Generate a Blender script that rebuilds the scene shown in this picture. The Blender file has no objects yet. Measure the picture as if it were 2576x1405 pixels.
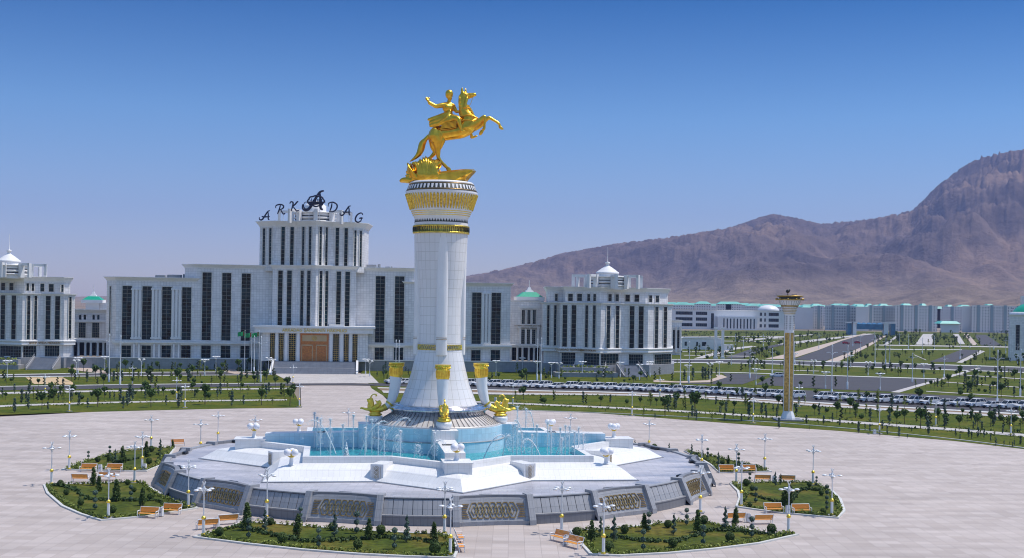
import bpy, math, random
from mathutils import Vector, Matrix, noise
R = math.radians
PI = math.pi
scene = bpy.context.scene
C = scene.collection
random.seed(7)

# ------------------------------------------------------------------ camera
CAMH, FOC, TH = 22.0, 3094.0, 0.0155          # eye height, focal length (in 2576-wide pixels), roll
HX, HY = 1288.0, 772.0                        # where the level line of sight meets the picture
cs, sn = math.cos(TH), math.sin(TH)
cam = bpy.data.objects.new('camera', bpy.data.cameras.new('camera'))
C.objects.link(cam)
scene.camera = cam
cam.data.sensor_width = 36.0
cam.data.lens = 36.0 * FOC / 2576.0
cam.data.shift_y = (HY - 702.5) / 2576.0
cam.data.clip_start = 0.5
cam.data.clip_end = 40000
cam.matrix_world = Matrix(((cs, -sn, 0, 0), (0, 0, -1, 0), (sn, cs, 0, CAMH), (0, 0, 0, 1)))

# ------------------------------------------------------------------ light
SUN_EL, SUN_AZ = R(64), R(10)                 # azimuth measured from +X towards +Y
sdir = Vector((math.cos(SUN_EL) * math.cos(SUN_AZ), math.cos(SUN_EL) * math.sin(SUN_AZ), math.sin(SUN_EL)))
sun = bpy.data.objects.new('sun', bpy.data.lights.new('sun', 'SUN'))
C.objects.link(sun)
sun.data.energy = 3.45
sun.data.angle = R(0.5)
sun.data.color = (1.0, 0.94, 0.86)
sun.rotation_euler = sdir.to_track_quat('Z', 'Y').to_euler()
world = bpy.data.worlds.new('World')
scene.world = world
world.use_nodes = True
wn = world.node_tree
bg = wn.nodes['Background']
sky = wn.nodes.new('ShaderNodeTexSky')
sky.sky_type = 'NISHITA'
sky.sun_disc = False
sky.sun_elevation = SUN_EL
sky.sun_rotation = math.atan2(sdir.x, sdir.y)
sky.altitude = 300
sky.air_density = 1.0
sky.dust_density = 0.6
sky.ozone_density = 3.0
hs = wn.nodes.new('ShaderNodeHueSaturation')
hs.inputs['Saturation'].default_value = 1.18
mx = wn.nodes.new('ShaderNodeMix'); mx.data_type = 'RGBA'; mx.blend_type = 'MULTIPLY'
mx.inputs['Factor'].default_value = 1.0
wtc = wn.nodes.new('ShaderNodeTexCoord'); wsp = wn.nodes.new('ShaderNodeSeparateXYZ')
wn.links.new(wtc.outputs['Generated'], wsp.inputs[0])
wr = wn.nodes.new('ShaderNodeValToRGB')           # clear-day falloff from lavender haze to deep blue with elevation
we = wr.color_ramp.elements
we[0].position = 0.0; we[0].color = (0.66, 0.60, 0.64, 1)
we[1].position = 1.0; we[1].color = (1.45, 1.18, 0.95, 1)
for ps, c_ in ((0.045, (0.58, 0.55, 0.64, 1)), (0.15, (0.33, 0.48, 0.61, 1)), (0.245, (0.0, 0.225, 0.41, 1)), (0.36, (1.1, 1.02, 0.94, 1))):
    k_ = we.new(ps); k_.color = c_
wn.links.new(wsp.outputs[2], wr.inputs[0]); wn.links.new(wr.outputs[0], mx.inputs['B'])
hs.inputs['Value'].default_value = 1.12
wn.links.new(sky.outputs[0], hs.inputs['Color'])
wn.links.new(hs.outputs[0], mx.inputs['A'])
wn.links.new(mx.outputs['Result'], bg.inputs[0])
bg.inputs[1].default_value = 0.15
scene.view_settings.view_transform = 'Standard'
scene.view_settings.look = 'None'
scene.view_settings.exposure = 0.30
scene.view_settings.gamma = 1.0
scene.render.engine = 'CYCLES'
scene.cycles.max_bounces = 6
scene.cycles.transparent_max_bounces = 24
scene.cycles.use_denoising = True
scene.cycles.filter_width = 1.1

# ------------------------------------------------------------------ picture -> world
def ray(px, py):
    u, v = px - HX, HY - py
    return u * cs - v * sn, u * sn + v * cs   # sideways, upwards (per FOC forward)
def G(px, py, z=0.0):
    a, b = ray(px, py)
    t = (z - CAMH) / b
    return Vector((a * t, FOC * t, z))
def at(px, py, Y):
    a, b = ray(px, py)
    return Vector((a * Y / FOC, Y, CAMH + b * Y / FOC))
def mpp(p):                                   # metres per pixel at a world point
    return p.y / FOC

# ------------------------------------------------------------------ materials
MATS = {}
def nodes_of(name):
    m = bpy.data.materials.new(name); m.use_nodes = True
    return m, m.node_tree, m.node_tree.nodes['Principled BSDF']
def setc(p, col, rough, metal, spec=0.5):
    p.inputs['Base Color'].default_value = (*col, 1)
    p.inputs['Roughness'].default_value = rough
    p.inputs['Metallic'].default_value = metal
    p.inputs['Specular IOR Level'].default_value = spec
def mat(name, col, rough=0.6, metal=0.0, var=0.12, scale=1.5, spec=0.5, bump=0.0, detail=4, coord='Object', stretch=None):
    """plain surface with a noise breaking up its colour and roughness"""
    m, nt, p = nodes_of(name)
    setc(p, col, rough, metal, spec)
    tc = nt.nodes.new('ShaderNodeTexCoord'); n = nt.nodes.new('ShaderNodeTexNoise')
    n.inputs['Scale'].default_value = scale; n.inputs['Detail'].default_value = detail
    src = tc.outputs[coord]
    if stretch:
        mp = nt.nodes.new('ShaderNodeMapping'); mp.inputs['Scale'].default_value = stretch
        nt.links.new(src, mp.inputs[0]); src = mp.outputs[0]
    nt.links.new(src, n.inputs['Vector'])
    cr = nt.nodes.new('ShaderNodeValToRGB')
    cr.color_ramp.elements[0].position = 0.3; cr.color_ramp.elements[1].position = 0.7
    cr.color_ramp.elements[0].color = tuple(c * (1 - var) for c in col) + (1,)
    cr.color_ramp.elements[1].color = tuple(min(1, c * (1 + var)) for c in col) + (1,)
    nt.links.new(n.outputs['Fac'], cr.inputs[0]); nt.links.new(cr.outputs[0], p.inputs['Base Color'])
    if bump:
        b = nt.nodes.new('ShaderNodeBump'); b.inputs['Strength'].default_value = bump
        b.inputs['Distance'].default_value = 0.05
        nt.links.new(n.outputs['Fac'], b.inputs['Height']); nt.links.new(b.outputs[0], p.inputs['Normal'])
    MATS[name] = m
    return m
def tile(name, col, joint, w=1.2, h=0.9, gap=0.03, rough=0.45, var=0.06, offset=0.0, patch=0.08, pscale=0.12, col2=None, spec=0.5, metal=0.0, stretch=None, rvar=0.0):
    """tiled cladding or paving on the UV map (metres)"""
    m, nt, p = nodes_of(name)
    setc(p, col, rough, metal, spec)
    tc = nt.nodes.new('ShaderNodeTexCoord')
    br = nt.nodes.new('ShaderNodeTexBrick')
    br.offset = offset; br.squash = 1.0
    br.inputs['Scale'].default_value = 1.0
    br.inputs['Brick Width'].default_value = w; br.inputs['Row Height'].default_value = h
    br.inputs['Mortar Size'].default_value = gap; br.inputs['Mortar Smooth'].default_value = 0.0
    br.inputs['Bias'].default_value = 0.0
    br.inputs['Color1'].default_value = tuple(c * (1 - var) for c in col) + (1,)
    br.inputs['Color2'].default_value = tuple(min(1, c * (1 + var)) for c in (col2 or col)) + (1,)
    br.inputs['Mortar'].default_value = (*joint, 1)
    nt.links.new(tc.outputs['UV'], br.inputs['Vector'])
    n = nt.nodes.new('ShaderNodeTexNoise'); n.inputs['Scale'].default_value = pscale; n.inputs['Detail'].default_value = 6
    src = tc.outputs['UV']
    if stretch:
        mp = nt.nodes.new('ShaderNodeMapping'); mp.inputs['Scale'].default_value = stretch
        nt.links.new(src, mp.inputs[0]); src = mp.outputs[0]
    nt.links.new(src, n.inputs['Vector'])
    mr = nt.nodes.new('ShaderNodeMapRange')
    mr.inputs['From Min'].default_value = 0.3; mr.inputs['From Max'].default_value = 0.7
    mr.inputs['To Min'].default_value = 1 - patch; mr.inputs['To Max'].default_value = 1 + patch
    nt.links.new(n.outputs['Fac'], mr.inputs[0])
    mu = nt.nodes.new('ShaderNodeMix'); mu.data_type = 'RGBA'; mu.blend_type = 'MULTIPLY'; mu.inputs['Factor'].default_value = 1
    nt.links.new(br.outputs['Color'], mu.inputs['A']); nt.links.new(mr.outputs[0], mu.inputs['B'])
    nt.links.new(mu.outputs['Result'], p.inputs['Base Color'])
    if rvar:
        m2 = nt.nodes.new('ShaderNodeMapRange')
        m2.inputs['From Min'].default_value = 0.35; m2.inputs['From Max'].default_value = 0.65
        m2.inputs['To Min'].default_value = max(0.05, rough - rvar); m2.inputs['To Max'].default_value = rough + rvar
        nt.links.new(n.outputs['Fac'], m2.inputs[0]); nt.links.new(m2.outputs[0], p.inputs['Roughness'])
    MATS[name] = m
    return m

M = MATS
tile('marble', (0.75, 0.735, 0.735), (0.54, 0.53, 0.54), 1.0, 0.8, 0.045, 0.35, 0.07, patch=0.09, pscale=0.35)
tile('marble_column', (0.72, 0.71, 0.71), (0.53, 0.52, 0.50), 0.7, 1.15, 0.024, 0.3, 0.03, patch=0.04)
tile('marble_basin', (0.74, 0.735, 0.73), (0.60, 0.59, 0.57), 0.6, 0.9, 0.014, 0.35, 0.02, patch=0.05, pscale=0.4)
tile('pool_tile', (0.53, 0.71, 0.81), (0.40, 0.55, 0.64), 0.6, 0.9, 0.014, 0.2, 0.06, patch=0.1, pscale=0.5)
mat('marble_plain', (0.76, 0.75, 0.745), 0.35, var=0.04, scale=0.6)
mat('white_metal', (0.72, 0.74, 0.76), 0.35, 0.15, var=0.03)
mat('white_paint', (0.74, 0.75, 0.77), 0.3, var=0.03)
mat('globe_glass', (0.78, 0.78, 0.82), 0.12, var=0.02)
mat('gold', (0.90, 0.49, 0.05), 0.30, 1.0, var=0.2, scale=1.4, bump=0.9, detail=8)
mat('gold_bright', (0.98, 0.62, 0.09), 0.38, 0.9, var=0.2, scale=3.0, bump=0.6, detail=7)
mat('gold_relief', (0.78, 0.52, 0.09), 0.38, 0.9, var=0.45, scale=5.0, bump=1.0)
mat('lattice_bronze', (0.36, 0.25, 0.10), 0.4, 0.75, var=0.45, scale=4, bump=.6)
mat('tower_gold', (0.50, 0.34, 0.11), 0.42, 0.85, var=0.4, scale=2.5, bump=.8)
mat('bronze', (0.30, 0.20, 0.09), 0.4, 0.8, var=0.4, scale=6)
mat('dark_relief', (0.035, 0.045, 0.04), 0.5, 0.2, var=0.3, scale=4)
mat('chrome', (0.55, 0.55, 0.58), 0.12, 1.0, var=0.35, scale=2.0, bump=0.6)
mat('skirt_metal', (0.55, 0.52, 0.50), 0.45, 0.25, var=0.15, scale=0.8)
mat('skirt_seam', (0.17, 0.155, 0.15), 0.5, 0.3)
tile('granite', (0.195, 0.20, 0.22), (0.13, 0.135, 0.15), 1.5, 0.8, 0.02, 0.5, 0.08, patch=0.18, pscale=0.5)
tile('granite_light', (0.30, 0.305, 0.325), (0.20, 0.21, 0.23), 1.2, 0.8, 0.02, 0.5, 0.06, patch=0.1, pscale=0.7)
tile('terrace_paving', (0.37, 0.365, 0.40), (0.29, 0.285, 0.32), 0.9, 0.9, 0.02, 0.42, 0.08, patch=0.24, pscale=0.10, rvar=0.22, stretch=(1, 2.5, 1))
tile('plaza_paving', (0.405, 0.345, 0.312), (0.34, 0.29, 0.265), 1.5, 1.5, 0.035, 0.75, 0.06, patch=0.15, pscale=0.14, col2=(0.425, 0.37, 0.342), offset=0.0, stretch=(0.35, 2.2, 1))
tile('pale_paving', (0.45, 0.42, 0.40), (0.32, 0.30, 0.29), 0.8, 0.8, 0.03, 0.75, 0.08, patch=0.1, pscale=0.2)
mat('pink_paving', (0.44, 0.35, 0.29), 0.8, var=0.1, scale=0.3)
mat('orange_paving', (0.50, 0.36, 0.20), 0.8, var=0.1, scale=0.3)
mat('kerb_stone', (0.55, 0.55, 0.53), 0.7, var=0.08, scale=1.0)
mat('asphalt', (0.048, 0.045, 0.052), 0.85, var=0.12, scale=0.12)
mat('soil', (0.19, 0.13, 0.075), 0.95, var=0.25, scale=0.8)
mat('desert', (0.23, 0.185, 0.14), 0.95, var=0.3, scale=0.01, detail=10)
mat('glass', (0.007, 0.021, 0.026), 0.08, 0.0, var=0.95, scale=0.45, spec=0.2, detail=1)
mat('mullion', (0.20, 0.20, 0.18), 0.5)
mat('window_trim', (0.62, 0.60, 0.56), 0.5)
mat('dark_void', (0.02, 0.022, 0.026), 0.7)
mat('green_roof', (0.0, 0.33, 0.20), 0.4, var=0.1)
mat('teal_roof', (0.10, 0.46, 0.40), 0.5, var=0.25, scale=.05)
mat('wood_door', (0.46, 0.155, 0.028), 0.4, var=0.25, scale=2.0, detail=6)
mat('wood_slat', (0.72, 0.31, 0.055), 0.5, var=0.2, scale=3.0, stretch=(1, 12, 12))
mat('navy', (0.010, 0.018, 0.06), 0.35, 0.0)
mat('flag_green', (0.01, 0.30, 0.09), 0.7, var=0.2)
mat('flag_red', (0.30, 0.02, 0.02), 0.7)
mat('black_metal', (0.015, 0.016, 0.02), 0.4, 0.4)
mat('bark', (0.10, 0.075, 0.05), 0.9, var=0.3, scale=6)
mat('tyre', (0.012, 0.012, 0.013), 0.8)
mat('rim_metal', (0.35, 0.36, 0.38), 0.3, 0.9)
mat('car_white', (0.74, 0.75, 0.78), 0.14, 0.0, var=0.02)
mat('car_glass', (0.012, 0.016, 0.02), 0.05)
mat('lamp_lens', (0.5, 0.52, 0.55), 0.1, 0.3)
mat('tail_red', (0.35, 0.01, 0.01), 0.3)
mat('blue_glass', (0.035, 0.16, 0.30), 0.15, 0.3, var=0.3, scale=0.3)
mat('grey_panel', (0.30, 0.31, 0.33), 0.5)

def leafy(name, c1, c2, scale=2.0):
    m, nt, p = nodes_of(name)
    setc(p, c1, 0.65, 0, 0.3)
    g = nt.nodes.new('ShaderNodeNewGeometry'); tc = nt.nodes.new('ShaderNodeTexCoord')
    n = nt.nodes.new('ShaderNodeTexNoise'); n.inputs['Scale'].default_value = scale; n.inputs['Detail'].default_value = 3
    oi = nt.nodes.new('ShaderNodeObjectInfo')
    ad = nt.nodes.new('ShaderNodeMath'); ad.operation = 'ADD'
    m3 = nt.nodes.new('ShaderNodeMath'); m3.operation = 'MULTIPLY'; m3.inputs[1].default_value = 0.5
    nt.links.new(tc.outputs['Object'], n.inputs['Vector'])
    nt.links.new(g.outputs['Random Per Island'], m3.inputs[0])
    nt.links.new(m3.outputs[0], ad.inputs[0]); nt.links.new(n.outputs['Fac'], ad.inputs[1])
    m4 = nt.nodes.new('ShaderNodeMath'); m4.operation = 'MULTIPLY_ADD'; m4.inputs[1].default_value = 0.3
    nt.links.new(oi.outputs['Random'], m4.inputs[0]); nt.links.new(ad.outputs[0], m4.inputs[2])
    cr = nt.nodes.new('ShaderNodeValToRGB')
    cr.color_ramp.elements[0].position = 0.45; cr.color_ramp.elements[1].position = 1.15 if False else 1.0
    cr.color_ramp.elements[0].color = (*c1, 1); cr.color_ramp.elements[1].color = (*c2, 1)
    nt.links.new(m4.outputs[0], cr.inputs[0]); nt.links.new(cr.outputs[0], p.inputs['Base Color'])
    MATS[name] = m
leafy('leaf_thuja', (0.020, 0.042, 0.010), (0.075, 0.12, 0.022))
leafy('leaf_blue', (0.030, 0.060, 0.042), (0.10, 0.16, 0.12))
leafy('leaf_dark', (0.012, 0.030, 0.008), (0.045, 0.085, 0.018))
leafy('leaf_round', (0.020, 0.052, 0.010), (0.085, 0.15, 0.025))
leafy('leaf_young', (0.07, 0.11, 0.015), (0.22, 0.27, 0.035))
leafy('leaf_hedge', (0.040, 0.075, 0.012), (0.20, 0.24, 0.04))

def grass_mat(name, c1, c2, c3):
    m, nt, p = nodes_of(name)
    setc(p, c1, 0.9, 0, 0.1)
    tc = nt.nodes.new('ShaderNodeTexCoord')
    def nz(sc, det):
        n = nt.nodes.new('ShaderNodeTexNoise'); n.inputs['Scale'].default_value = sc; n.inputs['Detail'].default_value = det
        nt.links.new(tc.outputs['Object'], n.inputs['Vector']); return n
    a, b = nz(0.16, 5), nz(1.6, 8)
    cr = nt.nodes.new('ShaderNodeValToRGB')
    e = cr.color_ramp.elements
    e[0].position = 0.35; e[0].color = (*c1, 1); e[1].position = 0.72; e[1].color = (*c3, 1)
    k = e.new(0.53); k.color = (*c2, 1)
    nt.links.new(a.outputs['Fac'], cr.inputs[0])
    mr = nt.nodes.new('ShaderNodeMapRange'); mr.inputs['From Min'].default_value = 0.3; mr.inputs['From Max'].default_value = 0.7
    mr.inputs['To Min'].default_value = 0.6; mr.inputs['To Max'].default_value = 1.35
    nt.links.new(b.outputs['Fac'], mr.inputs[0])
    mu = nt.nodes.new('ShaderNodeMix'); mu.data_type = 'RGBA'; mu.blend_type = 'MULTIPLY'; mu.inputs['Factor'].default_value = 1
    nt.links.new(cr.outputs[0], mu.inputs['A']); nt.links.new(mr.outputs[0], mu.inputs['B'])
    nt.links.new(mu.outputs['Result'], p.inputs['Base Color'])
    bp = nt.nodes.new('ShaderNodeBump'); bp.inputs['Strength'].default_value = 0.8; bp.inputs['Distance'].default_value = 0.08
    nt.links.new(b.outputs['Fac'], bp.inputs['Height']); nt.links.new(bp.outputs[0], p.inputs['Normal'])
    MATS[name] = m
grass_mat('grass_garden', (0.038, 0.060, 0.009), (0.075, 0.090, 0.013), (0.15, 0.105, 0.024))
grass_mat('grass_lawn', (0.050, 0.076, 0.005), (0.078, 0.094, 0.008), (0.115, 0.108, 0.013))

# ------------------------------------------------------------------ mesh builder
class MB:
    def __init__(s): s.v, s.f, s.m, s.sm, s.uv = [], [], [], [], None
    def face(s, pts, m=0, smooth=False):
        k = len(s.v); s.v += [tuple(p) for p in pts]; s.f.append(tuple(range(k, k + len(pts)))); s.m.append(m); s.sm.append(smooth)
    def add(s, vs, fs, m=0, smooth=False):
        k = len(s.v); s.v += [tuple(p) for p in vs]
        for f in fs: s.f.append(tuple(i + k for i in f)); s.m.append(m); s.sm.append(smooth)
    def box(s, c, size, rz=0.0, m=0, taper=1.0, topoff=(0, 0)):
        """c = centre of the bottom face"""
        hx, hy, h = size[0] / 2, size[1] / 2, size[2]
        ca, sa = math.cos(rz), math.sin(rz)
        vs = []
        for k, (z, t) in enumerate(((0, 1), (h, taper))):
            for sx, sy in ((-1, -1), (1, -1), (1, 1), (-1, 1)):
                x, y = sx * hx * t + (topoff[0] if k else 0), sy * hy * t + (topoff[1] if k else 0)
                vs.append((c[0] + x * ca - y * sa, c[1] + x * sa + y * ca, c[2] + z))
        s.add(vs, [(3, 2, 1, 0), (4, 5, 6, 7), (0, 1, 5, 4), (1, 2, 6, 5), (2, 3, 7, 6), (3, 0, 4, 7)], m)
    def prism(s, poly, z0, z1, m=0, mtop=None, bottom=True, scale_top=None, ctr=None):
        n = len(poly)
        A = sum(poly[i][0] * poly[(i + 1) % n][1] - poly[(i + 1) % n][0] * poly[i][1] for i in range(n))
        if A < 0: poly = poly[::-1]
        top = poly
        if scale_top:
            cx, cy = ctr or (sum(p[0] for p in poly) / n, sum(p[1] for p in poly) / n)
            top = [(cx + (p[0] - cx) * scale_top, cy + (p[1] - cy) * scale_top) for p in poly]
        vs = [(p[0], p[1], z0) for p in poly] + [(p[0], p[1], z1) for p in top]
        s.add(vs, [(i, (i + 1) % n, n + (i + 1) % n, n + i) for i in range(n)], m)
        s.add([(p[0], p[1], z1) for p in top], [tuple(range(n))], m if mtop is None else mtop)
        if bottom: s.add([(p[0], p[1], z0) for p in poly], [tuple(range(n))[::-1]], m)
    def lathe(s, prof, c=(0, 0, 0), n=32, m=0, smooth=True, cap=True, a0=0.0):
        """prof = [(r, z)] from the bottom up"""
        vs, fs = [], []
        for r, z in prof:
            for i in range(n):
                a = a0 + 2 * PI * i / n
                vs.append((c[0] + r * math.cos(a), c[1] + r * math.sin(a), c[2] + z))
        for j in range(len(prof) - 1):
            for i in range(n):
                fs.append((j * n + i, j * n + (i + 1) % n, (j + 1) * n + (i + 1) % n, (j + 1) * n + i))
        s.add(vs, fs, m, smooth)
        if cap:
            if prof[0][0] > 1e-4: s.add(vs[:n], [tuple(range(n))[::-1]], m)
            if prof[-1][0] > 1e-4: s.add(vs[-n:], [tuple(range(n))], m)
    def tube(s, pts, rad, n=8, m=0, smooth=True, cap=True, flat=None):
        """swept tube; flat = (scale across X-ish, ...) unused"""
        pts = [Vector(p) for p in pts]
        if not hasattr(rad, '__len__'): rad = [rad] * len(pts)
        vs, fs = [], []
        up = None
        for i, p in enumerate(pts):
            d = (pts[min(i + 1, len(pts) - 1)] - pts[max(i - 1, 0)])
            if d.length < 1e-9: d = Vector((0, 0, 1))
            d.normalize()
            if up is None: up = d.orthogonal().normalized()
            up = (up - d * up.dot(d))
            if up.length < 1e-6: up = d.orthogonal()
            up.normalize(); w = d.cross(up)
            for k in range(n):
                a = 2 * PI * k / n
                vs.append(p + (up * math.cos(a) + w * math.sin(a)) * rad[i])
        for j in range(len(pts) - 1):
            for k in range(n):
                fs.append((j * n + k, j * n + (k + 1) % n, (j + 1) * n + (k + 1) % n, (j + 1) * n + k))
        s.add(vs, fs, m, smooth)
        if cap:
            s.add(vs[:n], [tuple(range(n))[::-1]], m); s.add(vs[-n:], [tuple(range(n))], m)
    def ball(s, c, r, n=12, m=0, rz=None, k=None):
        rz = rz or r; k = k or max(4, n // 2)
        prof = [(r * math.sin(PI * i / k), -rz * math.cos(PI * i / k)) for i in range(k + 1)]
        prof[0] = (0.0005, -rz); prof[-1] = (0.0005, rz)
        s.lathe(prof, c, n, m, True, False)
    def build(s, name, mats, parent=None, loc=None, uvf=None):
        me = bpy.data.meshes.new(name)
        me.from_pydata(s.v, [], s.f)
        if not isinstance(mats, (list, tuple)): mats = [mats]
        for k in mats: me.materials.append(M[k] if isinstance(k, str) else k)
        me.polygons.foreach_set('material_index', s.m)
        me.polygons.foreach_set('use_smooth', s.sm)
        uv = me.uv_layers.new(name='UVMap')
        me.update()
        data = [0.0] * (2 * len(me.loops))
        for pl in me.polygons:
            nx, ny, nz = pl.normal
            l = math.hypot(nx, ny)
            for li in pl.loop_indices:
                co = me.vertices[me.loops[li].vertex_index].co
                if uvf: u, v = uvf(co, pl)
                elif abs(nz) < 0.8 and l > 1e-6: u, v = (-ny * co.x + nx * co.y) / l, co.z
                else: u, v = co.x, co.y
                data[2 * li], data[2 * li + 1] = u, v
        uv.data.foreach_set('uv', data)
        o = bpy.data.objects.new(name, me)
        C.objects.link(o)
        if parent: o.parent = parent
        if loc is not None: o.location = loc
        return o

def thing(name, label, cat, loc=(0, 0, 0), rz=0.0, group=None):
    o = bpy.data.objects.new(name, None); C.objects.link(o)
    o.location = loc; o.rotation_euler = (0, 0, rz); o.empty_display_size = 0.2
    o['label'] = label; o['category'] = cat
    if group: o['group'] = group
    return o
def tag(o, label, cat, group=None):
    o['label'] = label; o['category'] = cat
    if group: o['group'] = group
    return o
def struct(o):
    o['kind'] = 'structure'; return o
def stuff(o, label, cat):
    o['kind'] = 'stuff'; o['label'] = label; o['category'] = cat; return o
def copy_tree(o, parent=None):
    c = o.copy(); C.objects.link(c)
    if parent: c.parent = parent
    for ch in KIDS.get(o.name, []): copy_tree(ch, c)
    return c
KIDS = {}
def freeze(root):                             # remember the children once, so copying stays fast
    KIDS[root.name] = list(root.children)
    for ch in root.children: freeze(ch)
USED = set()
def place(proto, loc, label, rz=0.0, scale=1.0, group=None, cat=None):
    """the first time moves the prototype itself, afterwards copies it with its parts"""
    if proto.name not in USED: o = proto; USED.add(proto.name)
    else: o = copy_tree(proto)
    o.location = loc; o.rotation_euler = (0, 0, rz)
    o.scale = scale if hasattr(scale, '__len__') else (scale,) * 3
    o['label'] = label
    if cat: o['category'] = cat
    if group: o['group'] = group
    return o
ONES = ['', 'first', 'second', 'third', 'fourth', 'fifth', 'sixth', 'seventh', 'eighth', 'ninth', 'tenth', 'eleventh', 'twelfth', 'thirteenth',
        'fourteenth', 'fifteenth', 'sixteenth', 'seventeenth', 'eighteenth', 'nineteenth']
TENS = {2: 'twent', 3: 'thirt', 4: 'fort', 5: 'fift', 6: 'sixt', 7: 'sevent', 8: 'eight', 9: 'ninet'}
def nth(n):
    if n >= 100: return 'hundredth' if n == 100 else 'hundred-and-' + nth(n - 100)
    if n < 20: return ONES[n]
    t, r = divmod(n, 10)
    return TENS[t] + 'ieth' if r == 0 else TENS[t] + 'y-' + ONES[r]

def sheet(name, pts, z, m, kind=True, uvf=None):
    """flat polygon on the ground; pts = world (x, y); tessellated so that concave outlines work"""
    from mathutils.geometry import tessellate_polygon
    vs = [Vector((p[0], p[1], z)) for p in pts]
    tris = tessellate_polygon([vs])
    mb = MB(); 
    fs = []
    for t in tris:
        a, b, c = (vs[i] for i in t)
        fs.append(t if (b - a).cross(c - a).z > 0 else t[::-1])
    mb.add(vs, fs)
    o = mb.build(name, m, uvf=uvf)
    if kind: struct(o)
    return o
ROADS = []
def px_sheet(name, pxs, z, m):
    if name != 'lawn': ROADS.append(list(pxs))
    return sheet(name, [G(x, y)[:2] for x, y in pxs], z, m)
def strip(name, line, w, z0, h, m, closed=False, kind=True):
    """kerb or path of width w along a world polyline, rising h from z0"""
    P = [Vector((p[0], p[1])) for p in line]; n = len(P)
    L, Rr = [], []
    for i in range(n):
        a = P[(i - 1) % n] if (closed or i > 0) else P[i]
        b = P[(i + 1) % n] if (closed or i < n - 1) else P[i]
        d = (b - a).normalized(); nn = Vector((-d.y, d.x)) * w / 2
        L.append(P[i] + nn); Rr.append(P[i] - nn)
    mb = MB(); k = n if closed else n - 1
    for i in range(k):
        j = (i + 1) % n
        a, b, c, d = L[i], L[j], Rr[j], Rr[i]
        mb.face([(d.x, d.y, z0 + h), (c.x, c.y, z0 + h), (b.x, b.y, z0 + h), (a.x, a.y, z0 + h)])
        if h > 0.01:
            mb.face([(a.x, a.y, z0 + h), (b.x, b.y, z0 + h), (b.x, b.y, z0), (a.x, a.y, z0)])
            mb.face([(c.x, c.y, z0 + h), (d.x, d.y, z0 + h), (d.x, d.y, z0), (c.x, c.y, z0)])
    o = mb.build(name, m)
    if kind: struct(o)
    return o
def smooth_line(pts, n=6, closed=False):
    out = []; N = len(pts)
    rng = range(N) if closed else range(N - 1)
    for i in rng:
        p0 = pts[(i - 1) % N] if closed or i > 0 else pts[i]
        p1, p2 = pts[i], pts[(i + 1) % N]
        p3 = pts[(i + 2) % N] if closed or i < N - 2 else p2
        for k in range(n):
            t = k / n
            out.append(tuple(0.5 * ((2 * p1[j]) + (-p0[j] + p2[j]) * t + (2 * p0[j] - 5 * p1[j] + 4 * p2[j] - p3[j]) * t * t + (-p0[j] + 3 * p1[j] - 3 * p2[j] + p3[j]) * t ** 3) for j in range(len(p1))))
    if not closed: out.append(tuple(pts[-1]))
    return out

def remeshed(name, chains, voxel, m, parent=None, extra=None, smooth=4):
    """one continuous skin over chains of (x, y, z, r) and extra meshes"""
    mb = MB()
    for ch in chains:
        if len(ch) > 2: ch = smooth_line([c[:4] for c in ch], 3)
        pts = [Vector(c[:3]) for c in ch]; rs = [max(.012, c[3]) for c in ch]
        sx = ch[0][4] if len(ch[0]) > 4 else 1.0
        dense, dr = [], []
        for i in range(len(pts) - 1):
            k = max(2, int((pts[i + 1] - pts[i]).length / max(0.3 * min(rs[i], rs[i + 1]), voxel)) + 1)
            k = min(k, 8)
            for j in range(k):
                t = j / k; dense.append(pts[i].lerp(pts[i + 1], t)); dr.append(rs[i] * (1 - t) + rs[i + 1] * t)
        dense.append(pts[-1]); dr.append(rs[-1])
        for p, r in zip(dense, dr): mb.ball(tuple(p), r, 12, k=8)
    if extra: extra(mb)
    me = bpy.data.meshes.new(name); me.from_pydata(mb.v, [], mb.f)
    o = bpy.data.objects.new(name, me); C.objects.link(o)
    rm = o.modifiers.new('r', 'REMESH'); rm.mode = 'VOXEL'; rm.voxel_size = voxel
    s = o.modifiers.new('s', 'SMOOTH'); s.factor = 0.6; s.iterations = smooth
    dg = bpy.context.evaluated_depsgraph_get()
    new = bpy.data.meshes.new_from_object(o.evaluated_get(dg))
    o.modifiers.clear(); o.data = new
    new.name = name
    new.materials.clear(); new.materials.append(M[m])
    new.polygons.foreach_set('use_smooth', [True] * len(new.polygons))
    if parent: o.parent = parent
    return o
# ================================================================== SETTING: ground
CX, CY = -9.2, 157.0                          # centre of the monument
ROT = R(8.5)                                  # the whole ensemble is turned by this much
def pol(r, deg, z=None, c=(CX, CY)):
    a = R(deg); p = (c[0] + r * math.cos(a), c[1] + r * math.sin(a))
    return p if z is None else (*p, z)

sheet('ground', [(-9500, -400), (9500, -400), (9500, 12500), (-9500, 12500)], -0.25, 'desert')
def uv_polar(co, pl): return co.x, co.y
# the round plaza: one big paved disc, wider on the west where the boulevard meets it
outline = [pol(104.5, d) for d in range(-175, 92, 3)] + [pol(112, d) for d in range(93, 186, 3)]
sheet('plaza', outline, 0.0, 'plaza_paving')
strip('plaza_kerb', [pol(104.3, d) for d in range(-60, 91, 3)], 0.35, 0.0, 0.12, 'kerb_stone')

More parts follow.
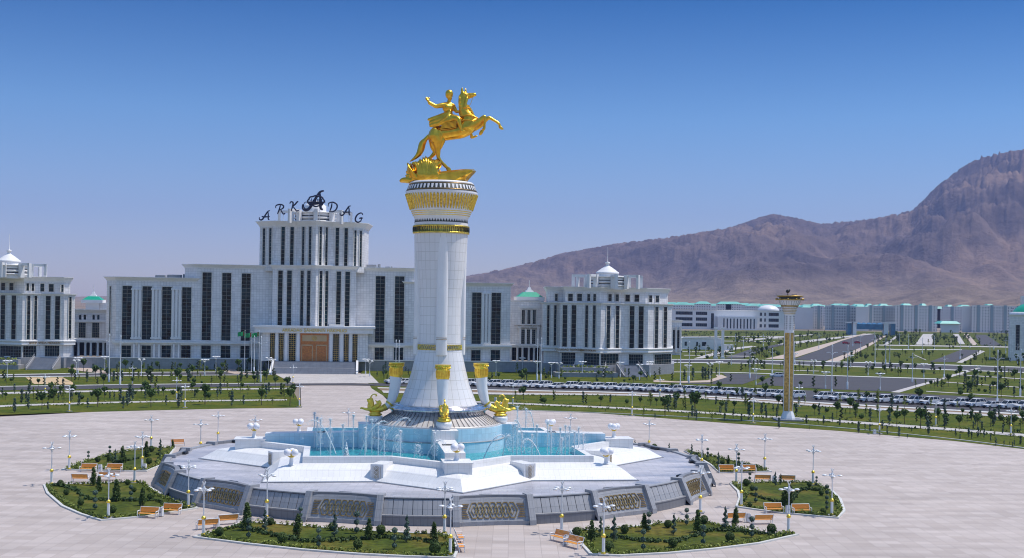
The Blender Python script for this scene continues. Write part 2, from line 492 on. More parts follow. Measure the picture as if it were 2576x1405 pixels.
# lawns beyond the plaza (each a ground sheet, paths and roads laid over it)
px_sheet('lawn', [(-700, 1100), (-60, 1047), (120, 1040), (364, 1033.5), (560, 1029), (760, 1026), (738, 985), (700, 925), (300, 915), (-700, 880)], 0.03, 'grass_lawn')
px_sheet('lawn', [(1000, 1019), (1270, 1030), (1500, 1040), (1644, 1051), (1934, 1073), (2114, 1085), (2237, 1096), (2400, 1110), (2580, 1131),
                  (3300, 1230), (3300, 860), (2600, 840), (2000, 832), (1690, 832), (1690, 915), (1300, 915), (900, 925), (935, 978)], 0.03, 'grass_lawn')
px_sheet('boulevard', [(758, 1035), (756, 965), (930, 965), (946, 978), (985, 1018), (1010, 1040)], 0.02, 'plaza_paving')
px_sheet('boulevard', [(690, 941.5), (930, 941.5), (953, 965), (738, 966)], 0.09, 'pale_paving')
def pxstrip(name, pxs, w, z, h, m): return strip(name, [G(x, y)[:2] for x, y in smooth_line(pxs, 5)], w, z, h, m)
def band(name, lower, upper, z, m):
    """ground band between two picture-space lines given as (x, y) points on the ground"""
    lo, up = smooth_line(lower, 5), smooth_line(upper, 5)
    return px_sheet(name, lo + up[::-1], z, m)
# left side, from the plaza outwards
band('path', [(-500, 1056), (0, 1025.5), (350, 1014), (722, 1008.5)], [(-500, 1050), (0, 1021), (350, 1010.5), (722, 1005.5)], 0.07, 'pale_paving')
band('path', [(-500, 1010), (0, 993), (370, 985), (735, 979.5)], [(-500, 1004), (0, 988), (370, 981.5), (735, 976.5)], 0.07, 'pale_paving')
band('road', [(-500, 990), (0, 983.5), (370, 977), (752, 971)], [(-500, 982), (0, 974.5), (370, 969.5), (752, 966)], 0.08, 'asphalt')
band('path', [(-500, 981), (0, 974.2), (370, 969), (740, 965.4)], [(-500, 979.5), (0, 972.8), (370, 967.6), (740, 964.4)], 0.10, 'kerb_stone')
band('path', [(-500, 957), (0, 950.5), (370, 946.8), (680, 944.5)], [(-500, 954.5), (0, 948.3), (370, 945), (680, 943)], 0.10, 'kerb_stone')
band('road', [(-500, 955), (0, 948.8), (370, 945.6), (692, 943.5)], [(-500, 950), (0, 944.6), (370, 938.5), (692, 937)], 0.11, 'asphalt')
band('path', [(-500, 950), (0, 944.8), (370, 938.7), (692, 937.2)], [(-500, 948.5), (0, 943.2), (370, 937.4), (692, 936)], 0.12, 'kerb_stone')
px_sheet('path', [(64, 951), (86, 967.5), (188, 969.5), (182, 963), (158, 951)], 0.12, 'orange_paving')
px_sheet('path', [(160, 925), (205, 935), (262, 941), (290, 939), (240, 930), (205, 923)], 0.12, 'pink_paving')
px_sheet('path', [(565, 930), (572, 938), (590, 942), (640, 942.5), (600, 938), (590, 929)], 0.13, 'pink_paving')
# middle: the road in front of the steps
band('road', [(735, 971), (850, 970.5), (942, 971.5)], [(735, 966.4), (850, 966), (942, 967)], 0.12, 'asphalt')
band('road', [(942, 971.5), (1100, 976), (1300, 984), (1644, 992), (2075, 1016), (2330, 1030), (2640, 1048), (3200, 1085)],
     [(942, 965), (1100, 967), (1300, 968), (1644, 968), (2075, 985), (2330, 993), (2640, 1010), (3200, 1040)], 0.06, 'asphalt')
band('path', [(950, 978), (1300, 984.6), (1644, 993), (2075, 1017), (2640, 1049), (3200, 1087)],
     [(950, 976), (1300, 982.6), (1644, 990.8), (2075, 1014.4), (2640, 1046), (3200, 1083)], 0.11, 'kerb_stone')
band('verge', [(960, 984), (1300, 990), (1644, 995.5), (2075, 1020), (2640, 1053), (3200, 1092)],
     [(950, 978), (1300, 984.6), (1644, 993), (2075, 1017), (2640, 1049), (3200, 1087)], 0.09, 'soil')
band('path', [(965, 990), (1300, 994.5), (1644, 999), (2075, 1024.5), (2640, 1058), (3200, 1099)],
     [(960, 984), (1300, 990), (1644, 995.5), (2075, 1020), (2640, 1053), (3200, 1092)], 0.12, 'pale_paving')
band('path', [(1010, 1007), (1300, 1018), (1644, 1034), (1934, 1052), (2114, 1064), (2576, 1100), (3200, 1160)],
     [(1010, 1004), (1300, 1014.5), (1644, 1030), (1934, 1047.5), (2114, 1058.5), (2576, 1093), (3200, 1150)], 0.07, 'pale_paving')
# right side: car park and the roads towards the city
px_sheet('car_park', [(1995, 944.5), (2365, 954), (2310, 970), (2255, 987), (2075, 980), (1900, 968.5), (1934, 951)], 0.09, 'asphalt')
px_sheet('car_park', [(1818, 940), (1891, 941.5), (1930, 946), (1868, 968), (1700, 966), (1786, 964), (1830, 950)], 0.09, 'asphalt')
px_sheet('path', [(2366, 953), (2380, 954), (2262, 989), (2240, 988)], 0.10, 'pale_paving')
px_sheet('path', [(2366, 953), (2380, 954), (2468, 927), (2460, 926)], 0.10, 'pale_paving')
band('path', [(1640, 937.5), (1820, 938.5), (2100, 947), (2370, 955.5)], [(1640, 936.4), (1820, 937.3), (2100, 945.6), (2370, 953.8)], 0.10, 'kerb_stone')
px_sheet('path', [(1644, 962), (1720, 964), (1786, 963), (1830, 950), (1815, 944), (1800, 944), (1805, 950), (1780, 958), (1700, 961), (1644, 957)], 0.10, 'pink_paving')
band('road', [(1640, 912), (1860, 913.5), (2200, 924), (2700, 941)], [(1640, 906), (1860, 907), (2200, 915), (2700, 930)], 0.09, 'asphalt')
band('path', [(1640, 914), (1860, 915.4), (2200, 926), (2700, 943)], [(1640, 912.4), (1860, 913.8), (2200, 924.3), (2700, 941.3)], 0.10, 'kerb_stone')
band('path', [(1640, 905.8), (1860, 906.8), (2200, 914.8), (2700, 929.6)], [(1640, 904.6), (1860, 905.5), (2200, 913), (2700, 928)], 0.10, 'kerb_stone')
px_sheet('road', [(1995, 905), (2076, 909), (2130, 890), (2176, 870), (2223, 845.6), (2182, 840), (2120, 858), (2060, 882)], 0.10, 'asphalt')
px_sheet('path', [(2078, 910), (2110, 910), (2160, 886), (2192, 869), (2230, 846), (2224, 845.6), (2177, 870), (2131, 890)], 0.11, 'pink_paving')
px_sheet('path', [(1924, 904), (1990, 904), (2058, 882), (2118, 858), (2180, 840), (2172, 840), (2090, 862), (1985, 890)], 0.11, 'pink_paving')
px_sheet('road', [(1820, 903), (1870, 903), (1925, 880), (1975, 868), (1960, 866), (1880, 882)], 0.10, 'asphalt')
px_sheet('path', [(1745, 903), (1768, 903), (1850, 880), (1905, 873), (1890, 871), (1830, 877)], 0.11, 'pale_paving')
px_sheet('path', [(1870, 860), (1955, 851), (2050, 843), (2040, 842), (1940, 849), (1860, 858)], 0.11, 'pale_paving')
px_sheet('road', [(2339, 911), (2404, 912), (2466, 882), (2420, 880)], 0.10, 'asphalt')
px_sheet('path', [(2406, 913), (2420, 914), (2478, 885), (2467, 882)], 0.11, 'pale_paving')
band('path', [(2200, 870), (2400, 873), (2700, 878)], [(2200, 867.8), (2400, 870.6), (2700, 875.5)], 0.11, 'pale_paving')
band('path', [(2200, 880), (2300, 881), (2420, 881.5)], [(2200, 878.6), (2300, 879.5), (2420, 880.2)], 0.11, 'kerb_stone')
px_sheet('path', [(2302, 868), (2322, 841), (2349, 841), (2345, 868)], 0.12, 'pale_paving')
px_sheet('path', [(2397, 841), (2411, 841), (2428, 867), (2413, 866)], 0.12, 'pale_paving')
px_sheet('path', [(2424, 841), (2436, 841), (2460, 869), (2446, 869)], 0.12, 'pink_paving')
px_sheet('road', [(2452, 843), (2480, 843), (2522, 871), (2468, 870)], 0.10, 'asphalt')
px_sheet('path', [(2222, 868), (2232, 868), (2262, 847), (2254, 846)], 0.12, 'pale_paving')
px_sheet('path', [(1950, 868), (2000, 866), (2200, 841), (2186, 840), (1990, 861)], 0.105, 'pale_paving')
for a, b, c, d in ((2395, 942, 2576, 954), (2380, 962, 2640, 980), (2330, 985, 2640, 1003), (2300, 893, 2330, 906)):
    band('path', [(a, b + 1.6), (c, d + 1.6)], [(a, b), (c, d)], 0.11, 'pale_paving')
for i, (x0, y0, x1, y1) in enumerate(((1720, 894, 1900, 897), (1700, 885, 1830, 886), (1712, 872, 1800, 873), (1870, 852, 1990, 853), (1740, 857, 1950, 860), (1700, 846, 1980, 847), (1900, 930, 2060, 934))):
    band('path', [(x0, y0 + 1.3), (x1, y1 + 1.3)], [(x0, y0), (x1, y1)], 0.105, 'pale_paving')

# ================================================================== gardens on the plaza
GARDENS = {
 'front left garden': [(489, 1353), (620, 1370), (760, 1385), (900, 1396), (1018, 1402), (1143, 1406), (1150, 1385), (1146, 1362), (1128, 1347), (1018, 1343), (860, 1334), (700, 1321), (610, 1316), (560, 1335)],
 'front right garden': [(1487, 1397), (1560, 1400), (1680, 1394), (1800, 1383), (1910, 1369), (2007, 1347), (1925, 1343), (1830, 1326), (1755, 1311), (1680, 1317), (1590, 1328), (1490, 1336), (1437, 1337), (1462, 1370)],
 'left garden': [(111, 1222), (120, 1243), (157, 1275), (204, 1295.5), (255, 1311), (370, 1301), (497, 1280), (440, 1262), (395, 1240), (362, 1218), (345, 1214), (220, 1219)],
 'right garden': [(1837, 1218), (1857, 1238), (1861, 1255), (1853, 1277), (1960, 1292), (2108, 1305), (2124, 1287), (2114, 1258), (2093, 1237), (2046, 1216), (1950, 1215)],
 'rear left garden': [(157, 1183), (204, 1166), (255, 1150), (313, 1137), (380, 1130), (440, 1127), (425, 1150), (405, 1172), (368, 1187), (270, 1186)],
 'rear right garden': [(1810, 1191), (1790, 1172), (1755, 1152), (1722, 1137), (1780, 1147), (1850, 1163), (1905, 1176), (1940, 1188)],
}
def leaf_cluster(mb, c, r, n, size, rnd, m=0, squash=1.0, shell=0.55):
    for _ in range(n):
        d = Vector((rnd.gauss(0, 1), rnd.gauss(0, 1), rnd.gauss(0, 1))).normalized()
        k = rnd.uniform(shell, 1.0)
        p = Vector(c) + Vector((d.x * r * k, d.y * r * k, d.z * r * k * squash))
        s = size * rnd.uniform(0.6, 1.3)
        nn = (d + Vector((rnd.gauss(0, .5), rnd.gauss(0, .5), rnd.gauss(0, .5) + .25))).normalized()
        t = nn.orthogonal().normalized(); b = nn.cross(t)
        a = rnd.uniform(0, PI); t, b = t * math.cos(a) + b * math.sin(a), b * math.cos(a) - t * math.sin(a)
        mb.face([p - t * s - b * s * .6, p + t * s - b * s * .6, p + t * s * .7 + b * s * .6, p - t * s * .7 + b * s * .6], m)
GW = {}
for nm, pts in GARDENS.items():
    W = [tuple(G(x, y)[:2]) for x, y in pts]
    GW[nm] = W
    sheet('lawn', W, 0.11, 'grass_garden')
    strip('garden_kerb', W, 0.30, 0.0, 0.15, 'kerb_stone', closed=True)
    cx, cy = sum(p[0] for p in W) / len(W), sum(p[1] for p in W) / len(W)
    rnd = random.Random(nm)
    mb = MB()
    line = [Vector(p) for p in W]
    for i in range(len(line)):                # low border plants just inside the kerb
        a, b = line[i], line[(i + 1) % len(line)]
        L = (b - a).length
        for k in range(int(L / 0.33)):
            p = a.lerp(b, (k + rnd.random()) * 0.33 / L)
            q = p + (Vector((cx, cy)) - p).normalized() * rnd.uniform(0.35, 0.95)
            h = rnd.uniform(0.14, 0.34)
            leaf_cluster(mb, (q.x, q.y, 0.11 + h * 0.7), h, 14, 0.085, rnd, 0, 1.0, 0.3)
    o = mb.build('border_plants', 'leaf_hedge')
    stuff(o, 'low leafy border plants edging the ' + nm, 'border plants')
    # a winding band of darker ground cover through the middle
    mb = MB()
    xs = [p[0] for p in W]; x0, x1 = min(xs), max(xs)
    for k in range(int((x1 - x0) * 11)):
        x = rnd.uniform(x0 + 1.2, x1 - 1.2); t = (x - x0) / (x1 - x0)
        ys = []                               # band stays between inner and outer edge
        for i in range(len(W)):
            p, q = W[i], W[(i + 1) % len(W)]
            if (p[0] - x) * (q[0] - x) < 0: ys.append(p[1] + (q[1] - p[1]) * (x - p[0]) / (q[0] - p[0]))
        if len(ys) < 2: continue
        y = min(ys) + (max(ys) - min(ys)) * (0.52 + 0.2 * math.sin(t * 9 + 1)) + rnd.gauss(0, 0.35)
        if not min(ys) + .5 < y < max(ys) - .5: continue
        leaf_cluster(mb, (x, y, 0.25), rnd.uniform(.14, .3), 14, 0.09, rnd, 0, 0.8, 0.3)
    o = mb.build('ground_cover', 'leaf_dark')
    stuff(o, 'winding dark ground cover planted across the ' + nm, 'ground cover')

# ================================================================== TERRACE
NP = 14; STEP = 360.0 / NP; A0 = -90 + 13
FLOORZ = 2.5
terrace = thing('fountain_terrace', 'round grey granite terrace with gold lattice panels under the white fountain', 'terrace', (CX, CY, 0))
def cyl(deg, r, z): a = R(deg); return (r * math.cos(a), r * math.sin(a), z)
mb = MB(); ring = [cyl(d, 33.2, FLOORZ)[:2] for d in range(0, 360, 4)]
mb.prism([(0.0 + p[0], p[1]) for p in ring], 0.02, FLOORZ, 0)
floor_o = mb.build('paving', 'terrace_paving', terrace)
def arc_loft(mb, a0, a1, prof, n, m=0, ends=True, curve=None):
    """prof = [(r, z)], lofted between two angles; curve(t) adds to r"""
    rows = []
    for i in range(n + 1):
        t = i / n; d = a0 + (a1 - a0) * t; dr = curve(t) if curve else 0
        rows.append([cyl(d, r + (dr if k else dr), z) for k, (r, z) in enumerate(prof)])
    for i in range(n):
        for k in range(len(prof) - 1):
            mb.face([rows[i][k], rows[i + 1][k], rows[i + 1][k + 1], rows[i][k + 1]], m)
    if ends:
        mb.face(rows[0][::-1], m); mb.face(rows[-1], m)
HALF = 6.95
def dup(o, rz=0.0, loc=None, parent=None):
    c = o.copy(); C.objects.link(c); c.rotation_euler = (0, 0, rz)
    if loc is not None: c.location = loc
    if parent: c.parent = parent
    return c
# --- one lattice bay, centred on angle 0
def dish(t): return -0.75 * math.sin(PI * t) ** 0.8
mb = MB()
arc_loft(mb, -5.9, 5.9, [(34.85, 0.0), (34.85, 0.42), (34.70, 0.42), (33.72, 2.62), (33.55, 2.62)], 12, 0, curve=lambda t: -0.5 * math.sin(PI * t) ** 0.8)
bay = mb.build('lattice_wall', 'granite_light', terrace); bay.location = (0, 0, 0)
mb = MB()
arc_loft(mb, -6.0, 6.0, [(33.80, 2.60), (33.80, 2.86), (33.25, 2.86), (33.25, 2.50)], 12, 0, curve=dish)
coping = mb.build('coping', 'granite', bay)
piers = []
for sg in (-1, 1):
    a, b = (5.9, 7.0) if sg > 0 else (-7.0, -5.9)
    mb = MB(); arc_loft(mb, a, b, [(35.15, 0.0), (35.10, 0.5), (33.95, 2.95), (32.6, 2.95), (32.6, 2.4)], 2, 0)
    piers.append(mb.build('pier', 'granite_light', bay))
def S(u, v):                                  # point on the sloping face: u in -1..1, v in 0..1
    t = (u * 5.4 + 5.9) / 11.8
    z = 0.72 + 1.45 * v
    r = 34.70 - (z - 0.42) * (0.98 / 2.2) - 0.5 * math.sin(PI * t) ** 0.8
    return Vector(cyl(u * 5.4, r + 0.06, z))
mb = MB()
def bar(u0, v0, u1, v1, r=0.05):
    k = max(1, int(abs(u1 - u0) * 6))
    mb.tube([S(u0 + (u1 - u0) * i / k, v0 + (v1 - v0) * i / k) for i in range(k + 1)], r, 4, 0, False)
for sg in (-1, 1):
    for i in range(9):
        v = 0.06 + i * 0.11
        inner = 0.86 - 0.13 * abs(v - 0.5) * 2 if False else 0.80 + 0.10 * (0.5 - abs(v - 0.5)) * 2 - 0.04
        bar(sg * inner, v, sg * 1.0, v, 0.045)
NH = 7
for i in range(NH):
    c = (i - (NH - 1) / 2) * 0.205; w, t = 0.168, 0.062
    hexa = [(c - w, .5), (c - t, 1.0), (c + t, 1.0), (c + w, .5), (c + t, 0.0), (c - t, 0.0), (c - w, .5)]
    for p, q in zip(hexa, hexa[1:]): bar(*p, *q, 0.055)
    w, t = 0.085, 0.0
    dia = [(c - w, .5), (c, .80), (c + w, .5), (c, .20), (c - w, .5)]
    for p, q in zip(dia, dia[1:]): bar(*p, *q, 0.042)
lattice = mb.build('lattice', 'lattice_bronze', bay)
# --- one slatted bay
gap = STEP - 14.0
mb = MB()
arc_loft(mb, -gap / 2, gap / 2, [(34.55, 0.0), (34.55, 0.95), (34.15, 1.0), (33.45, 2.55), (33.1, 2.55)], 10, 0)
slat_bay = mb.build('slat_wall', 'granite', terrace)
mb = MB()
arc_loft(mb, -gap / 2, gap / 2, [(34.6, 0.93), (34.6, 1.05), (34.1, 1.05)], 10, 0)
ledge_b = mb.build('ledge', 'granite_light', slat_bay); mb = MB()
arc_loft(mb, -gap / 2, gap / 2, [(33.5, 2.55), (33.62, 2.57), (33.62, 2.68), (33.0, 2.68), (33.0, 2.5)], 10, 0)
ledge = mb.build('ledge', 'granite_light', slat_bay)
mb = MB()
ns = 7
for i in range(ns):
    a = -gap / 2 + gap * (i + 0.03) / ns; b = a + gap * 0.93 / ns
    arc_loft(mb, a, b, [(34.16, 1.06), (34.25, 1.06), (33.60, 2.48), (33.48, 2.48)], 1, 0)
slats = mb.build('slat', 'granite_light', slat_bay)
bays, slbs = [bay], [slat_bay]
for k in range(NP):
    for src, lst, da in ((bay, bays, 0), (slat_bay, slbs, STEP / 2)):
        ang = R(A0 + k * STEP + da)
        if k == 0: src.rotation_euler = (0, 0, ang); continue
        c = dup(src, ang, parent=terrace)
        for ch in (coping, *piers, lattice) if src is bay else (ledge, ledge_b, slats):
            d = ch.copy(); C.objects.link(d); d.parent = c
# floodlights lying behind the lattice copings
fl = thing('floodlight', '', 'floodlight')
mb = MB(); mb.box((0, 0, 0), (0.5, 1.6, 0.06)); mb.box((0.1, -0.4, 0.06), (0.3, 0.6, 0.16)); mb.build('bracket', 'black_metal', fl)
mb = MB(); mb.box((0, 0.1, 0.12), (0.42, 1.5, 0.22), 0, 0, 0.85); mb.build('housing', 'black_metal', fl)
mb = MB(); mb.box((0.235, 0.1, 0.15), (0.03, 1.3, 0.15)); mb.build('lens', 'lamp_lens', fl)
freeze(fl)
spots = {-1: 'behind the lattice panel left of the front one', 0: 'behind the front lattice panel, nearest the camera', 1: 'behind the lattice panel right of the front one',
         -2: 'behind the second lattice panel left of the front one', -3: 'on the far left rim of the terrace', 2: 'behind the second lattice panel right of the front one',
         3: 'on the far right rim of the terrace', 4: 'on the rear right rim beside the rear garden', -4: 'on the rear left rim near the globe lamp', -5: 'on the rear rim left of the pool', 5: 'on the rear rim right of the pool'}
for k, txt in spots.items():
    deg = A0 + k * STEP - 1.0
    place(fl, pol(32.3, deg, FLOORZ), 'black floodlight ' + txt, R(deg), 1.0, 'floodlights on the terrace rim')

# ================================================================== FOUNTAIN BASIN (eight-pointed star)
RD = math.degrees(ROT)
def star(Rr, inn=0.7654):
    return [(Rr * (1 if i % 2 == 0 else inn) * math.cos(R(-90 + RD + 22.5 * i)), Rr * (1 if i % 2 == 0 else inn) * math.sin(R(-90 + RD + 22.5 * i))) for i in range(16)]
basin = thing('fountain_basin', 'white marble eight-pointed star fountain basin around the column', 'fountain', (CX, CY, 0))
PW, PT, WZ = 23.6, 4.8, 4.05
mb = MB()
levels = [(29.5, FLOORZ), (29.5, 2.62), (28.7, 3.0), (27.4, 3.72), (25.6, 3.98), (PW - .2, 4.08)]
for (r0, z0), (r1, z1) in zip(levels, levels[1:]):
    a, b = star(r0), star(r1)
    for i in range(16):
        j = (i + 1) % 16
        mb.face([(*a[i], z0), (*a[j], z0), (*b[j], z1), (*b[i], z1)])
mb.build('slope', 'marble_basin', basin)
mb = MB()
a, b = star(29.75), star(29.45)
for i in range(16):
    j = (i + 1) % 16
    mb.face([(*a[i], 2.5), (*a[j], 2.5), (*a[j], 2.56), (*a[i], 2.56)]); mb.face([(*a[i], 2.56), (*a[j], 2.56), (*b[j], 2.56), (*b[i], 2.56)])
mb.build('drain_channel', 'granite', basin)
mb = MB()
a, b = star(PW), star(PW - 1.05)
for i in range(16):
    j = (i + 1) % 16
    mb.face([(*a[i], 3.9), (*a[j], 3.9), (*a[j], PT), (*a[i], PT)])
    mb.face([(*a[i], PT), (*a[j], PT), (*b[j], PT), (*b[i], PT)])
mb.build('pool_wall', 'marble_basin', basin)
mb = MB()
b = star(PW - 1.05); c = star(PW - 1.06)
for i in range(16):
    j = (i + 1) % 16
    mb.face([(*b[j], 3.2), (*b[i], 3.2), (*b[i], PT - .03), (*b[j], PT - .03)])
mb.face([(*p, 3.2) for p in b])
mb.build('pool_lining', 'pool_tile', basin)
# radial walls towards the four tips of the rotated square
def rbox(mb, ang, r0, r1, w, z0, z1, m=0, z1b=None):
    """box lying along a radius; z1b = top height at the outer end"""
    ca, sa = math.cos(ang), math.sin(ang)
    def P(r, s, z): return (r * ca - s * sa, r * sa + s * ca, z)
    zb = z1 if z1b is None else z1b; h = w / 2
    vs = [P(r0, -h, z0), P(r1, -h, z0), P(r1, h, z0), P(r0, h, z0), P(r0, -h, z1), P(r1, -h, zb), P(r1, h, zb), P(r0, h, z1)]
    mb.add(vs, [(3, 2, 1, 0), (4, 5, 6, 7), (0, 1, 5, 4), (1, 2, 6, 5), (2, 3, 7, 6), (3, 0, 4, 7)], m)
for q in range(4):
    ang = ROT - PI / 2 + q * PI / 2
    mb = MB()
    rbox(mb, ang, 7.0, 10.1, 3.1, 3.2, 7.02)
    for k_ in (2, 4): mb.m[-6 + k_] = 1 if q else 0
    rbox(mb, ang, 10.1, 21.6, 2.3, 3.2, 5.95, z1b=5.75)
    for k_ in (2, 4): mb.m[-6 + k_] = 1
    w = mb.build('radial_wall', ['marble_basin', 'pool_tile'], basin)
    mb = MB(); rbox(mb, ang, 21.6, 25.2, 3.0, 3.3, 5.05); rbox(mb, ang, 21.5, 25.35, 3.2, 5.05, 5.13)
    mb.build('end_block', 'marble_basin', basin)
    mb = MB(); rbox(mb, ang, 14.2, 15.2, 1.6, 5.7, 5.93); mb.build('grille', 'black_metal', w)
mb = MB()
mb.lathe([(8.45, 3.2), (8.45, 5.35), (8.2, 5.36)], n=72, smooth=False, cap=False)
mb.lathe([(8.2, 5.36), (8.2, 7.0), (7.4, 7.0)], n=72, smooth=False, cap=False)
mb.build('drum', 'pool_tile', basin, uvf=lambda co, pl: (math.atan2(pl.center.y, pl.center.x) * 8.3 + 0 * co.x, co.z) if False else ((lambda a: (a * 8.3, co.z))(math.atan2(co.y, co.x) if not (pl.center.x < 0 and abs(pl.center.y) < .5) else PI)))
mb = MB(); mb.lathe([(8.5, 5.30), (8.52, 5.40), (8.3, 5.42)], n=72, cap=False); mb.build('drum_joint', 'grey_panel', basin)
for i in range(8):                            # emblem blocks in the inner corners of the star
    ang = R(-90 + RD + 22.5 + 45 * i)
    mb = MB(); rbox(mb, ang, 19.2, 22.3, 1.5, 2.5, 4.42, z1b=4.42)
    blk = mb.build('emblem_block', 'marble_basin', basin)
    mb = MB()
    ca, sa = math.cos(ang), math.sin(ang)
    def P(s, z, r=22.36): return (r * ca - s * sa, r * sa + s * ca, z)
    mb.face([P(.45, 2.75, 22.31), P(-.45, 2.75, 22.31), P(-.45, 4.25, 22.31), P(.45, 4.25, 22.31)][::-1])
    mb.build('panel', 'marble_plain', blk)
    mb = MB()
    for zc in (3.05, 3.5, 3.95):
        for rr in (0.27, 0.12):
            mb.tube([P(rr * math.cos(R(45 * k + 22.5)), zc + rr * math.sin(R(45 * k + 22.5))) for k in range(9)], 0.02, 4, 0, False)
    for s in (-.42, .42): mb.tube([P(s, 2.8), P(s, 4.2)], 0.02, 4, 0, False)
    mb.build('emblem', 'lattice_bronze', blk)

# water surface: glossy turquoise with ripples
m, nt, p = nodes_of('water')
setc(p, (0.02, 0.30, 0.34), 0.08, 0, 0.5)
tc = nt.nodes.new('ShaderNodeTexCoord'); nz = nt.nodes.new('ShaderNodeTexNoise'); nz.inputs['Scale'].default_value = 2.2; nz.inputs['Detail'].default_value = 5
nt.links.new(tc.outputs['Object'], nz.inputs['Vector'])
bp = nt.nodes.new('ShaderNodeBump'); bp.inputs['Strength'].default_value = 0.9; bp.inputs['Distance'].default_value = 0.25
nt.links.new(nz.outputs['Fac'], bp.inputs['Height']); nt.links.new(bp.outputs[0], p.inputs['Normal'])
cr = nt.nodes.new('ShaderNodeValToRGB')
cr.color_ramp.elements[0].position = .35; cr.color_ramp.elements[0].color = (0.005, 0.20, 0.26, 1)
cr.color_ramp.elements[1].position = .7; cr.color_ramp.elements[1].color = (0.06, 0.48, 0.50, 1)
nt.links.new(nz.outputs['Fac'], cr.inputs[0]); nt.links.new(cr.outputs[0], p.inputs['Base Color'])
M['water'] = m
w = star(PW - 1.03)
sheet('water', [(CX + x, CY + y) for x, y in w], WZ, 'water')

# water jets
m, nt, p = nodes_of('spray')
setc(p, (0.85, 0.90, 0.95), 0.25, 0, 0.5)
tr = nt.nodes.new('ShaderNodeBsdfTransparent'); ms = nt.nodes.new('ShaderNodeMixShader'); ms.inputs[0].default_value = 0.75
out = nt.nodes['Material Output']
nt.links.new(tr.outputs[0], ms.inputs[1]); nt.links.new(p.outputs[0], ms.inputs[2]); nt.links.new(ms.outputs[0], out.inputs['Surface'])
M['spray'] = m
def drop(mb, c, r):
    x, y, z = c
    mb.add([(x + r, y, z), (x - r, y, z), (x, y + r, z), (x, y - r, z), (x, y, z + r * 1.5), (x, y, z - r * 1.5)],
           [(0, 2, 4), (2, 1, 4), (1, 3, 4), (3, 0, 4), (2, 0, 5), (1, 2, 5), (3, 1, 5), (0, 3, 5)], 0, True)
def jet_mesh(seed, h, kind):
    rnd = random.Random(seed); mb = MB()
    if kind == 'foam':
        for _ in range(420):
            t = rnd.random() ** 1.5; a = rnd.uniform(0, 2 * PI); r = (1 - t) * 0.42 * rnd.random() ** .5
            drop(mb, (r * math.cos(a), r * math.sin(a), t * h), rnd.uniform(.03, .09))
        return mb
    n = 240
    tilt = {'straight': 0.0, 'arc': 0.9, 'low': .35}[kind]
    for i in range(n):
        t = rnd.random(); z = h * (1 - (1 - t) ** 2)
        sp = 0.012 + 0.16 * max(0, t - .55) ** 1.0
        drop(mb, (tilt * h * .8 * t + rnd.gauss(0, sp), rnd.gauss(0, sp), z + rnd.gauss(0, .03)), rnd.uniform(.036, .075) * (1.15 - .5 * t))
    core = [(tilt * h * .8 * t_, 0, h * (1 - (1 - t_) ** 2)) for t_ in [k / 8 for k in range(8)]]
    mb.tube(core, [.07 - .005 * k for k in range(8)], 5)
    for i in range(150):                       # loose veil drifting off the top
        z = h * rnd.uniform(.25, 1.08)
        drop(mb, (tilt * h * .5 + rnd.gauss(.12, .30), rnd.gauss(0, .30), z), rnd.uniform(.018, .036))
    for i in range(130):                       # falling drops
        t = rnd.random(); z = h * (1 - t * t)
        drop(mb, (tilt * h * .8 * (1 + .6 * t) + rnd.gauss(0, .10 + .22 * t), rnd.gauss(0, .10 + .22 * t), z), rnd.uniform(.016, .036))
    return mb
JETS = [  # picture x, metres from the axis line (depth), height, kind, words
    (797, 150.5, 3.6, 'straight'), (806, 146, 3.9, 'straight'), (830, 149, 3.7, 'straight'), (831, 143.5, 3.1, 'straight'), (871, 144.5, 1.6, 'foam'), (862, 148, 3.2, 'straight'),
    (905, 147, 3.6, 'arc'), (918, 144.5, 3.3, 'straight'), (921, 150, 3.8, 'straight'), (951, 144, 3.4, 'straight'), (966, 142.5, 3.2, 'straight'), (985, 144, 2.4, 'low'),
    (1007, 141.5, 3.0, 'straight'), (1040, 141, 1.7, 'low'), (1093, 140, 3.1, 'straight'), (1070, 141.5, 2.2, 'arc'),
    (1215, 143, 2.7, 'arc'), (1264, 146, 2.3, 'low'), (1300, 149, 3.2, 'straight'), (1312, 145, 2.9, 'straight'), (1320, 151, 3.6, 'low'), (1338, 147, 2.4, 'straight'), (1363, 144, 2.4, 'arc'),
    (1377, 150, 3.5, 'straight'), (1386, 145, 2.8, 'straight'), (1409, 148, 3.0, 'straight'), (1413, 144, 2.3, 'straight'), (1422, 151, 3.2, 'straight'), (1445, 146, 2.6, 'straight'), (1467, 149, 2.4, 'straight'),
    (790, 153, 3.9, 'straight'), (845, 147, 3.4, 'arc'), (888, 151, 3.8, 'straight'), (935, 149, 3.7, 'straight'), (955, 148, 3.9, 'arc'), (1290, 151, 3.2, 'straight'), (1350, 151, 3.3, 'straight'), (1398, 149, 2.8, 'arc'), (1432, 150, 3.0, 'straight'), (1455, 151, 2.8, 'straight'),
    (1300, 172, 3.4, 'straight'), (1322, 175, 3.0, 'straight'), (1345, 174, 2.8, 'low'), (1005, 170, 3.4, 'straight')]
protoj = {}
seen = {}
for i, (x, Y, h, kd) in enumerate(JETS):
    h *= 1.12 if kd != 'foam' else 1.0
    key = (kd, round(h * 2))
    if key not in protoj:
        protoj[key] = jet_mesh(i, h, kd).build('water_jet', 'spray'); o = protoj[key]
    else:
        o = protoj[key].copy(); C.objects.link(o)
    p = at(x, 1130, Y); o.location = (p.x, p.y, WZ); o.rotation_euler = (0, 0, (PI if (x < 900 or 1300 < x < 1365) else 0) if kd != 'straight' else i * 1.3)
JL = sorted([(o, o.location.x) for o in list(C.objects) if o.name.startswith('water_jet')], key=lambda t: t[1])
kl, kr = 0, 0
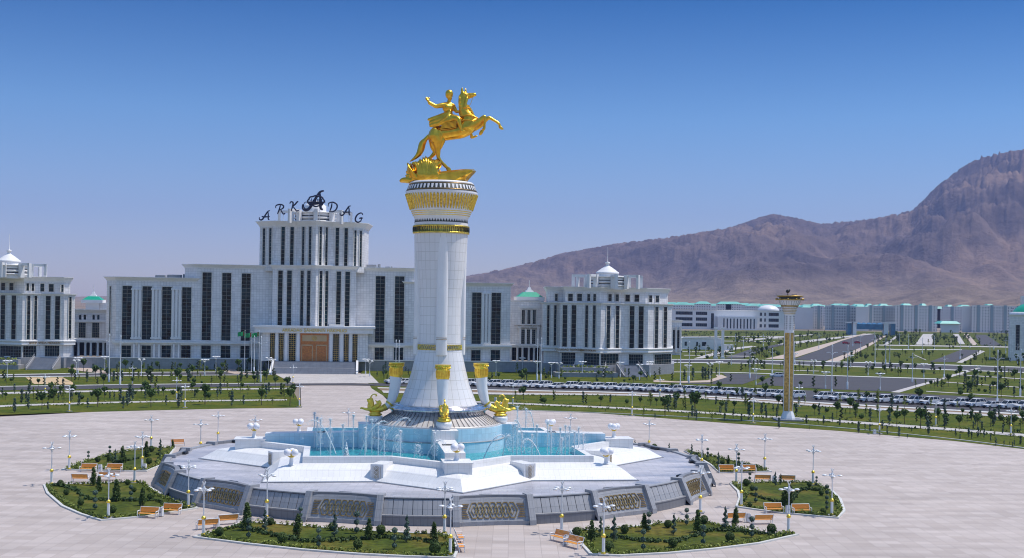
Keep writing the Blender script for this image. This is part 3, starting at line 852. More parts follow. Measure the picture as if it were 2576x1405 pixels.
for o, x in JL:
    if o.location.y > 165: s = 'white water jet rising behind the drum, %s' ; side = 'b'
    if o.location.y > 165:
        seen['b'] = seen.get('b', 0) + 1; lab = '%s jet from the left in the rear pool behind the column' % nth(seen['b'])
    elif x < CX + 1.6: kl += 1; lab = '%s water jet from the left in the pool left of the front wall' % nth(kl)
    else: kr += 1; lab = '%s water jet from the left in the pool right of the front wall' % nth(kr)
    tag(o, lab, 'water jet', 'water jets in the fountain pool')

# ================================================================== MONUMENT COLUMN
mon = thing('monument_column', 'tall white marble column with gold relief capital carrying the golden horseman', 'monument', (CX, CY, 0), ROT)
mb = MB()
mb.lathe([(7.95, 6.98), (7.98, 7.14), (7.6, 7.2), (5.9, 8.3)], n=64, cap=False)
skirt = mb.build('metal_skirt', 'skirt_metal', mon)
mb = MB()
for i in range(72):
    a = 2 * PI * i / 72
    p0, p1 = Vector((7.75 * math.cos(a), 7.75 * math.sin(a), 7.19)), Vector((5.95 * math.cos(a), 5.95 * math.sin(a), 8.31))
    mb.tube([p0, p1], 0.035, 4, 0, False)
mb.build('seam', 'skirt_seam', skirt)
mb = MB()
mb.lathe([(5.85, 8.2), (6.05, 8.3), (6.05, 8.75), (6.28, 8.8), (6.42, 9.0), (6.3, 9.22), (5.95, 9.25), (5.95, 9.36), (5.6, 9.45), (5.15, 9.5)], n=96, cap=False)
mb.build('base_ring', 'chrome', mon)
def zpx(y): return 22 + (770 - y) * 0.05074
prof_px = [(1023, 100), (1010, 95), (995, 89), (983, 84.5), (971, 79.5), (955, 74.5), (939, 70), (920, 65.5), (900, 61), (885, 57.5), (870, 55.3), (850, 54), (800, 53.5), (763, 53.8), (735, 56), (700, 59.5), (670, 62), (640, 64), (615, 66), (588, 68)]
cprof = [(w * 0.0504, zpx(y)) for y, w in prof_px]
cprof[0] = (cprof[0][0], 9.4)
mb = MB(); mb.lathe(cprof, n=64, cap=False)
def uv_col(co, pl):
    a = math.atan2(co.y, co.x)
    if pl.center.x < 0 and abs(pl.center.y) < 0.35 and a < 0: a += 2 * PI
    return a * 3.34, co.z
mb.build('shaft', 'marble_column', mon, uvf=uv_col)
for q in range(4):                            # four rounded pilasters standing proud of the waist
    a = -PI / 2 + q * PI / 2
    ca, sa = math.cos(a), math.sin(a)
    mb = MB(); n = 10
    zs = [15.75, 15.8, 18.2, 22, 26, 29, 30.9, 31.2]
    offs = [3.28, 3.32, 3.32, 3.30, 3.30, 3.36, 3.42, 3.42]
    rows = []
    for z, ro in zip(zs, offs):
        row = []
        for k in range(n + 1):
            t = k / n; s = 0.70 * math.cos(PI * (1 - t)); d = 0.42 * math.sin(PI * t) ** 0.8
            r = ro - 0.42 + d
            row.append((r * ca - s * sa, r * sa + s * ca, z))
        inner = [((1.9) * ca - s * sa, (1.9) * sa + s * ca, z) for s in (.70, -.70)]
        rows.append(row + inner)
    m_ = n + 3
    vs = [p for r_ in rows for p in r_]
    fs = [(j * m_ + k, j * m_ + (k + 1) % m_, (j + 1) * m_ + (k + 1) % m_, (j + 1) * m_ + k) for j in range(len(zs) - 1) for k in range(m_)]
    mb.add(vs, fs, 0, False); mb.add(rows[0], [tuple(range(m_))[::-1]]); mb.add(rows[-1], [tuple(range(m_))])
    pil = mb.build('pilaster', 'marble_plain', mon)
    mb = MB()
    for z in (17.75, 17.95):
        mb.tube([((ro_ := 3.33 - .42 + .42 * math.sin(PI * k / n) ** .8 + .01) * ca - 0.70 * math.cos(PI * (1 - k / n)) * sa, ro_ * sa + 0.70 * math.cos(PI * (1 - k / n)) * ca, z) for k in range(n + 1)], 0.03, 4)
    mb.build('moulding', 'bronze', pil)
# lattice frieze low on the shaft
mb = MB(); mb.lathe([(2.86, 16.4), (2.88, 17.05)], n=64, cap=False); fr = mb.build('frieze', 'granite_light', mon)
mb = MB()
for z in (16.42, 17.03): mb.lathe([(2.9, z - .04), (2.93, z), (2.9, z + .04)], n=64, cap=False)
for i in range(60):
    a0, a1 = 2 * PI * i / 60, 2 * PI * (i + 1) / 60
    for za, zb in ((16.45, 17.0), (17.0, 16.45)):
        mb.tube([(2.9 * math.cos(a0), 2.9 * math.sin(a0), za), (2.9 * math.cos(a1), 2.9 * math.sin(a1), zb)], 0.035, 4, 0, False)
mb.build('frieze_lattice', 'gold_relief', fr)
# gold band with wheat-ear chevrons
mb = MB(); mb.lathe([(3.4, 31.1), (3.62, 31.15), (3.62, 31.28), (3.56, 31.3), (3.56, 31.95), (3.62, 31.98), (3.62, 32.1), (3.4, 32.15)], n=64, cap=False)
gb = mb.build('gold_band', 'gold_relief', mon)
mb = MB()
for i in range(84):
    a = 2 * PI * i / 84; d = 0.026 * (1 if math.sin(a * 2 + .4) > 0 else -1)
    for s in (1, -1):
        mb.tube([(3.6 * math.cos(a), 3.6 * math.sin(a), 31.63 + s * .27), (3.6 * math.cos(a + d), 3.6 * math.sin(a + d), 31.63)], 0.045, 4, 0, False)
mb.build('chevron', 'dark_relief', gb)
# capital
cap_prof = [(3.35, 32.1), (3.42, 32.15), (3.42, 32.5), (3.36, 32.55), (3.40, 32.95), (3.78, 33.75), (3.88, 34.05), (4.52, 36.05), (4.58, 36.2), (4.58, 36.42), (4.47, 36.48), (4.12, 37.35), (4.12, 37.5), (3.95, 37.66), (0.01, 37.72)]
mb = MB(); mb.lathe(cap_prof, n=72, cap=False, smooth=False); capo = mb.build('capital', 'marble_plain', mon, uvf=uv_col)
def crad(z):
    for (r0, z0), (r1, z1) in zip(cap_prof, cap_prof[1:]):
        if z0 <= z <= z1: return r0 + (r1 - r0) * (z - z0) / (z1 - z0)
    return 4
def cp(a, z, off=0.02): r = crad(z) + off; return (r * math.cos(a), r * math.sin(a), z)
mb = MB(); NL = 64
for i in range(NL):                           # wheat-ear leaves
    a = 2 * PI * i / NL; w0 = 0.43 * 2 * PI / NL
    zs = [34.12, 34.3, 34.6, 35.2, 35.7, 35.95, 36.08]; ws = [0, .6, .9, 1, .95, .6, 0]
    for j in range(6):
        mb.face([cp(a - w0 * ws[j], zs[j]), cp(a, zs[j], .15), cp(a, zs[j + 1], .15), cp(a - w0 * ws[j + 1], zs[j + 1])])
        mb.face([cp(a, zs[j], .15), cp(a + w0 * ws[j], zs[j]), cp(a + w0 * ws[j + 1], zs[j + 1]), cp(a, zs[j + 1], .15)])
leaf_o = mb.build('leaf_relief', 'gold_relief', capo)
mb = MB()
for z in (33.88, 33.64, 33.40): mb.lathe([(crad(z - .04) + .01, z - .045), (crad(z) + .05, z), (crad(z + .04) + .01, z + .045)], n=64, cap=False)
mb.build('gold_stripe', 'gold_bright', capo)
mb = MB()
NT = 60
for i in range(NT):                           # dark triangles at the neck
    a = 2 * PI * i / NT; w0 = .42 * 2 * PI / NT
    mb.face([cp(a - w0, 32.6), cp(a + w0, 32.6), cp(a, 32.93)])
mb.lathe([(3.40, 32.5), (3.45, 32.53), (3.40, 32.6)], n=64, cap=False)
mb.lathe([(4.56, 36.42), (4.60, 36.46), (4.50, 36.5)], n=64, cap=False)
mb.build('neck_relief', 'dark_relief', capo)
mb = MB()
mb.lathe([(4.48, 36.5), (4.46, 36.54), (4.17, 37.30), (4.13, 37.33)], n=64, cap=False)
drk = mb.build('cornice_band', 'dark_relief', capo)
mb = MB(); NK = 52
for i in range(NK):                           # white teeth under the rim
    a = 2 * PI * i / NK; w0 = .30 * 2 * PI / NK; w1 = .17 * 2 * PI / NK
    def q_(aa, z, o=.07): r = 4.47 - (z - 36.5) * .42 + o; return (r * math.cos(aa), r * math.sin(aa), z)
    P1, P2, P3, P4 = q_(a - w1, 36.66), q_(a + w1, 36.66), q_(a + w0, 37.2), q_(a - w0, 37.2)
    mb.face([P1, P2, P3, P4])
    I1, I2, I3, I4 = q_(a - w1, 36.66, 0), q_(a + w1, 36.66, 0), q_(a + w0, 37.2, 0), q_(a - w0, 37.2, 0)
    mb.face([I1, P1, P4, I4]); mb.face([P2, I2, I3, P3]); mb.face([I2, P2, P1, I1]); mb.face([P4, P3, I3, I4])
mb.build('tooth', 'marble_plain', drk)
mb = MB(); mb.lathe([(4.5, 36.5), (4.53, 36.56), (4.46, 36.62)], n=64, cap=False); mb.lathe([(4.16, 37.24), (4.2, 37.32), (4.14, 37.4)], n=64, cap=False); mb.build('bronze_rim', 'bronze', capo)

# ================================================================== EQUESTRIAN STATUE
SC = 0.01499
def sp(x, y, d=0.0):                          # statue drawing coordinates -> world metres, d = depth towards the back
    return ((x - 478 - 0.0155 * (893 - y)) * SC, d, (893 - y + 0.0155 * (x - 478)) * SC)
def chain(pts, k=1.0):
    return [(*sp(p[0], p[1], p[3] if len(p) > 3 else 0.0), p[2] * SC * k) for p in pts]
statue = thing('equestrian_statue', 'golden statue of a horseman on a leaping horse, on top of the column', 'statue', (CX, CY, 37.7))
horse = remeshed('horse', [
    chain([(428, 488, 66), (470, 482, 62), (560, 470, 60), (640, 452, 66), (700, 415, 70), (722, 385, 56)]),
    chain([(440, 470, 58), (560, 450, 50), (650, 430, 58)]),
    chain([(700, 385, 66), (700, 345, 62), (676, 300, 50), (660, 250, 40), (652, 205, 36), (655, 170, 34), (664, 150, 30)]),
    chain([(728, 350, 40), (712, 300, 36), (690, 255, 28)]),
    chain([(740, 395, 46), (748, 375, 40)]),
    chain([(662, 150, 31), (690, 158, 27), (715, 150, 20), (742, 146, 17), (758, 143, 14), (764, 150, 9)]),
    chain([(685, 170, 22), (712, 166, 14), (745, 157, 10)]),
    chain([(651, 122, 13, -.12), (650, 100, 9, -.14), (652, 82, 2, -.15)]), chain([(680, 122, 12, .12), (681, 105, 8, .14), (680, 86, 2, .15)]),
    # mane and neck folds, chest and flank muscles
    *[chain([(640 - i * 1.5, 150 + i * 26, 10, -.18), (628 + i * 2, 168 + i * 27, 9, -.34), (632 + i * 4, 186 + i * 27, 5, -.55)]) for i in range(7)],
    chain([(690, 180, 16, -.30), (682, 220, 14, -.52), (676, 260, 12, -.68)]), chain([(742, 395, 30, -.55), (720, 420, 26, -.75), (690, 430, 16, -.88)]),
    chain([(420, 460, 34, -.62), (412, 500, 38, -.68), (420, 540, 28, -.72)]), chain([(460, 470, 22, -.75), (470, 510, 18, -.78), (462, 550, 12, -.62)]),
    # near foreleg
    chain([(735, 415, 42, -.45), (790, 382, 27, -.5), (838, 338, 16, -.5), (845, 362, 14, -.5), (842, 405, 11, -.5), (838, 438, 13, -.5), (824, 455, 11, -.5)]),
    chain([(822, 458, 14, -.5), (812, 474, 16, -.5), (804, 488, 10, -.5)]),
    # far foreleg
    chain([(745, 415, 40, .45), (800, 395, 30, .5), (850, 352, 20, .5), (882, 338, 16, .5), (925, 360, 12, .5), (962, 386, 12, .5), (972, 402, 10, .5)]),
    chain([(972, 412, 13, .5), (982, 424, 14, .5), (1000, 434, 6, .5)]),
    # near hind leg
    chain([(425, 500, 62, -.3), (440, 545, 46, -.45), (446, 600, 28, -.5), (448, 650, 20, -.5), (452, 685, 16, -.5), (478, 722, 12, -.5), (508, 754, 15, -.5), (526, 770, 11, -.5)]),
    chain([(528, 775, 14, -.5), (538, 786, 20, -.5), (540, 792, 20, -.5)]),
    chain([(480, 540, 30, -.4), (470, 600, 12, -.45)]),
    # far hind leg
    chain([(405, 525, 44, .35), (408, 580, 34, .5), (420, 625, 22, .5), (400, 655, 17, .5), (376, 680, 14, .5), (372, 700, 16, .5)]),
    # tail
    chain([(362, 500, 16), (335, 530, 18), (308, 560, 24), (298, 600, 26), (286, 640, 24), (262, 672, 17), (230, 698, 10), (205, 714, 4)]),
    chain([(345, 520, 14, .1), (322, 560, 20, .15), (312, 610, 18, .15), (290, 655, 14, .1)]),
], 0.065, 'gold', statue, smooth=2)
mb = MB()                                     # reins and bridle
def tb(pts, r, n=6): mb.tube([sp(*p) for p in pts], r, n)
tb([(742, 168, -.2), (735, 195, -.25), (722, 232, -.45), (705, 250, -.6)], 0.035)
tb([(700, 250, -.6), (660, 262, -.72), (612, 262, -.45)], 0.035)
tb([(668, 125, -.45), (688, 150, -.42), (716, 168, -.3)], 0.05); tb([(716, 132, -.25), (728, 150, -.32), (722, 166, -.25)], 0.045)
mb.build('bridle', 'gold', horse)
mb = MB()
for i in range(5):
    tb([(470 + i * 3, 440 - i * 9, -.92 + .02 * i), (540, 432 - i * 10, -1.0), (604, 420 - i * 9, -1.02)], 0.075)
tb([(470, 452, -.9), (540, 446, -1.0), (606, 430, -1.02)], 0.05)
tb([(785, 352, -.55), (740, 330, -.85), (690, 326, -.95), (640, 335, -.9)], 0.09)
tb([(745, 375, -.8), (700, 368, -1.03), (650, 372, -1.0)], 0.07)
for i in range(5): tb([(704 + i * 12, 246 + i * 22, -.55), (722 + i * 11, 262 + i * 24, -.35), (726 + i * 11, 285 + i * 20, -.1)], 0.06)
mb.build('saddle_cloth', 'gold', horse)
rider = remeshed('rider', [
    chain([(540, 148, 33), (541, 135, 34)]),                                     # tall sheepskin hat
    chain([(545, 172, 22, -.03), (546, 184, 16, -.1)]), chain([(556, 168, 6, -.32), (560, 176, 5, -.36)], .9), chain([(546, 190, 12, -.1), (550, 200, 8, -.18)]),
    chain([(541, 190, 15), (536, 222, 17)]),
    chain([(500, 236, 24, -.25), (535, 232, 26), (572, 240, 23, .25)]),
    chain([(520, 258, 38, -.1), (545, 258, 38, .1)]), chain([(530, 258, 40), (533, 290, 36), (536, 325, 40), (542, 345, 40)]),
    chain([(500, 236, 23, -.3), (468, 244, 21, -.55), (432, 252, 18, -.75), (405, 240, 16, -.85), (378, 226, 15, -.95)]),
    chain([(378, 224, 10, -.95), (366, 208, 11, -1.0), (358, 200, 9, -1.0)]),
    chain([(362, 200, 4, -1.02), (352, 190, 4, -1.05), (344, 180, 3, -1.08)]), chain([(364, 198, 4, -.98), (357, 187, 4, -.98), (352, 177, 3, -1.0)]),
    chain([(368, 196, 4, -.95), (364, 184, 4, -.92), (361, 177, 3, -.9)]), chain([(372, 200, 4.5, -.98), (376, 188, 4, -.96), (372, 178, 3, -.94)]), chain([(358, 206, 4, -1.0), (348, 198, 3.5, -1.04), (342, 192, 3, -1.06)]),
    chain([(572, 242, 22, .3), (590, 268, 17, .2), (600, 286, 15, 0), (618, 290, 12, -.1), (630, 288, 11, -.15)]),
    chain([(560, 348, 36, -.4), (600, 356, 31, -.7), (624, 368, 24, -.9), (628, 395, 21, -.98), (640, 430, 17, -1.0), (650, 455, 12, -1.02)]),
    chain([(648, 460, 13, -1.03), (668, 466, 11, -1.06), (684, 464, 7, -1.08)]),
    chain([(560, 348, 34, .4), (620, 375, 26, .95), (690, 430, 20, 1.02), (728, 480, 13, 1.0), (730, 500, 12, 1.0), (772, 488, 8, 1.0)]),
    # the flying coat
    chain([(528, 318, 32, -.3), (490, 330, 26, -.4), (440, 345, 22, -.45), (395, 356, 17, -.5), (368, 362, 11, -.55)]),
    chain([(540, 345, 30, -.5), (490, 355, 24, -.55), (435, 372, 20, -.6), (384, 388, 14, -.62)]),
    chain([(560, 362, 30, -.6), (510, 376, 24, -.65), (450, 395, 18, -.68), (396, 408, 14, -.68), (382, 418, 9, -.68)]),
    chain([(540, 380, 20, -.7), (490, 396, 14, -.72), (430, 415, 11, -.72), (392, 424, 7, -.7)]),
    chain([(500, 340, 22, .3), (430, 365, 18, .35), (378, 395, 12, .3)]),
    chain([(500, 360, 30, 0), (440, 380, 26, 0), (400, 395, 18, 0)]),
    chain([(552, 288, 8, -.55), (520, 315, 9, -.68), (480, 350, 8, -.75), (440, 375, 7, -.8)]),
    chain([(556, 300, 7, -.5), (530, 330, 9, -.8), (505, 358, 8, -.9), (470, 380, 7, -.92)]),
], 0.05, 'gold', statue, smooth=2)
rock_ch = []
crest = [(240, 712), (262, 708), (283, 706), (300, 686), (322, 672), (345, 664), (368, 672), (392, 684), (415, 690), (436, 688), (450, 700)]
rr = random.Random(3)
for i, (x, y) in enumerate(crest):
    bx = 300 + i * 15
    for dd in (-1.2, -.5, .3, 1.1):
        jx, jy = rr.uniform(-7, 7), rr.uniform(-6, 10)
        rock_ch.append(chain([(bx, 890, 26, dd * 1.3), (bx - 14, 830, 24, dd * 1.25), (bx - 20, 770, 20, dd * 1.1), (x + 8 + jx, (y + 770) / 2, 16, dd), (x + jx, y + 14 + jy + abs(dd) * 14, 9, dd * .8)]))
for i, (x, y) in enumerate([(205, 735), (180, 770), (172, 800), (168, 830), (165, 850)]):
    for dd in (-.8, 0, .8):
        rock_ch.append(chain([(300, 888 - i * 6, 24, dd * 1.5), (250, 860 - i * 18, 22, dd * 1.3), (215, (y + 840) / 2, 16, dd), (x + 10, y + 8 + rr.uniform(-4, 6), 9, dd * .8)]))
for dd in (-1, -.3, .5, 1.2): rock_ch.append(chain([(330, 880, 22, dd), (220, 878, 20, dd * .8), (160, 872, 20, dd * .6), (130, 880, 12, dd * .4)]))
for i in range(13):                            # drapery-like ribs fanning over the front and back of the rock
    for dd in (-1.95, 1.95):
        x, y = crest[min(i, 10)] if i < 11 else ((452, 730) if i == 11 else (458, 770))
        bx = 296 + i * 13.5
        rock_ch.append(chain([(bx, 892, 8, dd * .97), (bx - 10, 840, 9, dd), (bx - 16 + rr.uniform(-3, 3), 790, 9, dd * .93), ((x + bx) / 2 - 6, (y + 790) / 2, 8, dd * .8), (x + rr.uniform(-3, 3), y + 16, 6, dd * .55)]))
for i in range(6):
    for dd in (-1.8, 1.8):
        rock_ch.append(chain([(292 - i * 6, 888 - i * 9, 8, dd), (250 - i * 7, 856 - i * 14, 9, dd * .95), (215 - i * 4, 825 - i * 16, 8, dd * .75), (184 + i * 3, 800 - i * 13, 5, dd * .45)]))
rock = remeshed('rock', rock_ch, 0.06, 'gold', statue, smooth=1)
mb = MB()
def hull(xs, d):                              # faceted ship-like ledge on the right
    return [sp(x, y, d) for x, y in xs]
ctr = [(415, 893), (415, 812), (470, 808), (570, 795), (690, 781), (752, 779), (770, 800), (716, 858), (684, 899), (590, 893)]
front = hull([(425, 893), (425, 815), (470, 812), (575, 800), (690, 790), (735, 792), (750, 806), (700, 850), (672, 893), (590, 893)], -1.75)
mid = hull(ctr, 0.0)
backp = hull([(425, 893), (425, 815), (470, 812), (575, 800), (690, 790), (735, 792), (750, 806), (700, 850), (672, 893), (590, 893)], 1.75)
fr1 = hull([(460, 884), (460, 836), (480, 828), (575, 818), (690, 802), (735, 800), (750, 812), (640, 862), (600, 884), (560, 884)], -2.1)
n = len(ctr)
for A, B in ((fr1, front), (front, mid), (mid, backp)):
    for i in range(n):
        j = (i + 1) % n; mb.face([A[i], B[i], B[j], A[j]])
mb.face(fr1[::-1]); mb.face(backp)
mb.build('ledge', 'gold', rock)

# ================================================================== DRINKING HORNS WITH WINGED LIONS
def make_horn():
    t = thing('horn_sculpture', '', 'sculpture')
    k = 0.01075
    def o(x, z): return ((258 - x) * k, 0, (880 - z) * k)
    mb = MB(); mb.lathe([(.62, 0), (.80, .12), (.98, .5), (.98, .68), (.92, .86), (.70, .90)], n=28); mb.build('pedestal', 'white_paint', t)
    mb = MB(); mb.lathe([(.66, .88), (.70, .95), (.86, 1.0), (.88, 1.1), (.80, 1.18), (.62, 1.24), (.70, 1.32), (.72, 1.42), (.6, 1.46)], n=28); mb.build('collar', 'gold_bright', t)
    def ch(pts): return [(p[0], p[2] if len(p) > 3 else 0.0, p[1], p[-1]) for p in pts]
    lion = remeshed('winged_lion', [
        ch([(.55, 1.75, .40), (.1, 1.72, .46), (-.4, 1.70, .42), (-.8, 1.78, .40), (-1.15, 1.95, .40)]),
        ch([(.6, 1.8, .38), (.72, 2.2, .30), (.62, 2.6, .28), (.66, 2.88, .28)]), ch([(.72, 2.9, .24), (.92, 2.86, .17), (1.0, 2.95, .10)]), ch([(.80, 2.72, .12), (.95, 2.68, .09)]),
        ch([(.5, 2.95, .22), (.4, 2.6, .22), (.38, 2.25, .24)]),
        ch([(.58, 3.1, .10), (.55, 3.35, .09), (.35, 3.55, .08), (.1, 3.62, .08), (-.1, 3.56, .08), (-.14, 3.42, .09), (0.0, 3.40, .07)]),
        ch([(.7, 1.75, -.22, .24), (1.15, 1.68, -.24, .16), (1.55, 1.80, -.24, .12), (1.85, 1.82, -.24, .10)]), ch([(.7, 1.75, .22, .24), (1.15, 1.72, .24, .16), (1.6, 1.88, .24, .12), (1.8, 1.90, .24, .10)]),
        ] + [ch([(.3 - i * .06, 1.9, sg * .36, .20), (-.05 - i * .14, 2.2 + i * .04, sg * .44, .15), (-.30 - i * .06, 2.5 + i * .09 - abs(i - 2) * .06, sg * .42, .12), (-.18 - i * .12 + .12, 2.78 - i * .10, sg * .36, .08)]) for sg in (-1, 1) for i in range(5)],
        0.05, 'gold_bright', t, smooth=1)
    cx = [(-1.0, 1.86, .40), (-1.5, 2.15, .42), (-1.62, 2.27, .44), (-1.95, 2.72, .52), (-2.18, 3.4, .60), (-2.36, 4.2, .66), (-2.47, 5.0, .71), (-2.52, 5.9, .76)]
    mb = MB(); sl = smooth_line(cx, 5); sl = [p for p in sl if p[0] <= -1.3]
    mb.tube([(p[0], 0, p[1]) for p in sl], [p[2] for p in sl], 28); mb.build('horn_body', 'white_paint', t)
    mb = MB(); mb.tube([(-1.72, 0, 2.36), (-1.86, 0, 2.56)], [.52, .54], 28); mb.tube([(-1.0, 0, 1.85), (-1.4, 0, 2.08)], [.42, .45], 24); mb.build('gold_ring', 'gold_relief', t)
    mb = MB()
    mb.tube([(-2.51, 0, 5.85), (-2.53, 0, 6.0), (-2.55, 0, 6.9), (-2.57, 0, 7.15), (-2.58, 0, 7.18), (-2.59, 0, 7.55), (-2.6, 0, 7.58), (-2.6, 0, 7.68)], [.77, .79, .83, .84, .92, .95, 1.02, 1.0], 32)
    cup = mb.build('horn_rim', 'gold_bright', t)
    mb = MB()
    for i in range(20):
        a = 2 * PI * i / 20; 
        mb.tube([(-2.53 + .80 * math.cos(a), .80 * math.sin(a), 6.05), (-2.545 + .85 * math.cos(a), .85 * math.sin(a), 6.95)], .05, 5)
        mb.ball((-2.58 + .93 * math.cos(a), .93 * math.sin(a), 7.33), .10, 8)
    mb.build('rim_relief', 'gold_bright', cup)
    freeze(t)
    return t
hp = make_horn()
for q, txt in ((0, 'white drinking horn with gold rim and winged lion in front of the column'), (1, 'white drinking horn with gold rim and winged lion right of the column'),
               (3, 'white drinking horn with gold rim and winged lion left of the column'), ):
    a = ROT - PI / 2 + q * PI / 2
    if q == 1: a += R(-1)
    place(hp, (CX + 8.0 * math.cos(a), CY + 8.0 * math.sin(a), 7.02), txt, a, 1.0, 'horn sculptures around the column')

# ================================================================== GLOBE LAMPS ON THE BASIN
gl = thing('globe_lamp', '', 'lamp')
mb = MB(); mb.lathe([(.36, 0), (.36, .08), (.27, .14), (.23, .3), (.19, .8), (.22, .86)], n=20); mb.build('pedestal', 'white_paint', gl)
mb = MB(); mb.lathe([(.20, .84), (.26, .90), (.12, 1.0), (.10, 1.5), (.16, 1.6), (.02, 1.72)], n=14); 
for i in range(4):
    a = R(45 + 90 * i); mb.tube([(0, 0, .95), (.25 * math.cos(a), .25 * math.sin(a), .98), (.42 * math.cos(a), .42 * math.sin(a), 1.02)], .05, 6)
mb.build('gold_stem', 'gold_bright', gl)
for i in range(3):
    a = R(30 + 120 * i); mb = MB(); mb.ball((.47 * math.cos(a), .47 * math.sin(a), 1.45), .41, 24, k=14); mb.build('globe', 'globe_glass', gl)
freeze(gl)
gtxt = ['on the front block of the basin, nearest the camera', 'on the front right corner of the white star slope', 'on the right end block of the basin', 'behind the right part of the pool',
        '', 'behind the left part of the pool', 'on the left end block of the basin', 'on the front left corner of the white star slope']
for i in range(8):
    if i == 4: continue
    deg = -90 + RD + 45 * i
    r, z = (23.0, 5.13) if i % 2 == 0 else (25.3, 4.0)
    place(gl, pol(r, deg, z), 'cluster of white globes ' + gtxt[i], R(-30 + i * 13), 1.0, 'globe lamps on the fountain')
# ================================================================== BUILDINGS
def q1(x, y): return (x * .2563, y * .2563 + 610.8)
def q2(x, y): return (x * .234 + 673.5, y * .234 + 642.1)
def q3(x, y): return (x * .234 + 1174.6, y * .234 + 642.1)
def q4(x, y): return (x * .2285 + 258.4, y * .2285 + 642.1)
def qa(x, y): return (x * .1728 + 642.1, y * .1728 + 462.0)
def walk(px0, Y0, segs, yref):
    """plan vertices: from a start, along headings, each ending on the sight line of a picture x"""
    a, _ = ray(px0, yref); P = Vector((a * Y0 / FOC, Y0)); out = [P.copy()]
    for px, hd in segs:
        if isinstance(hd, tuple): P = P + Vector(hd); out.append(P.copy()); continue
        a, _ = ray(px, yref); d = Vector((math.cos(R(hd)), math.sin(R(hd))))
        s = (a * P.y - FOC * P.x) / (FOC * d.x - a * d.y); P = P + d * s; out.append(P.copy())
    return out
def offset(poly, d):
    n = len(poly); out = []
    for i in range(n):
        p0, p1, p2 = poly[i - 1], poly[i], poly[(i + 1) % n]
        a, b = (p1 - p0).normalized(), (p2 - p1).normalized()
        na, nb = Vector((a.y, -a.x)), Vector((b.y, -b.x))
        m_ = na + nb
        k = d / max(0.35, (m_.length / 2) ** 2) / 2
        out.append(p1 + m_ * k)
    return out
def loft_ring(mb, poly, prof, m=0):
    rings = [[(v.x, v.y, z) for v in offset(poly, d)] for d, z in prof]
    n = len(poly)
    for A, B in zip(rings, rings[1:]):
        for i in range(n):
            j = (i + 1) % n; mb.face([A[i], A[j], B[j], B[i]], m)
    return rings[-1]
def mass(root, poly, z0, z1, m='marble', name='wall', corn=1.0, ch=1.3, roof=True):
    mb = MB(); loft_ring(mb, poly, [(0, z0), (0, z1 - ch)])
    o = mb.build(name, m, root)
    mb = MB()
    if corn:
        top = loft_ring(mb, poly, [(0, z1 - ch), (corn * .15, z1 - ch), (corn * .2, z1 - ch * .8), (corn, z1 - .18), (corn + .08, z1 - .18), (corn + .08, z1), (-.6, z1), (-.6, z1 - .7)])
    else: top = loft_ring(mb, poly, [(0, z1 - ch), (0, z1), (-.5, z1), (-.5, z1 - .6)])
    mb.build('cornice', 'marble_plain', o)
    from mathutils.geometry import tessellate_polygon
    vs = [Vector(p) for p in top]; mb = MB(); mb.add(vs, [t for t in tessellate_polygon([vs])]); mb.build('roof', 'grey_panel', o)
    return o
def hitp(px, py, A, B):
    """where the sight line meets the upright plane through A-B: (metres along A-B, height)"""
    a, b = ray(px, py); d = (B - A).normalized()
    s = (a * A.y - FOC * A.x) / (FOC * d.x - a * d.y); P = A + d * s
    return s, CAMH + b * P.y / FOC
def wbox(mb, A, d, nrm, s0, s1, z0, z1, o0, o1, m=0):
    def P(s, o, z): return (A.x + d.x * s + nrm.x * o, A.y + d.y * s + nrm.y * o, z)
    vs = [P(s0, o1, z0), P(s1, o1, z0), P(s1, o0, z0), P(s0, o0, z0), P(s0, o1, z1), P(s1, o1, z1), P(s1, o0, z1), P(s0, o0, z1)]
    mb.add(vs, [(3, 2, 1, 0), (4, 5, 6, 7), (0, 1, 5, 4), (1, 2, 6, 5), (2, 3, 7, 6), (3, 0, 4, 7)], m)
def window(root, A, B, s0, s1, z0, z1, cols=2, rows=12, name='window', trim=.28, mw=.10, lat=False):
    d = (B - A).normalized(); n_ = Vector((d.y, -d.x))
    mb = MB()
    wbox(mb, A, d, n_, s0, s1, z0, z1, -.1, .05, 0)
    for k in range(1, cols):
        s = s0 + (s1 - s0) * k / cols; wbox(mb, A, d, n_, s - mw / 2, s + mw / 2, z0, z1, .04, .10, 1)
    for k in range(1, rows):
        z = z0 + (z1 - z0) * k / rows; wbox(mb, A, d, n_, s0, s1, z - mw / 2, z + mw / 2, .04, .11, 1)
    if trim:
        wbox(mb, A, d, n_, s0 - trim, s0, z0, z1, -.1, .22, 2); wbox(mb, A, d, n_, s1, s1 + trim, z0, z1, -.1, .22, 2)
        wbox(mb, A, d, n_, s0 - trim, s1 + trim, z1, z1 + trim, -.1, .24, 2)
    return mb.build(name, ['glass', 'tower_gold' if lat else 'mullion', 'window_trim'], root)
def win_px(root, seg, q, x0, x1, y0, y1, cols, rows, **k):
    A, B = seg
    (xa, ya), (xb, yb) = q(x0, y0), q(x1, y1)
    s0, _ = hitp(xa, (ya + yb) / 2, A, B); s1, _ = hitp(xb, (ya + yb) / 2, A, B)
    _, zt = hitp((xa + xb) / 2, ya, A, B); _, zb = hitp((xa + xb) / 2, yb, A, B)
    return window(root, A, B, s0, s1, zb, zt, cols, rows, **k)
def seg_of(poly, i): return poly[i], poly[i + 1]
PLZ = 3.4                                     # top of the grey plinth
HD = 6.9                                      # heading of the long facade, degrees
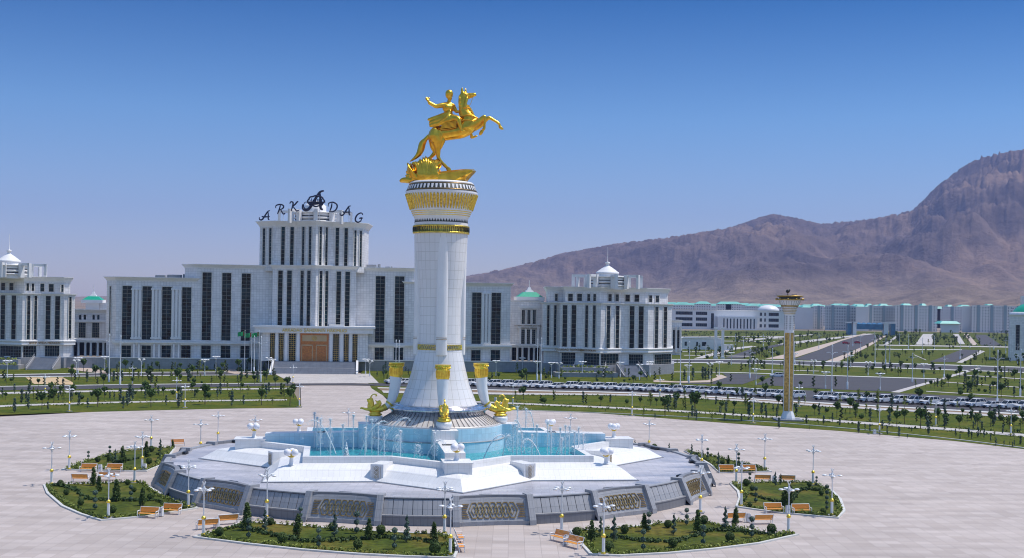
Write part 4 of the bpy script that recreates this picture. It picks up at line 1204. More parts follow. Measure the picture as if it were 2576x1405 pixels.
def text_obj(body, loc, rz, size, m, parent, ext=0.08, name='lettering'):
    cu = bpy.data.curves.new(name, 'FONT'); cu.body = body; cu.size = size; cu.extrude = ext; cu.align_x = 'CENTER'; cu.align_y = 'CENTER'
    t_ = bpy.data.objects.new(name, cu); C.objects.link(t_)
    me = bpy.data.meshes.new_from_object(t_.evaluated_get(bpy.context.evaluated_depsgraph_get()))
    bpy.data.objects.remove(t_); me.materials.clear(); me.materials.append(M[m])
    o = bpy.data.objects.new(name, me); C.objects.link(o)
    o.rotation_euler = (PI / 2, 0, rz); o.location = loc
    if parent: o.parent = parent
    return o

# ---------------- the long government building
gov = thing('government_building', 'long white marble government building with central tower, wooden doors and wide steps', 'building')
L = walk(268, 404, [(292, -38), (493, HD), (1041, HD), (1284, HD)], 780)
pA, pB, pC, pD, pE = L
back = Vector((-math.sin(R(HD)), math.cos(R(HD)))) * 28
zw = 29.8; zm = 34.4
wl = mass(gov, [pA, pB, pC + Vector((.0, .0)), pC + back, pA + back], PLZ, zw)
cc = pC + Vector((-5.0, 4.4))
mid_poly = [cc, pC, pD, pD + back * 1.1, cc + back]
mass(gov, [p + Vector((math.sin(R(HD)), -math.cos(R(HD)))) * .12 for p in mid_poly], PLZ, zm)
mass(gov, [pD + Vector((-3, 0)), pE, pE + back, pD + back + Vector((-3, 0))], PLZ, 29.9)
fs = (pB, pC)
moff = Vector((math.sin(R(HD)), -math.cos(R(HD)))) * .12
mC = (pC + moff, pD + moff)
for xa, xb, yt, yb in ((218, 323, 340, 931), (438, 543, 345, 932), (656, 761, 351, 933), (875, 979, 356, 936)):
    win_px(gov, fs, q4, xa - 3, xb - 6, yt, yb, 2, 14)
for xa, xb, yt, yb in ((1098, 1201, 192, 938), (1315, 1418, 199, 941), (1530, 1632, 204, 944)): win_px(gov, mC, q4, xa - 3, xb - 7, yt, yb, 2, 18)
for xa, xb in ((208, 311), (428, 530), (648, 750), (865, 968), (1086, 1189), (1301, 1404), (1516, 1617)): win_px(gov, fs if xb < 1000 else mC, q4, xa, xb, 996, 1132, 2, 3)
for xa, xb, yt, yb in ((1163, 1262, 228, 941), (1370, 1470, 230, 944)): win_px(gov, mC, q2, xa - 5, xb - 6, yt, yb, 2, 18)
for xa, xb in ((1150, 1248), (1355, 1455)): win_px(gov, mC, q2, xa, xb, 995, 1133, 2, 3)
for xa, xb, yt, yb in ((57, 156, 404, 962), (266, 366, 408, 962)): win_px(gov, (pD, pE), q3, xa - 4, xb - 5, yt, yb, 2, 14)
for xa, xb in ((46, 145), (255, 354)): win_px(gov, (pD, pE), q3, xa, xb, 1022, 1155, 2, 3)
# chamfer windows at the left end, fluted pilasters, ledges
win_px(gov, (pA, pB), q4, 78, 92, 345, 912, 1, 12)
d0 = (pC - pB).normalized(); n0 = Vector((d0.y, -d0.x))
def flute(q, xc, seg, y0, y1):
    A, B = seg; d = (B - A).normalized(); n_ = Vector((d.y, -d.x))
    s, zt = hitp(*q(xc, y0), A, B); _, zb = hitp(*q(xc, y1), A, B)
    mb = MB()
    for k in (-1.1, 0, 1.1):
        wbox(mb, A, d, n_, s + k - .35, s + k + .35, zb, zt, 0, .45)
    wbox(mb, A, d, n_, s - 1.7, s + 1.7, zt, zt + .5, 0, .55); wbox(mb, A, d, n_, s - 1.7, s + 1.7, zb - .6, zb, 0, .55)
    mb.build('pilaster', 'marble_plain', gov)
for xc in (378, 597, 818): flute(q4, xc - 3, (pB, pC), 385, 905)
for xc in (210, ): flute(q3, xc, (pD, pE), 420, 940)
for xc in (375, 596, 812):
    s, _ = hitp(*q4(xc, 1060), pB, pC); mb = MB()
    for k in (-.8, .8): mb.lathe([(.42, PLZ), (.36, PLZ + .5), (.32, 8.0)], (pB.x + d0.x * (s + k) + n0.x * .8, pB.y + d0.y * (s + k) + n0.y * .8, 0), 10)
    mb.build('column', 'marble_plain', gov)
mb = MB()
ctot = (pE - pB).length
for za, zb, o in ((7.75, 8.3, .6), (8.3, 8.75, 1.25), (8.75, 9.1, .5), (9.1, 9.25, .7)):
    wbox(mb, pB, d0, n0, -1, ctot + .5, za, zb, 0, o)
mb.build('string_course', 'marble_plain', gov)
# --- lower centre block and tower (each with a corner pointing at the plaza)
n1 = Vector((math.sin(R(HD)), -math.cos(R(HD))))
def on_line(px, y, off): # point on the main facade line moved outwards
    s, _ = hitp(px, y, pC, pD); return pC + (pD - pC).normalized() * s + n1 * off
c0 = on_line(685, 760, .3); 
a_, _ = ray(685, 760)
ctr_pts = walk(685, (c0 + n1 * 4.2).y, [(747, HD), (794, HD - 45), (832.6, HD + 45), (894.6, HD)], 760)
cp_ = [c0] + ctr_pts + [ctr_pts[-1] - n1 * 5]
cpoly = cp_ + [cp_[-1] + back * .8, cp_[0] + back * .8]
mass(gov, cpoly, PLZ, zm + .1)
sg = [(ctr_pts[i], ctr_pts[i + 1]) for i in range(4)]
for k, xa, xb, yt, yb in ((0, 113, 162, 167, 755), (0, 209, 259, 167, 757), (1, 357, 392, 168, 762), (1, 427, 466, 168, 763), (2, 552, 585, 170, 765), (2, 614, 648, 172, 766), (3, 740, 788, 178, 767), (3, 834, 884, 180, 769)):
    win_px(gov, sg[k], q2, xa - 3, xb - 4, yt, yb, 1, 14)
tw = walk(653.3, ctr_pts[0].y + 5.2, [(694, HD - 42), (746.6, HD), (794.2, HD - 45), (833, HD + 45), (889.2, HD), (916.9, HD + 45)], 610)
tpoly = tw + [tw[-1] + Vector((0, 12)), tw[-1] + Vector((-4, 24)), tw[0] + Vector((4, 24)), tw[0] + Vector((0, 10))]
mass(gov, tpoly, 32.5, 48.9, corn=1.3, ch=1.9)
for k, xa, xb, yt, yb in ((0, 115, 152, 655, 1185), (0, 208, 244, 652, 1185), (1, 382, 432, 627, 1187), (1, 512, 562, 632, 1187), (2, 688, 725, 630, 1187), (2, 787, 826, 628, 1187), (3, 930, 965, 630, 1190), (3, 1018, 1052, 636, 1193),
                          (4, 1172, 1220, 648, 1203), (4, 1300, 1348, 652, 1205), (5, 1437, 1468, 682, 1208), (5, 1518, 1548, 688, 1210)):
    win_px(gov, (tw[k], tw[k + 1]), qa, xa - 3, xb - 3, yt, yb, 1, 10)
# --- roof drum with louvres and square frames
def roof_drum(root, c, z, r, h, sc=1.0, cone=True):
    mb = MB(); mb.lathe([(r, z - .8), (r, z + h)], (c.x, c.y, 0), 40, smooth=False)
    o = mb.build('roof_drum', 'marble_plain', root)
    mb = MB()
    for k in (.30, .62):
        mb.lathe([(r + .01, z + h * k - .14), (r + .05, z + h * k - .13), (r + .05, z + h * k + .13), (r + .01, z + h * k + .14)], (c.x, c.y, 0), 40, cap=False)
    mb.build('louvre', 'dark_void', o)
    mb = MB(); mb.lathe([(r + .1, z + h * .1), (r + .45, z + h * .12), (r + .45, z + h * .2), (r + .1, z + h * .22)], (c.x, c.y, 0), 40, cap=False)
    mb.lathe([(r + .1, z + h * .42), (r + .45, z + h * .44), (r + .45, z + h * .5), (r + .1, z + h * .52)], (c.x, c.y, 0), 40, cap=False)
    mb.lathe([(r + .1, z + h * .88), (r + .5, z + h * .9), (r + .5, z + h), (0.02, z + h + .05)], (c.x, c.y, 0), 40, cap=False)
    mb.build('ring', 'marble_plain', o)
    for i in range(8):
        a = R(-90 + 10 + 45 * i); mb = MB(); ca, sa = math.cos(a), math.sin(a)
        mb.box((c.x + (r + .9) * ca, c.y + (r + .9) * sa, z - .5), (1.2 * sc, 1.4 * sc, h + 1.0), a)
        mb.box((c.x + (r + 3.4) * ca, c.y + (r + 3.4) * sa, z + h - .3), (4.0, .9 * sc, .8), a)
        mb.box((c.x + (r + 5.2) * ca, c.y + (r + 5.2) * sa, z - .5), (.9, .9 * sc, h + 1.0), a)
        mb.build('frame', 'marble_plain', root)
    if cone:
        mb = MB(); mb.lathe([(r * .57, z + h), (r * .57, z + h + 1.0)], (c.x, c.y, 0), 32, smooth=False); mb.build('lantern', 'marble_plain', root)
        mb = MB(); mb.lathe([(r * .60, z + h + 1.0), (r * .60, z + h + 1.45), (r * .55, z + h + 1.55), (r * .44, z + h + 2.1), (r * .26, z + h + 2.9), (r * .11, z + h + 3.5), (r * .085, z + h + 3.6), (r * .085, z + h + 4.2), (r * .13, z + h + 4.3), (r * .13, z + h + 4.75), (.08, z + h + 4.95), (.05, z + h + 9.8)], (c.x, c.y, 0), 28, cap=False)
        mb.build('cupola', 'marble_plain', root)
tcx, tcz = at(793, 560, tw[3].y + 11), 48.9
roof_drum(gov, tcx, 48.6, 6.6, 3.6, cone=False)
mb = MB(); mb.lathe([(3.6, 52), (3.6, 54.5), (3.2, 54.7), (2.2, 55.9), (.1, 56.2)], (tcx.x, tcx.y, 0), 28); mb.build('lantern', 'marble_plain', gov)
# --- roof plant: tanks and dishes
for (x, y, s) in ((q4(640, 243)[0], q4(640, 243)[1], 1.0), (q4(800, 250)[0], q4(800, 250)[1], 1.2), (q2(1115, 120)[0], q2(1115, 125)[1], 1.0), (q2(1290, 132)[0], 674, .5)):
    p = at(x, y, 412); zb = zw - .2 if x < 480 else zm - .2
    mb = MB(); mb.box((p.x, p.y, zb), (3.2 * s, 2.0 * s, 1.1 * s)); mb.tube([(p.x + 2.6 * s, p.y, zb), (p.x + 2.6 * s, p.y, zb + 1.3 * s)], .5 * s, 10)
    mb.build('roof_unit', 'grey_panel', gov)
# --- portal: canopy, wooden doors, gold lattice windows
po = walk(646, (on_line(646, 860, 12.0)).y, [(937.5, HD)], 860)
PA, PB = po; pd = (PB - PA).normalized(); pn = Vector((pd.y, -pd.x)); pw = (PB - PA).length
_, zct = hitp(790, 821, PA, PB); _, zcb = hitp(790, 838.5, PA, PB)
mb = MB(); wbox(mb, PA, pd, pn, 1.5, pw - 1.5, PLZ, zcb, -12, 0); portal = mb.build('portal', 'marble', gov)
mb = MB(); wbox(mb, PA, pd, pn, -.6, pw + .2, zcb, zct - .6, -12, 1.4); wbox(mb, PA, pd, pn, -1.2, pw + .8, zct - .6, zct, -12, 2.0); wbox(mb, PA, pd, pn, pw * .62, pw * .75, zct, zct + .5, -6, 1.0)
mb.build('canopy', 'marble_plain', portal)
def pspan(x0, x1, y=950):
    a, _ = hitp(*q2(x0, y), PA, PB); b, _ = hitp(*q2(x1, y), PA, PB); return a, b
s0, s1 = pspan(350, 655)
zd = zcb - .15
mb = MB(); wbox(mb, PA, pd, pn, s0, s1, PLZ, zd, -.1, .12); door = mb.build('door_surround', 'wood_door', portal)
hgt = zd - PLZ; wd = s1 - s0
mb = MB(); wbox(mb, PA, pd, pn, s0 + wd * .07, s1 - wd * .07, PLZ + hgt * .72, PLZ + hgt * .94, .12, .17)
cxm = (s0 + s1) / 2
c3 = (PA.x + pd.x * cxm + pn.x * .2, PA.y + pd.y * cxm + pn.y * .2, PLZ + hgt * .83)
mb.build('carved_panel', 'orange_paving', door)
mb = MB()
for rr_ in (.35, .75): mb.tube([(c3[0] + pd.x * rr_ * math.cos(R(45 * k)), c3[1] + pd.y * rr_ * math.cos(R(45 * k)), c3[2] + rr_ * math.sin(R(45 * k))) for k in range(9)], .07, 4)
mb.build('rosette', 'gold_relief', door)
for k in (0, 1):
    a = s0 + wd * (.07 + .51 * k); mb = MB()
    wbox(mb, PA, pd, pn, a, a + wd * .165, PLZ + .1, PLZ + hgt * .55, .12, .2); wbox(mb, PA, pd, pn, a + wd * .18, a + wd * .345, PLZ + .1, PLZ + hgt * .55, .12, .2)
    mb.build('door', 'wood_door', portal)
    mb = MB(); wbox(mb, PA, pd, pn, a - .25, a, PLZ, PLZ + hgt * .6, .12, .18); wbox(mb, PA, pd, pn, a + wd * .345, a + wd * .345 + .25, PLZ, PLZ + hgt * .6, .12, .18); wbox(mb, PA, pd, pn, a - .25, a + wd * .345 + .25, PLZ + hgt * .56, PLZ + hgt * .6, .12, .18)
    mb.build('door_trim', 'orange_paving', portal)
for x0, x1 in ((25, 76), (121, 171), (228, 300), (703, 765), (819, 870), (912, 965)):
    a, b = pspan(x0, x1)
    o = window(portal, PA, PB, a, b, PLZ, zd - .1, 3, 14, name='lattice_window', trim=.15, mw=.11, lat=True)
for sg_ in (-1, 1):
    for k in (0, 1, 2):
        xx = {(-1, 0): 98, (-1, 1): 198, (-1, 2): 326, (1, 0): 682, (1, 1): 795, (1, 2): 892}[(sg_, k)]
        a, b = pspan(xx - 15, xx + 15); mb = MB(); wbox(mb, PA, pd, pn, a, b, PLZ, zcb, 0, .7); mb.build('pier', 'marble_plain', portal)
a, _ = hitp(*q2(508, 812), PA, PB)
text_obj('ARKADAG ŞÄHERINIŇ HÄKIMLIGI', (PA.x + pd.x * a + pn.x * 1.5, PA.y + pd.y * a + pn.y * 1.5, (zcb + zct) / 2 - .3), R(HD), 1.35, 'gold_relief', portal)
# plinth, balustrade line and steps
mb = MB()
wbox(mb, pB, d0, n0, -34, ctot + 34, -.25, PLZ - .02, -2, 3.0); plinth = mb.build('plinth', 'granite_light', gov)
mb = MB(); wbox(mb, pB, d0, n0, -34, ctot + 34, PLZ - .02, PLZ + .25, 2.6, 3.15); mb.build('coping', 'marble_plain', plinth)
s0, s1 = hitp(*q2(80, 1210), PA, PB)[0], hitp(*q2(945, 1210), PA, PB)[0]
mb = MB(); N = 18
for i in range(N):
    o0 = 2.2 + i * .62 + (1.2 if i >= 9 else 0)
    wbox(mb, PA, pd, pn, s0, s1, -.2, PLZ - .03 - i * PLZ / N, -1 if i == 0 else o0 - .62 - (1.2 if i == 9 else 0), o0)
steps = mb.build('steps', 'granite_light', gov)
for s_ in (s0 - .5, s1 + .5):
    mb = MB(); A_ = PA + pd * (s_ - .35); vs = []
    for ds in (0, .7):
        for o_, z_ in ((-1, PLZ + .5), (2.4, PLZ + .5), (14.6, .45), (14.6, -.2), (-1, -.2)):
            vs.append((A_.x + pd.x * ds + pn.x * o_, A_.y + pd.y * ds + pn.y * o_, z_))
    mb.add(vs, [(0, 1, 2, 3, 4), (9, 8, 7, 6, 5)] + [(i, 5 + i, 5 + (i + 1) % 5, (i + 1) % 5) for i in range(5)])
    mb.build('step_cheek', 'marble_plain', steps)

# --- rooftop name: script letters on thin posts
sign = thing('rooftop_sign', 'dark blue script letters spelling ARKADAG with emblem on the tower roof', 'sign')
LET = {
 'A': [[(.0, .30), (.0, .1), (.12, .0), (.3, .08), (.55, .5), (.8, .92), (1.0, 1.0)], [(.80, .93), (.84, .5), (.84, .12), (.95, .02)], [(.22, .42), (.4, .33), (.98, .36)]],
 'R': [[(.50, .95), (.38, .5), (.18, .0)], [(.02, .62), (.02, .85), (.22, .98), (.55, 1.0), (.80, .9), (.80, .68), (.6, .52), (.42, .5)], [(.5, .5), (.68, .2), (.82, .02), (1., .1)]],
 'K': [[(.02, .75), (.08, .95), (.3, .98), (.38, .8), (.28, .4), (.16, .0)], [(.98, 1.0), (.85, .98), (.6, .72), (.32, .48)], [(.36, .5), (.6, .22), (.8, .02), (1., .12)]],
 'D': [[(.42, .9), (.36, .5), (.18, .06)], [(.02, .55), (.05, .85), (.3, .98), (.6, .98), (.92, .8), (.98, .5), (.8, .18), (.5, .02), (.12, .02)]],
 'G': [[(.95, .78), (.9, .96), (.65, 1.0), (.3, .82), (.08, .5), (.06, .2), (.25, .02), (.5, .02), (.75, .2), (.80, .46)], [(.5, .42), (.78, .46), (1.0, .46)]]}
lY = tw[3].y - 1.0
def letter(ch_, x0, y0, x1, y1, wgt, lab):
    (xa, ya), (xb, yb) = qa(x0, y0), qa(x1, y1)
    mb = MB()
    for st in LET[ch_]:
        sl = smooth_line([(u, v) for u, v in st], 5)
        pts = [tuple(at(xa + (xb - xa) * u, yb + (ya - yb) * v, lY)) for u, v in sl]
        rr_ = [wgt * (.55 + .6 * math.sin(PI * min(1, max(0, i / (len(sl) - 1)))) ** .8) for i in range(len(sl))]
        mb.tube(pts, rr_, 6)
    o = mb.build('letter', 'navy', sign); o['label'] = lab
    mb = MB()
    for u in (.3, .8):
        p = at(xa + (xb - xa) * u, yb, lY); mb.tube([(p.x, p.y, p.z + .3), (p.x, p.y, 48.6)], .07, 5)
    mb.build('post', 'white_metal', sign)
letter('A', 60, 397, 215, 532, .23, 'first small script A'); letter('R', 297, 308, 437, 448, .23, 'script R'); letter('K', 502, 266, 632, 404, .23, 'script K')
letter('D', 1060, 274, 1195, 414, .23, 'script D'); letter('A', 1236, 327, 1392, 465, .23, 'second small script A'); letter('G', 1452, 432, 1570, 565, .23, 'script G')
letter('A', 692, 108, 1000, 388, .42, 'large central script A')
mb = MB()
loop = []
for i in range(73):
    a = 2 * PI * i / 72; r_ = 1 + .05 * math.cos(8 * a)
    loop.append(tuple(at(*qa(885 + 118 * r_ * math.cos(a), 257 + 76 * r_ * math.sin(a)), lY - .7)))
mb.tube(loop, .26, 6, cap=False)
mb.tube([tuple(at(*qa(x, 273), lY - .7)) for x in (775, 1020)], .22, 6)
for i in range(9):
    x = 800 + i * 21; h = 30 + 22 * math.sin(i * 1.7) ** 2
    mb.tube([tuple(at(*qa(x, 270), lY - .7)), tuple(at(*qa(x, 270 - h), lY - .7))], .13, 5)
mb.tube([tuple(at(*qa(740 + 35 * math.cos(t), 320 + 50 * math.sin(t)), lY - .4)) for t in [R(60 + 20 * i) for i in range(13)]], .14, 5)
mb.build('emblem', 'navy', sign)

# ---------------- corner buildings
def corner(name, label, segs_px, start, q, wins, top_wins, upper_px, z_low, z_top, drumc, drum_r, drum_h, gw):
    t = thing(name, label, 'building')
    P = walk(*start[:2], segs_px, start[2])
    poly = P + [P[-1] * (1 + 24 / P[-1].y), P[0] + Vector((0, 24))]
    gz = 8.9
    mass(t, poly, gz, z_low, corn=.5, ch=.8)
    mb = MB(); loft_ring(mb, poly, [(-.5, PLZ), (-.5, 7.4)]); mb.build('ground_floor', 'marble', t)
    mb = MB(); loft_ring(mb, poly, [(-.5, 7.4), (.35, 7.4), (.35, 7.7), (.2, 8.0), (.5, 8.5), (.5, 8.75), (.15, 8.9), (0, 8.9)]); mb.build('string_course', 'marble_plain', t)
    for k, xa, xb, yt, yb in wins: win_px(t, (P[k], P[k + 1]), q, xa, xb, yt, yb, 1, 9)
    inner = offset(poly, -1.6)
    o = mass(t, inner, z_low - .3, z_top, corn=.9, ch=1.7)
    for k, xa, xb, yt, yb in top_wins: win_px(t, (inner[k], inner[k + 1]), q, xa, xb, yt, yb, 1, 2)
    gfl = offset(poly, -.5)
    for k, xa, xb, yt, yb, c_, r_ in gw: win_px(t, (gfl[k], gfl[k + 1]), q, xa, xb, yt, yb, c_, r_, name='shop_window')
    roof_drum(t, drumc, z_top, drum_r, drum_h)
    mb = MB(); loft_ring(mb, offset(poly, 1.0), [(0, -.25), (0, PLZ)]); top = loft_ring(mb, offset(poly, 1.0), [(0, PLZ - .01), (-.01, PLZ)])
    mb.add([Vector(p) for p in top], [tuple(range(len(top)))]); mb.build('plinth', 'granite_light', t)
    return t, P, poly
right_b, RP, Rpoly = corner('corner_building', 'white corner building with cupola and spire right of the column', [(1404, HD), (0, (0.5, -7.0)), (1463.6, HD), (1511, HD - 42), (1568, HD + 36), (1630, HD), (1690, HD + 42)],
    (1365, 409, 820), q3,
    [(0, 860, 885, 540, 970), (0, 935, 961, 540, 972), (2, 1027, 1076, 540, 985), (2, 1122, 1172, 540, 988), (3, 1273, 1304, 542, 992), (3, 1355, 1386, 542, 996), (4, 1498, 1535, 545, 1000), (4, 1595, 1633, 547, 1000),
     (5, 1748, 1797, 550, 1003), (5, 1845, 1896, 552, 1003), (6, 2016, 2052, 556, 1000), (6, 2110, 2146, 558, 1000)],
    [(0, 947, 974, 420, 494), (2, 1088, 1137, 418, 494), (2, 1185, 1235, 418, 494), (3, 1297, 1328, 420, 494), (3, 1361, 1391, 420, 495), (4, 1516, 1553, 421, 497), (4, 1592, 1629, 423, 498), (5, 1702, 1750, 427, 500), (5, 1800, 1850, 427, 502), (6, 1953, 1987, 434, 506), (6, 2024, 2062, 436, 508)],
    None, 23.7, 28.9, at(1527, 760, 409), 6.4, 3.6,
    [(2, 1016, 1163, 1050, 1178, 6, 4), (3, 1262, 1424, 1058, 1192, 5, 4), (4, 1436, 1625, 1064, 1200, 6, 4), (5, 1740, 1888, 1068, 1198, 6, 4), (6, 2010, 2190, 1066, 1190, 7, 4)])
for zt, s_, x_, y_, k_ in (('ARKADAG TELEKEÇISI', 1.0, 1098, 1018, 2), ('MERKEZI DÜKAN', .8, 1306, 1026, 3)):
    s, z = hitp(*q3(x_, y_), RP[k_], RP[k_ + 1]); d = (RP[k_ + 1] - RP[k_]).normalized()
    nn = Vector((d.y, -d.x)); text_obj(zt, (RP[k_].x + d.x * s + nn.x * .62, RP[k_].y + d.y * s + nn.y * .62, z), math.atan2(d.y, d.x), s_, 'bronze', right_b)
left_b, LP, Lpoly = corner('corner_building', 'white corner building with cupola and spire at the left edge', [(56, HD - 30), (102, HD + 36), (161, HD), (188, HD + 42)],
    (-75, 400, 800), q1,
    [(0, -95, -55, 508, 950), (0, 10, 54, 514, 950), (0, 116, 160, 516, 950), (1, 263, 293, 518, 950), (1, 333, 360, 520, 950), (2, 449, 496, 524, 948), (2, 541, 588, 526, 948), (3, 674, 697, 532, 940)],
    [(0, 15, 54, 396, 468), (0, 96, 137, 398, 468), (1, 257, 282, 400, 472), (1, 309, 333, 402, 474), (2, 389, 435, 404, 480), (2, 481, 528, 408, 482), (3, 598, 621, 415, 484)],
    None, 23.9, 29.3, at(22, 690, 395), 6.0, 3.6,
    [(0, 5, 210, 1015, 1140, 8, 4), (1, 225, 353, 1015, 1143, 5, 4), (2, 443, 582, 1012, 1136, 6, 4)])
for zt, x_, k_ in (('BANK', 320, 1), ('SÖWDA MERKEZI', 470, 2)):
    s, z = hitp(*q1(x_, 985), LP[k_], LP[k_ + 1]); d = (LP[k_ + 1] - LP[k_]).normalized()
    nn = Vector((d.y, -d.x)); text_obj(zt, (LP[k_].x + d.x * s + nn.x * .62, LP[k_].y + d.y * s + nn.y * .62, z), math.atan2(d.y, d.x), 1.0, 'bronze', left_b)

# ---------------- links between them
def roof_pyramid(root, c, z, w, m='green_roof'):
    mb = MB(); mb.box((c.x, c.y, z - 3.6), (w * .62, w * .5, 2.6), R(HD)); mb.build('roof_base', 'marble_plain', root)
    mb = MB(); mb.box((c.x, c.y, z - 1.2), (w, w * .8, 1.2), R(HD), 0); mb.build('cornice', 'marble_plain', root)
    mb = MB(); mb.box((c.x, c.y, z), (w * .9, w * .72, w * .17), R(HD), 0, .5); mb.build('roof', m, root)
    mb = MB(); mb.box((c.x, c.y, z + w * .17), (w * .3, w * .26, .6), R(HD), 0, .8); mb.box((c.x, c.y, z + w * .17 + .6), (w * .16, w * .16, 1.1), R(HD), 0, .5); mb.tube([(c.x, c.y, z + w * .17), (c.x, c.y, z + w * .17 + 4.2)], .09, 6)
    mb.build('finial', 'marble_plain', root)
link = thing('link_building', 'low white building with green pyramid roof between tower building and right corner building', 'building')
K = walk(1279, 424, [(1366, HD)], 800); KA, KB = K
mass(link, [KA, KB, KB + back * .8, KA + back * .8], 9.0, hitp(*q3(640, 489), KA, KB)[1], corn=.2, ch=.5)
for xa, xb in ((590, 622), (650, 681), (708, 739)):
    win_px(link, K, q3, xa, xb, 592, 740, 2, 7)
for xa, xb in ((583, 621), (641, 678), (696, 735)): win_px(link, K, q3, xa, xb, 802, 955, 2, 7)
mb = MB(); dK = (KB - KA).normalized(); nK = Vector((dK.y, -dK.x))
s0, z1 = hitp(*q3(541, 742), KA, KB); s1, z0 = hitp(*q3(783, 792), KA, KB)
wbox(mb, KA, dK, nK, s0, s1, z0, z1, 0, .9)
sb0 = hitp(*q3(570, 850), KA, KB)[0]; sb1 = hitp(*q3(760, 850), KA, KB)[0]
for s_ in (sb0, hitp(*q3(631, 850), KA, KB)[0], hitp(*q3(687, 850), KA, KB)[0], sb1): wbox(mb, KA, dK, nK, s_ - .35, s_ + .35, 9.2, z0, 0, .7)
wbox(mb, KA, dK, nK, sb0 - .5, sb1 + .5, hitp(*q3(660, 575), KA, KB)[1], hitp(*q3(660, 548), KA, KB)[1], 0, .6)
mb.build('balcony_frame', 'marble_plain', link)
sm = (s0 + s1) / 2
for i, tx in enumerate(('ARKADAG ŞÄHERINIŇ BAGT KÖŞGI', 'HÄKIMLIGI MERKEZI')):
    text_obj(tx, (KA.x + dK.x * sm + nK.x * .96, KA.y + dK.y * sm + nK.y * .96, z1 - .55 - i * .8), R(HD), .62, 'bronze', link)
roof_pyramid(link, at(1331, 756, 430), hitp(*q3(660, 449), KA, KB)[1], 9.8)
def colonnade(root, A, B, n, z1=8.0):
    d = (B - A).normalized(); n_ = Vector((d.y, -d.x)); Lh = (B - A).length
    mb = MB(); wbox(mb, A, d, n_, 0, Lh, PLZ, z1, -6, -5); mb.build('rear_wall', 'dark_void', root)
    mb = MB(); wbox(mb, A, d, n_, 0, Lh, z1, 9.1, -6, .4); wbox(mb, A, d, n_, -.3, Lh + .3, 8.6, 9.0, -6, .8); mb.build('entablature', 'marble_plain', root)
    for i in range(n + 1):
        for k in (-.9, .9):
            s = min(max(Lh * i / n + k, .5), Lh - .5); mb = MB()
            mb.lathe([(.5, PLZ), (.5, PLZ + .3), (.42, PLZ + .4), (.36, z1 - .4), (.5, z1)], (A.x + d.x * s - n_.x * .3, A.y + d.y * s - n_.y * .3, 0), 12); mb.build('column', 'marble_plain', root)
    for i in range(n):
        if i % 2 == 0:
            window(root, A - n_ * 5, B - n_ * 5, Lh * (i + .2) / n, Lh * (i + .8) / n, PLZ + .1, z1 - .3, 4, 3, trim=0)
KK = [KA + nK * 1.5, KB + nK * 1.5]
colonnade(link, *KK, 3)
linkl = thing('link_building', 'low white arcaded building with green roof between left corner building and long building', 'building')
K2 = walk(183, 440, [(277, HD)], 830)
zt = hitp(*q1(880, 655), *K2)[1]
mass(linkl, [K2[0], K2[1], K2[1] + back * .6, K2[0] + back * .6], PLZ, zt, corn=.9, ch=1.6)
for xa, xb in ((775, 841), (906, 973)): win_px(linkl, K2, q1, xa, xb, 786, 932, 4, 6)
def arch(root, seg, q, x0, x1, y0, y1):
    A, B = seg; d = (B - A).normalized(); n_ = Vector((d.y, -d.x))
    (xa, ya), (xb, yb) = q(x0, y0), q(x1, y1)
    s0 = hitp(xa, yb, A, B)[0]; s1 = hitp(xb, yb, A, B)[0]; z0 = hitp(xa, yb, A, B)[1]; z1 = hitp(xa, ya, A, B)[1]
    r_ = (s1 - s0) / 2; mb = MB(); pts = [(s0, z0), (s1, z0)] + [(s0 + r_ + r_ * math.cos(R(a)), z1 - r_ + r_ * math.sin(R(a))) for a in range(0, 181, 20)]
    P = lambda s, z, o: (A.x + d.x * s + n_.x * o, A.y + d.y * s + n_.y * o, z)
    mb.face([P(s, z, .06) for s, z in pts]); 
    mb.tube([P(s0 + r_ + (r_ + .15) * math.cos(R(a)), z1 - r_ + (r_ + .15) * math.sin(R(a)), .08) for a in range(0, 181, 20)], .13, 5, 1)
    mb.build('arched_window', ['glass', 'window_trim'], root)
for x in (776, 822, 908, 954): arch(linkl, K2, q1, x, x + 22, 710, 756)
mb = MB(); dL = (K2[1] - K2[0]).normalized(); nL = Vector((dL.y, -dL.x)); zz = hitp(*q1(860, 770), *K2)[1]
wbox(mb, K2[0], dL, nL, 0, (K2[1] - K2[0]).length, zz - .4, zz + .3, 0, .5); mb.build('string_course', 'marble_plain', linkl)
roof_pyramid(linkl, at(q1(918, 575)[0], 757, 452), at(235, q1(918, 562)[1], 452).z, 7.6)
mb = MB(); p = at(255, 770, 455); mb.box((p.x, p.y, 10), (9, 8, at(255, 762, 455).z - 10), R(HD)); mb.box((p.x + 8, p.y + 3, 10), (6, 8, at(262, 757, 455).z - 10), R(HD)); mb.build('wall', 'marble', linkl)
mb = MB(); mb.box((p.x + 8.5, p.y, at(262, 757, 455).z), (4, 5, 1.4), R(HD), 0, .3); mb.build('roof', 'green_roof', linkl)
k2a = [Vector((K2[0].x - 3, pA.y - 4)), Vector((pA.x + 3, pA.y - 2))]
k2a = walk(158, 406, [(284, HD)], 870); colonnade(linkl, k2a[0], k2a[1], 4)
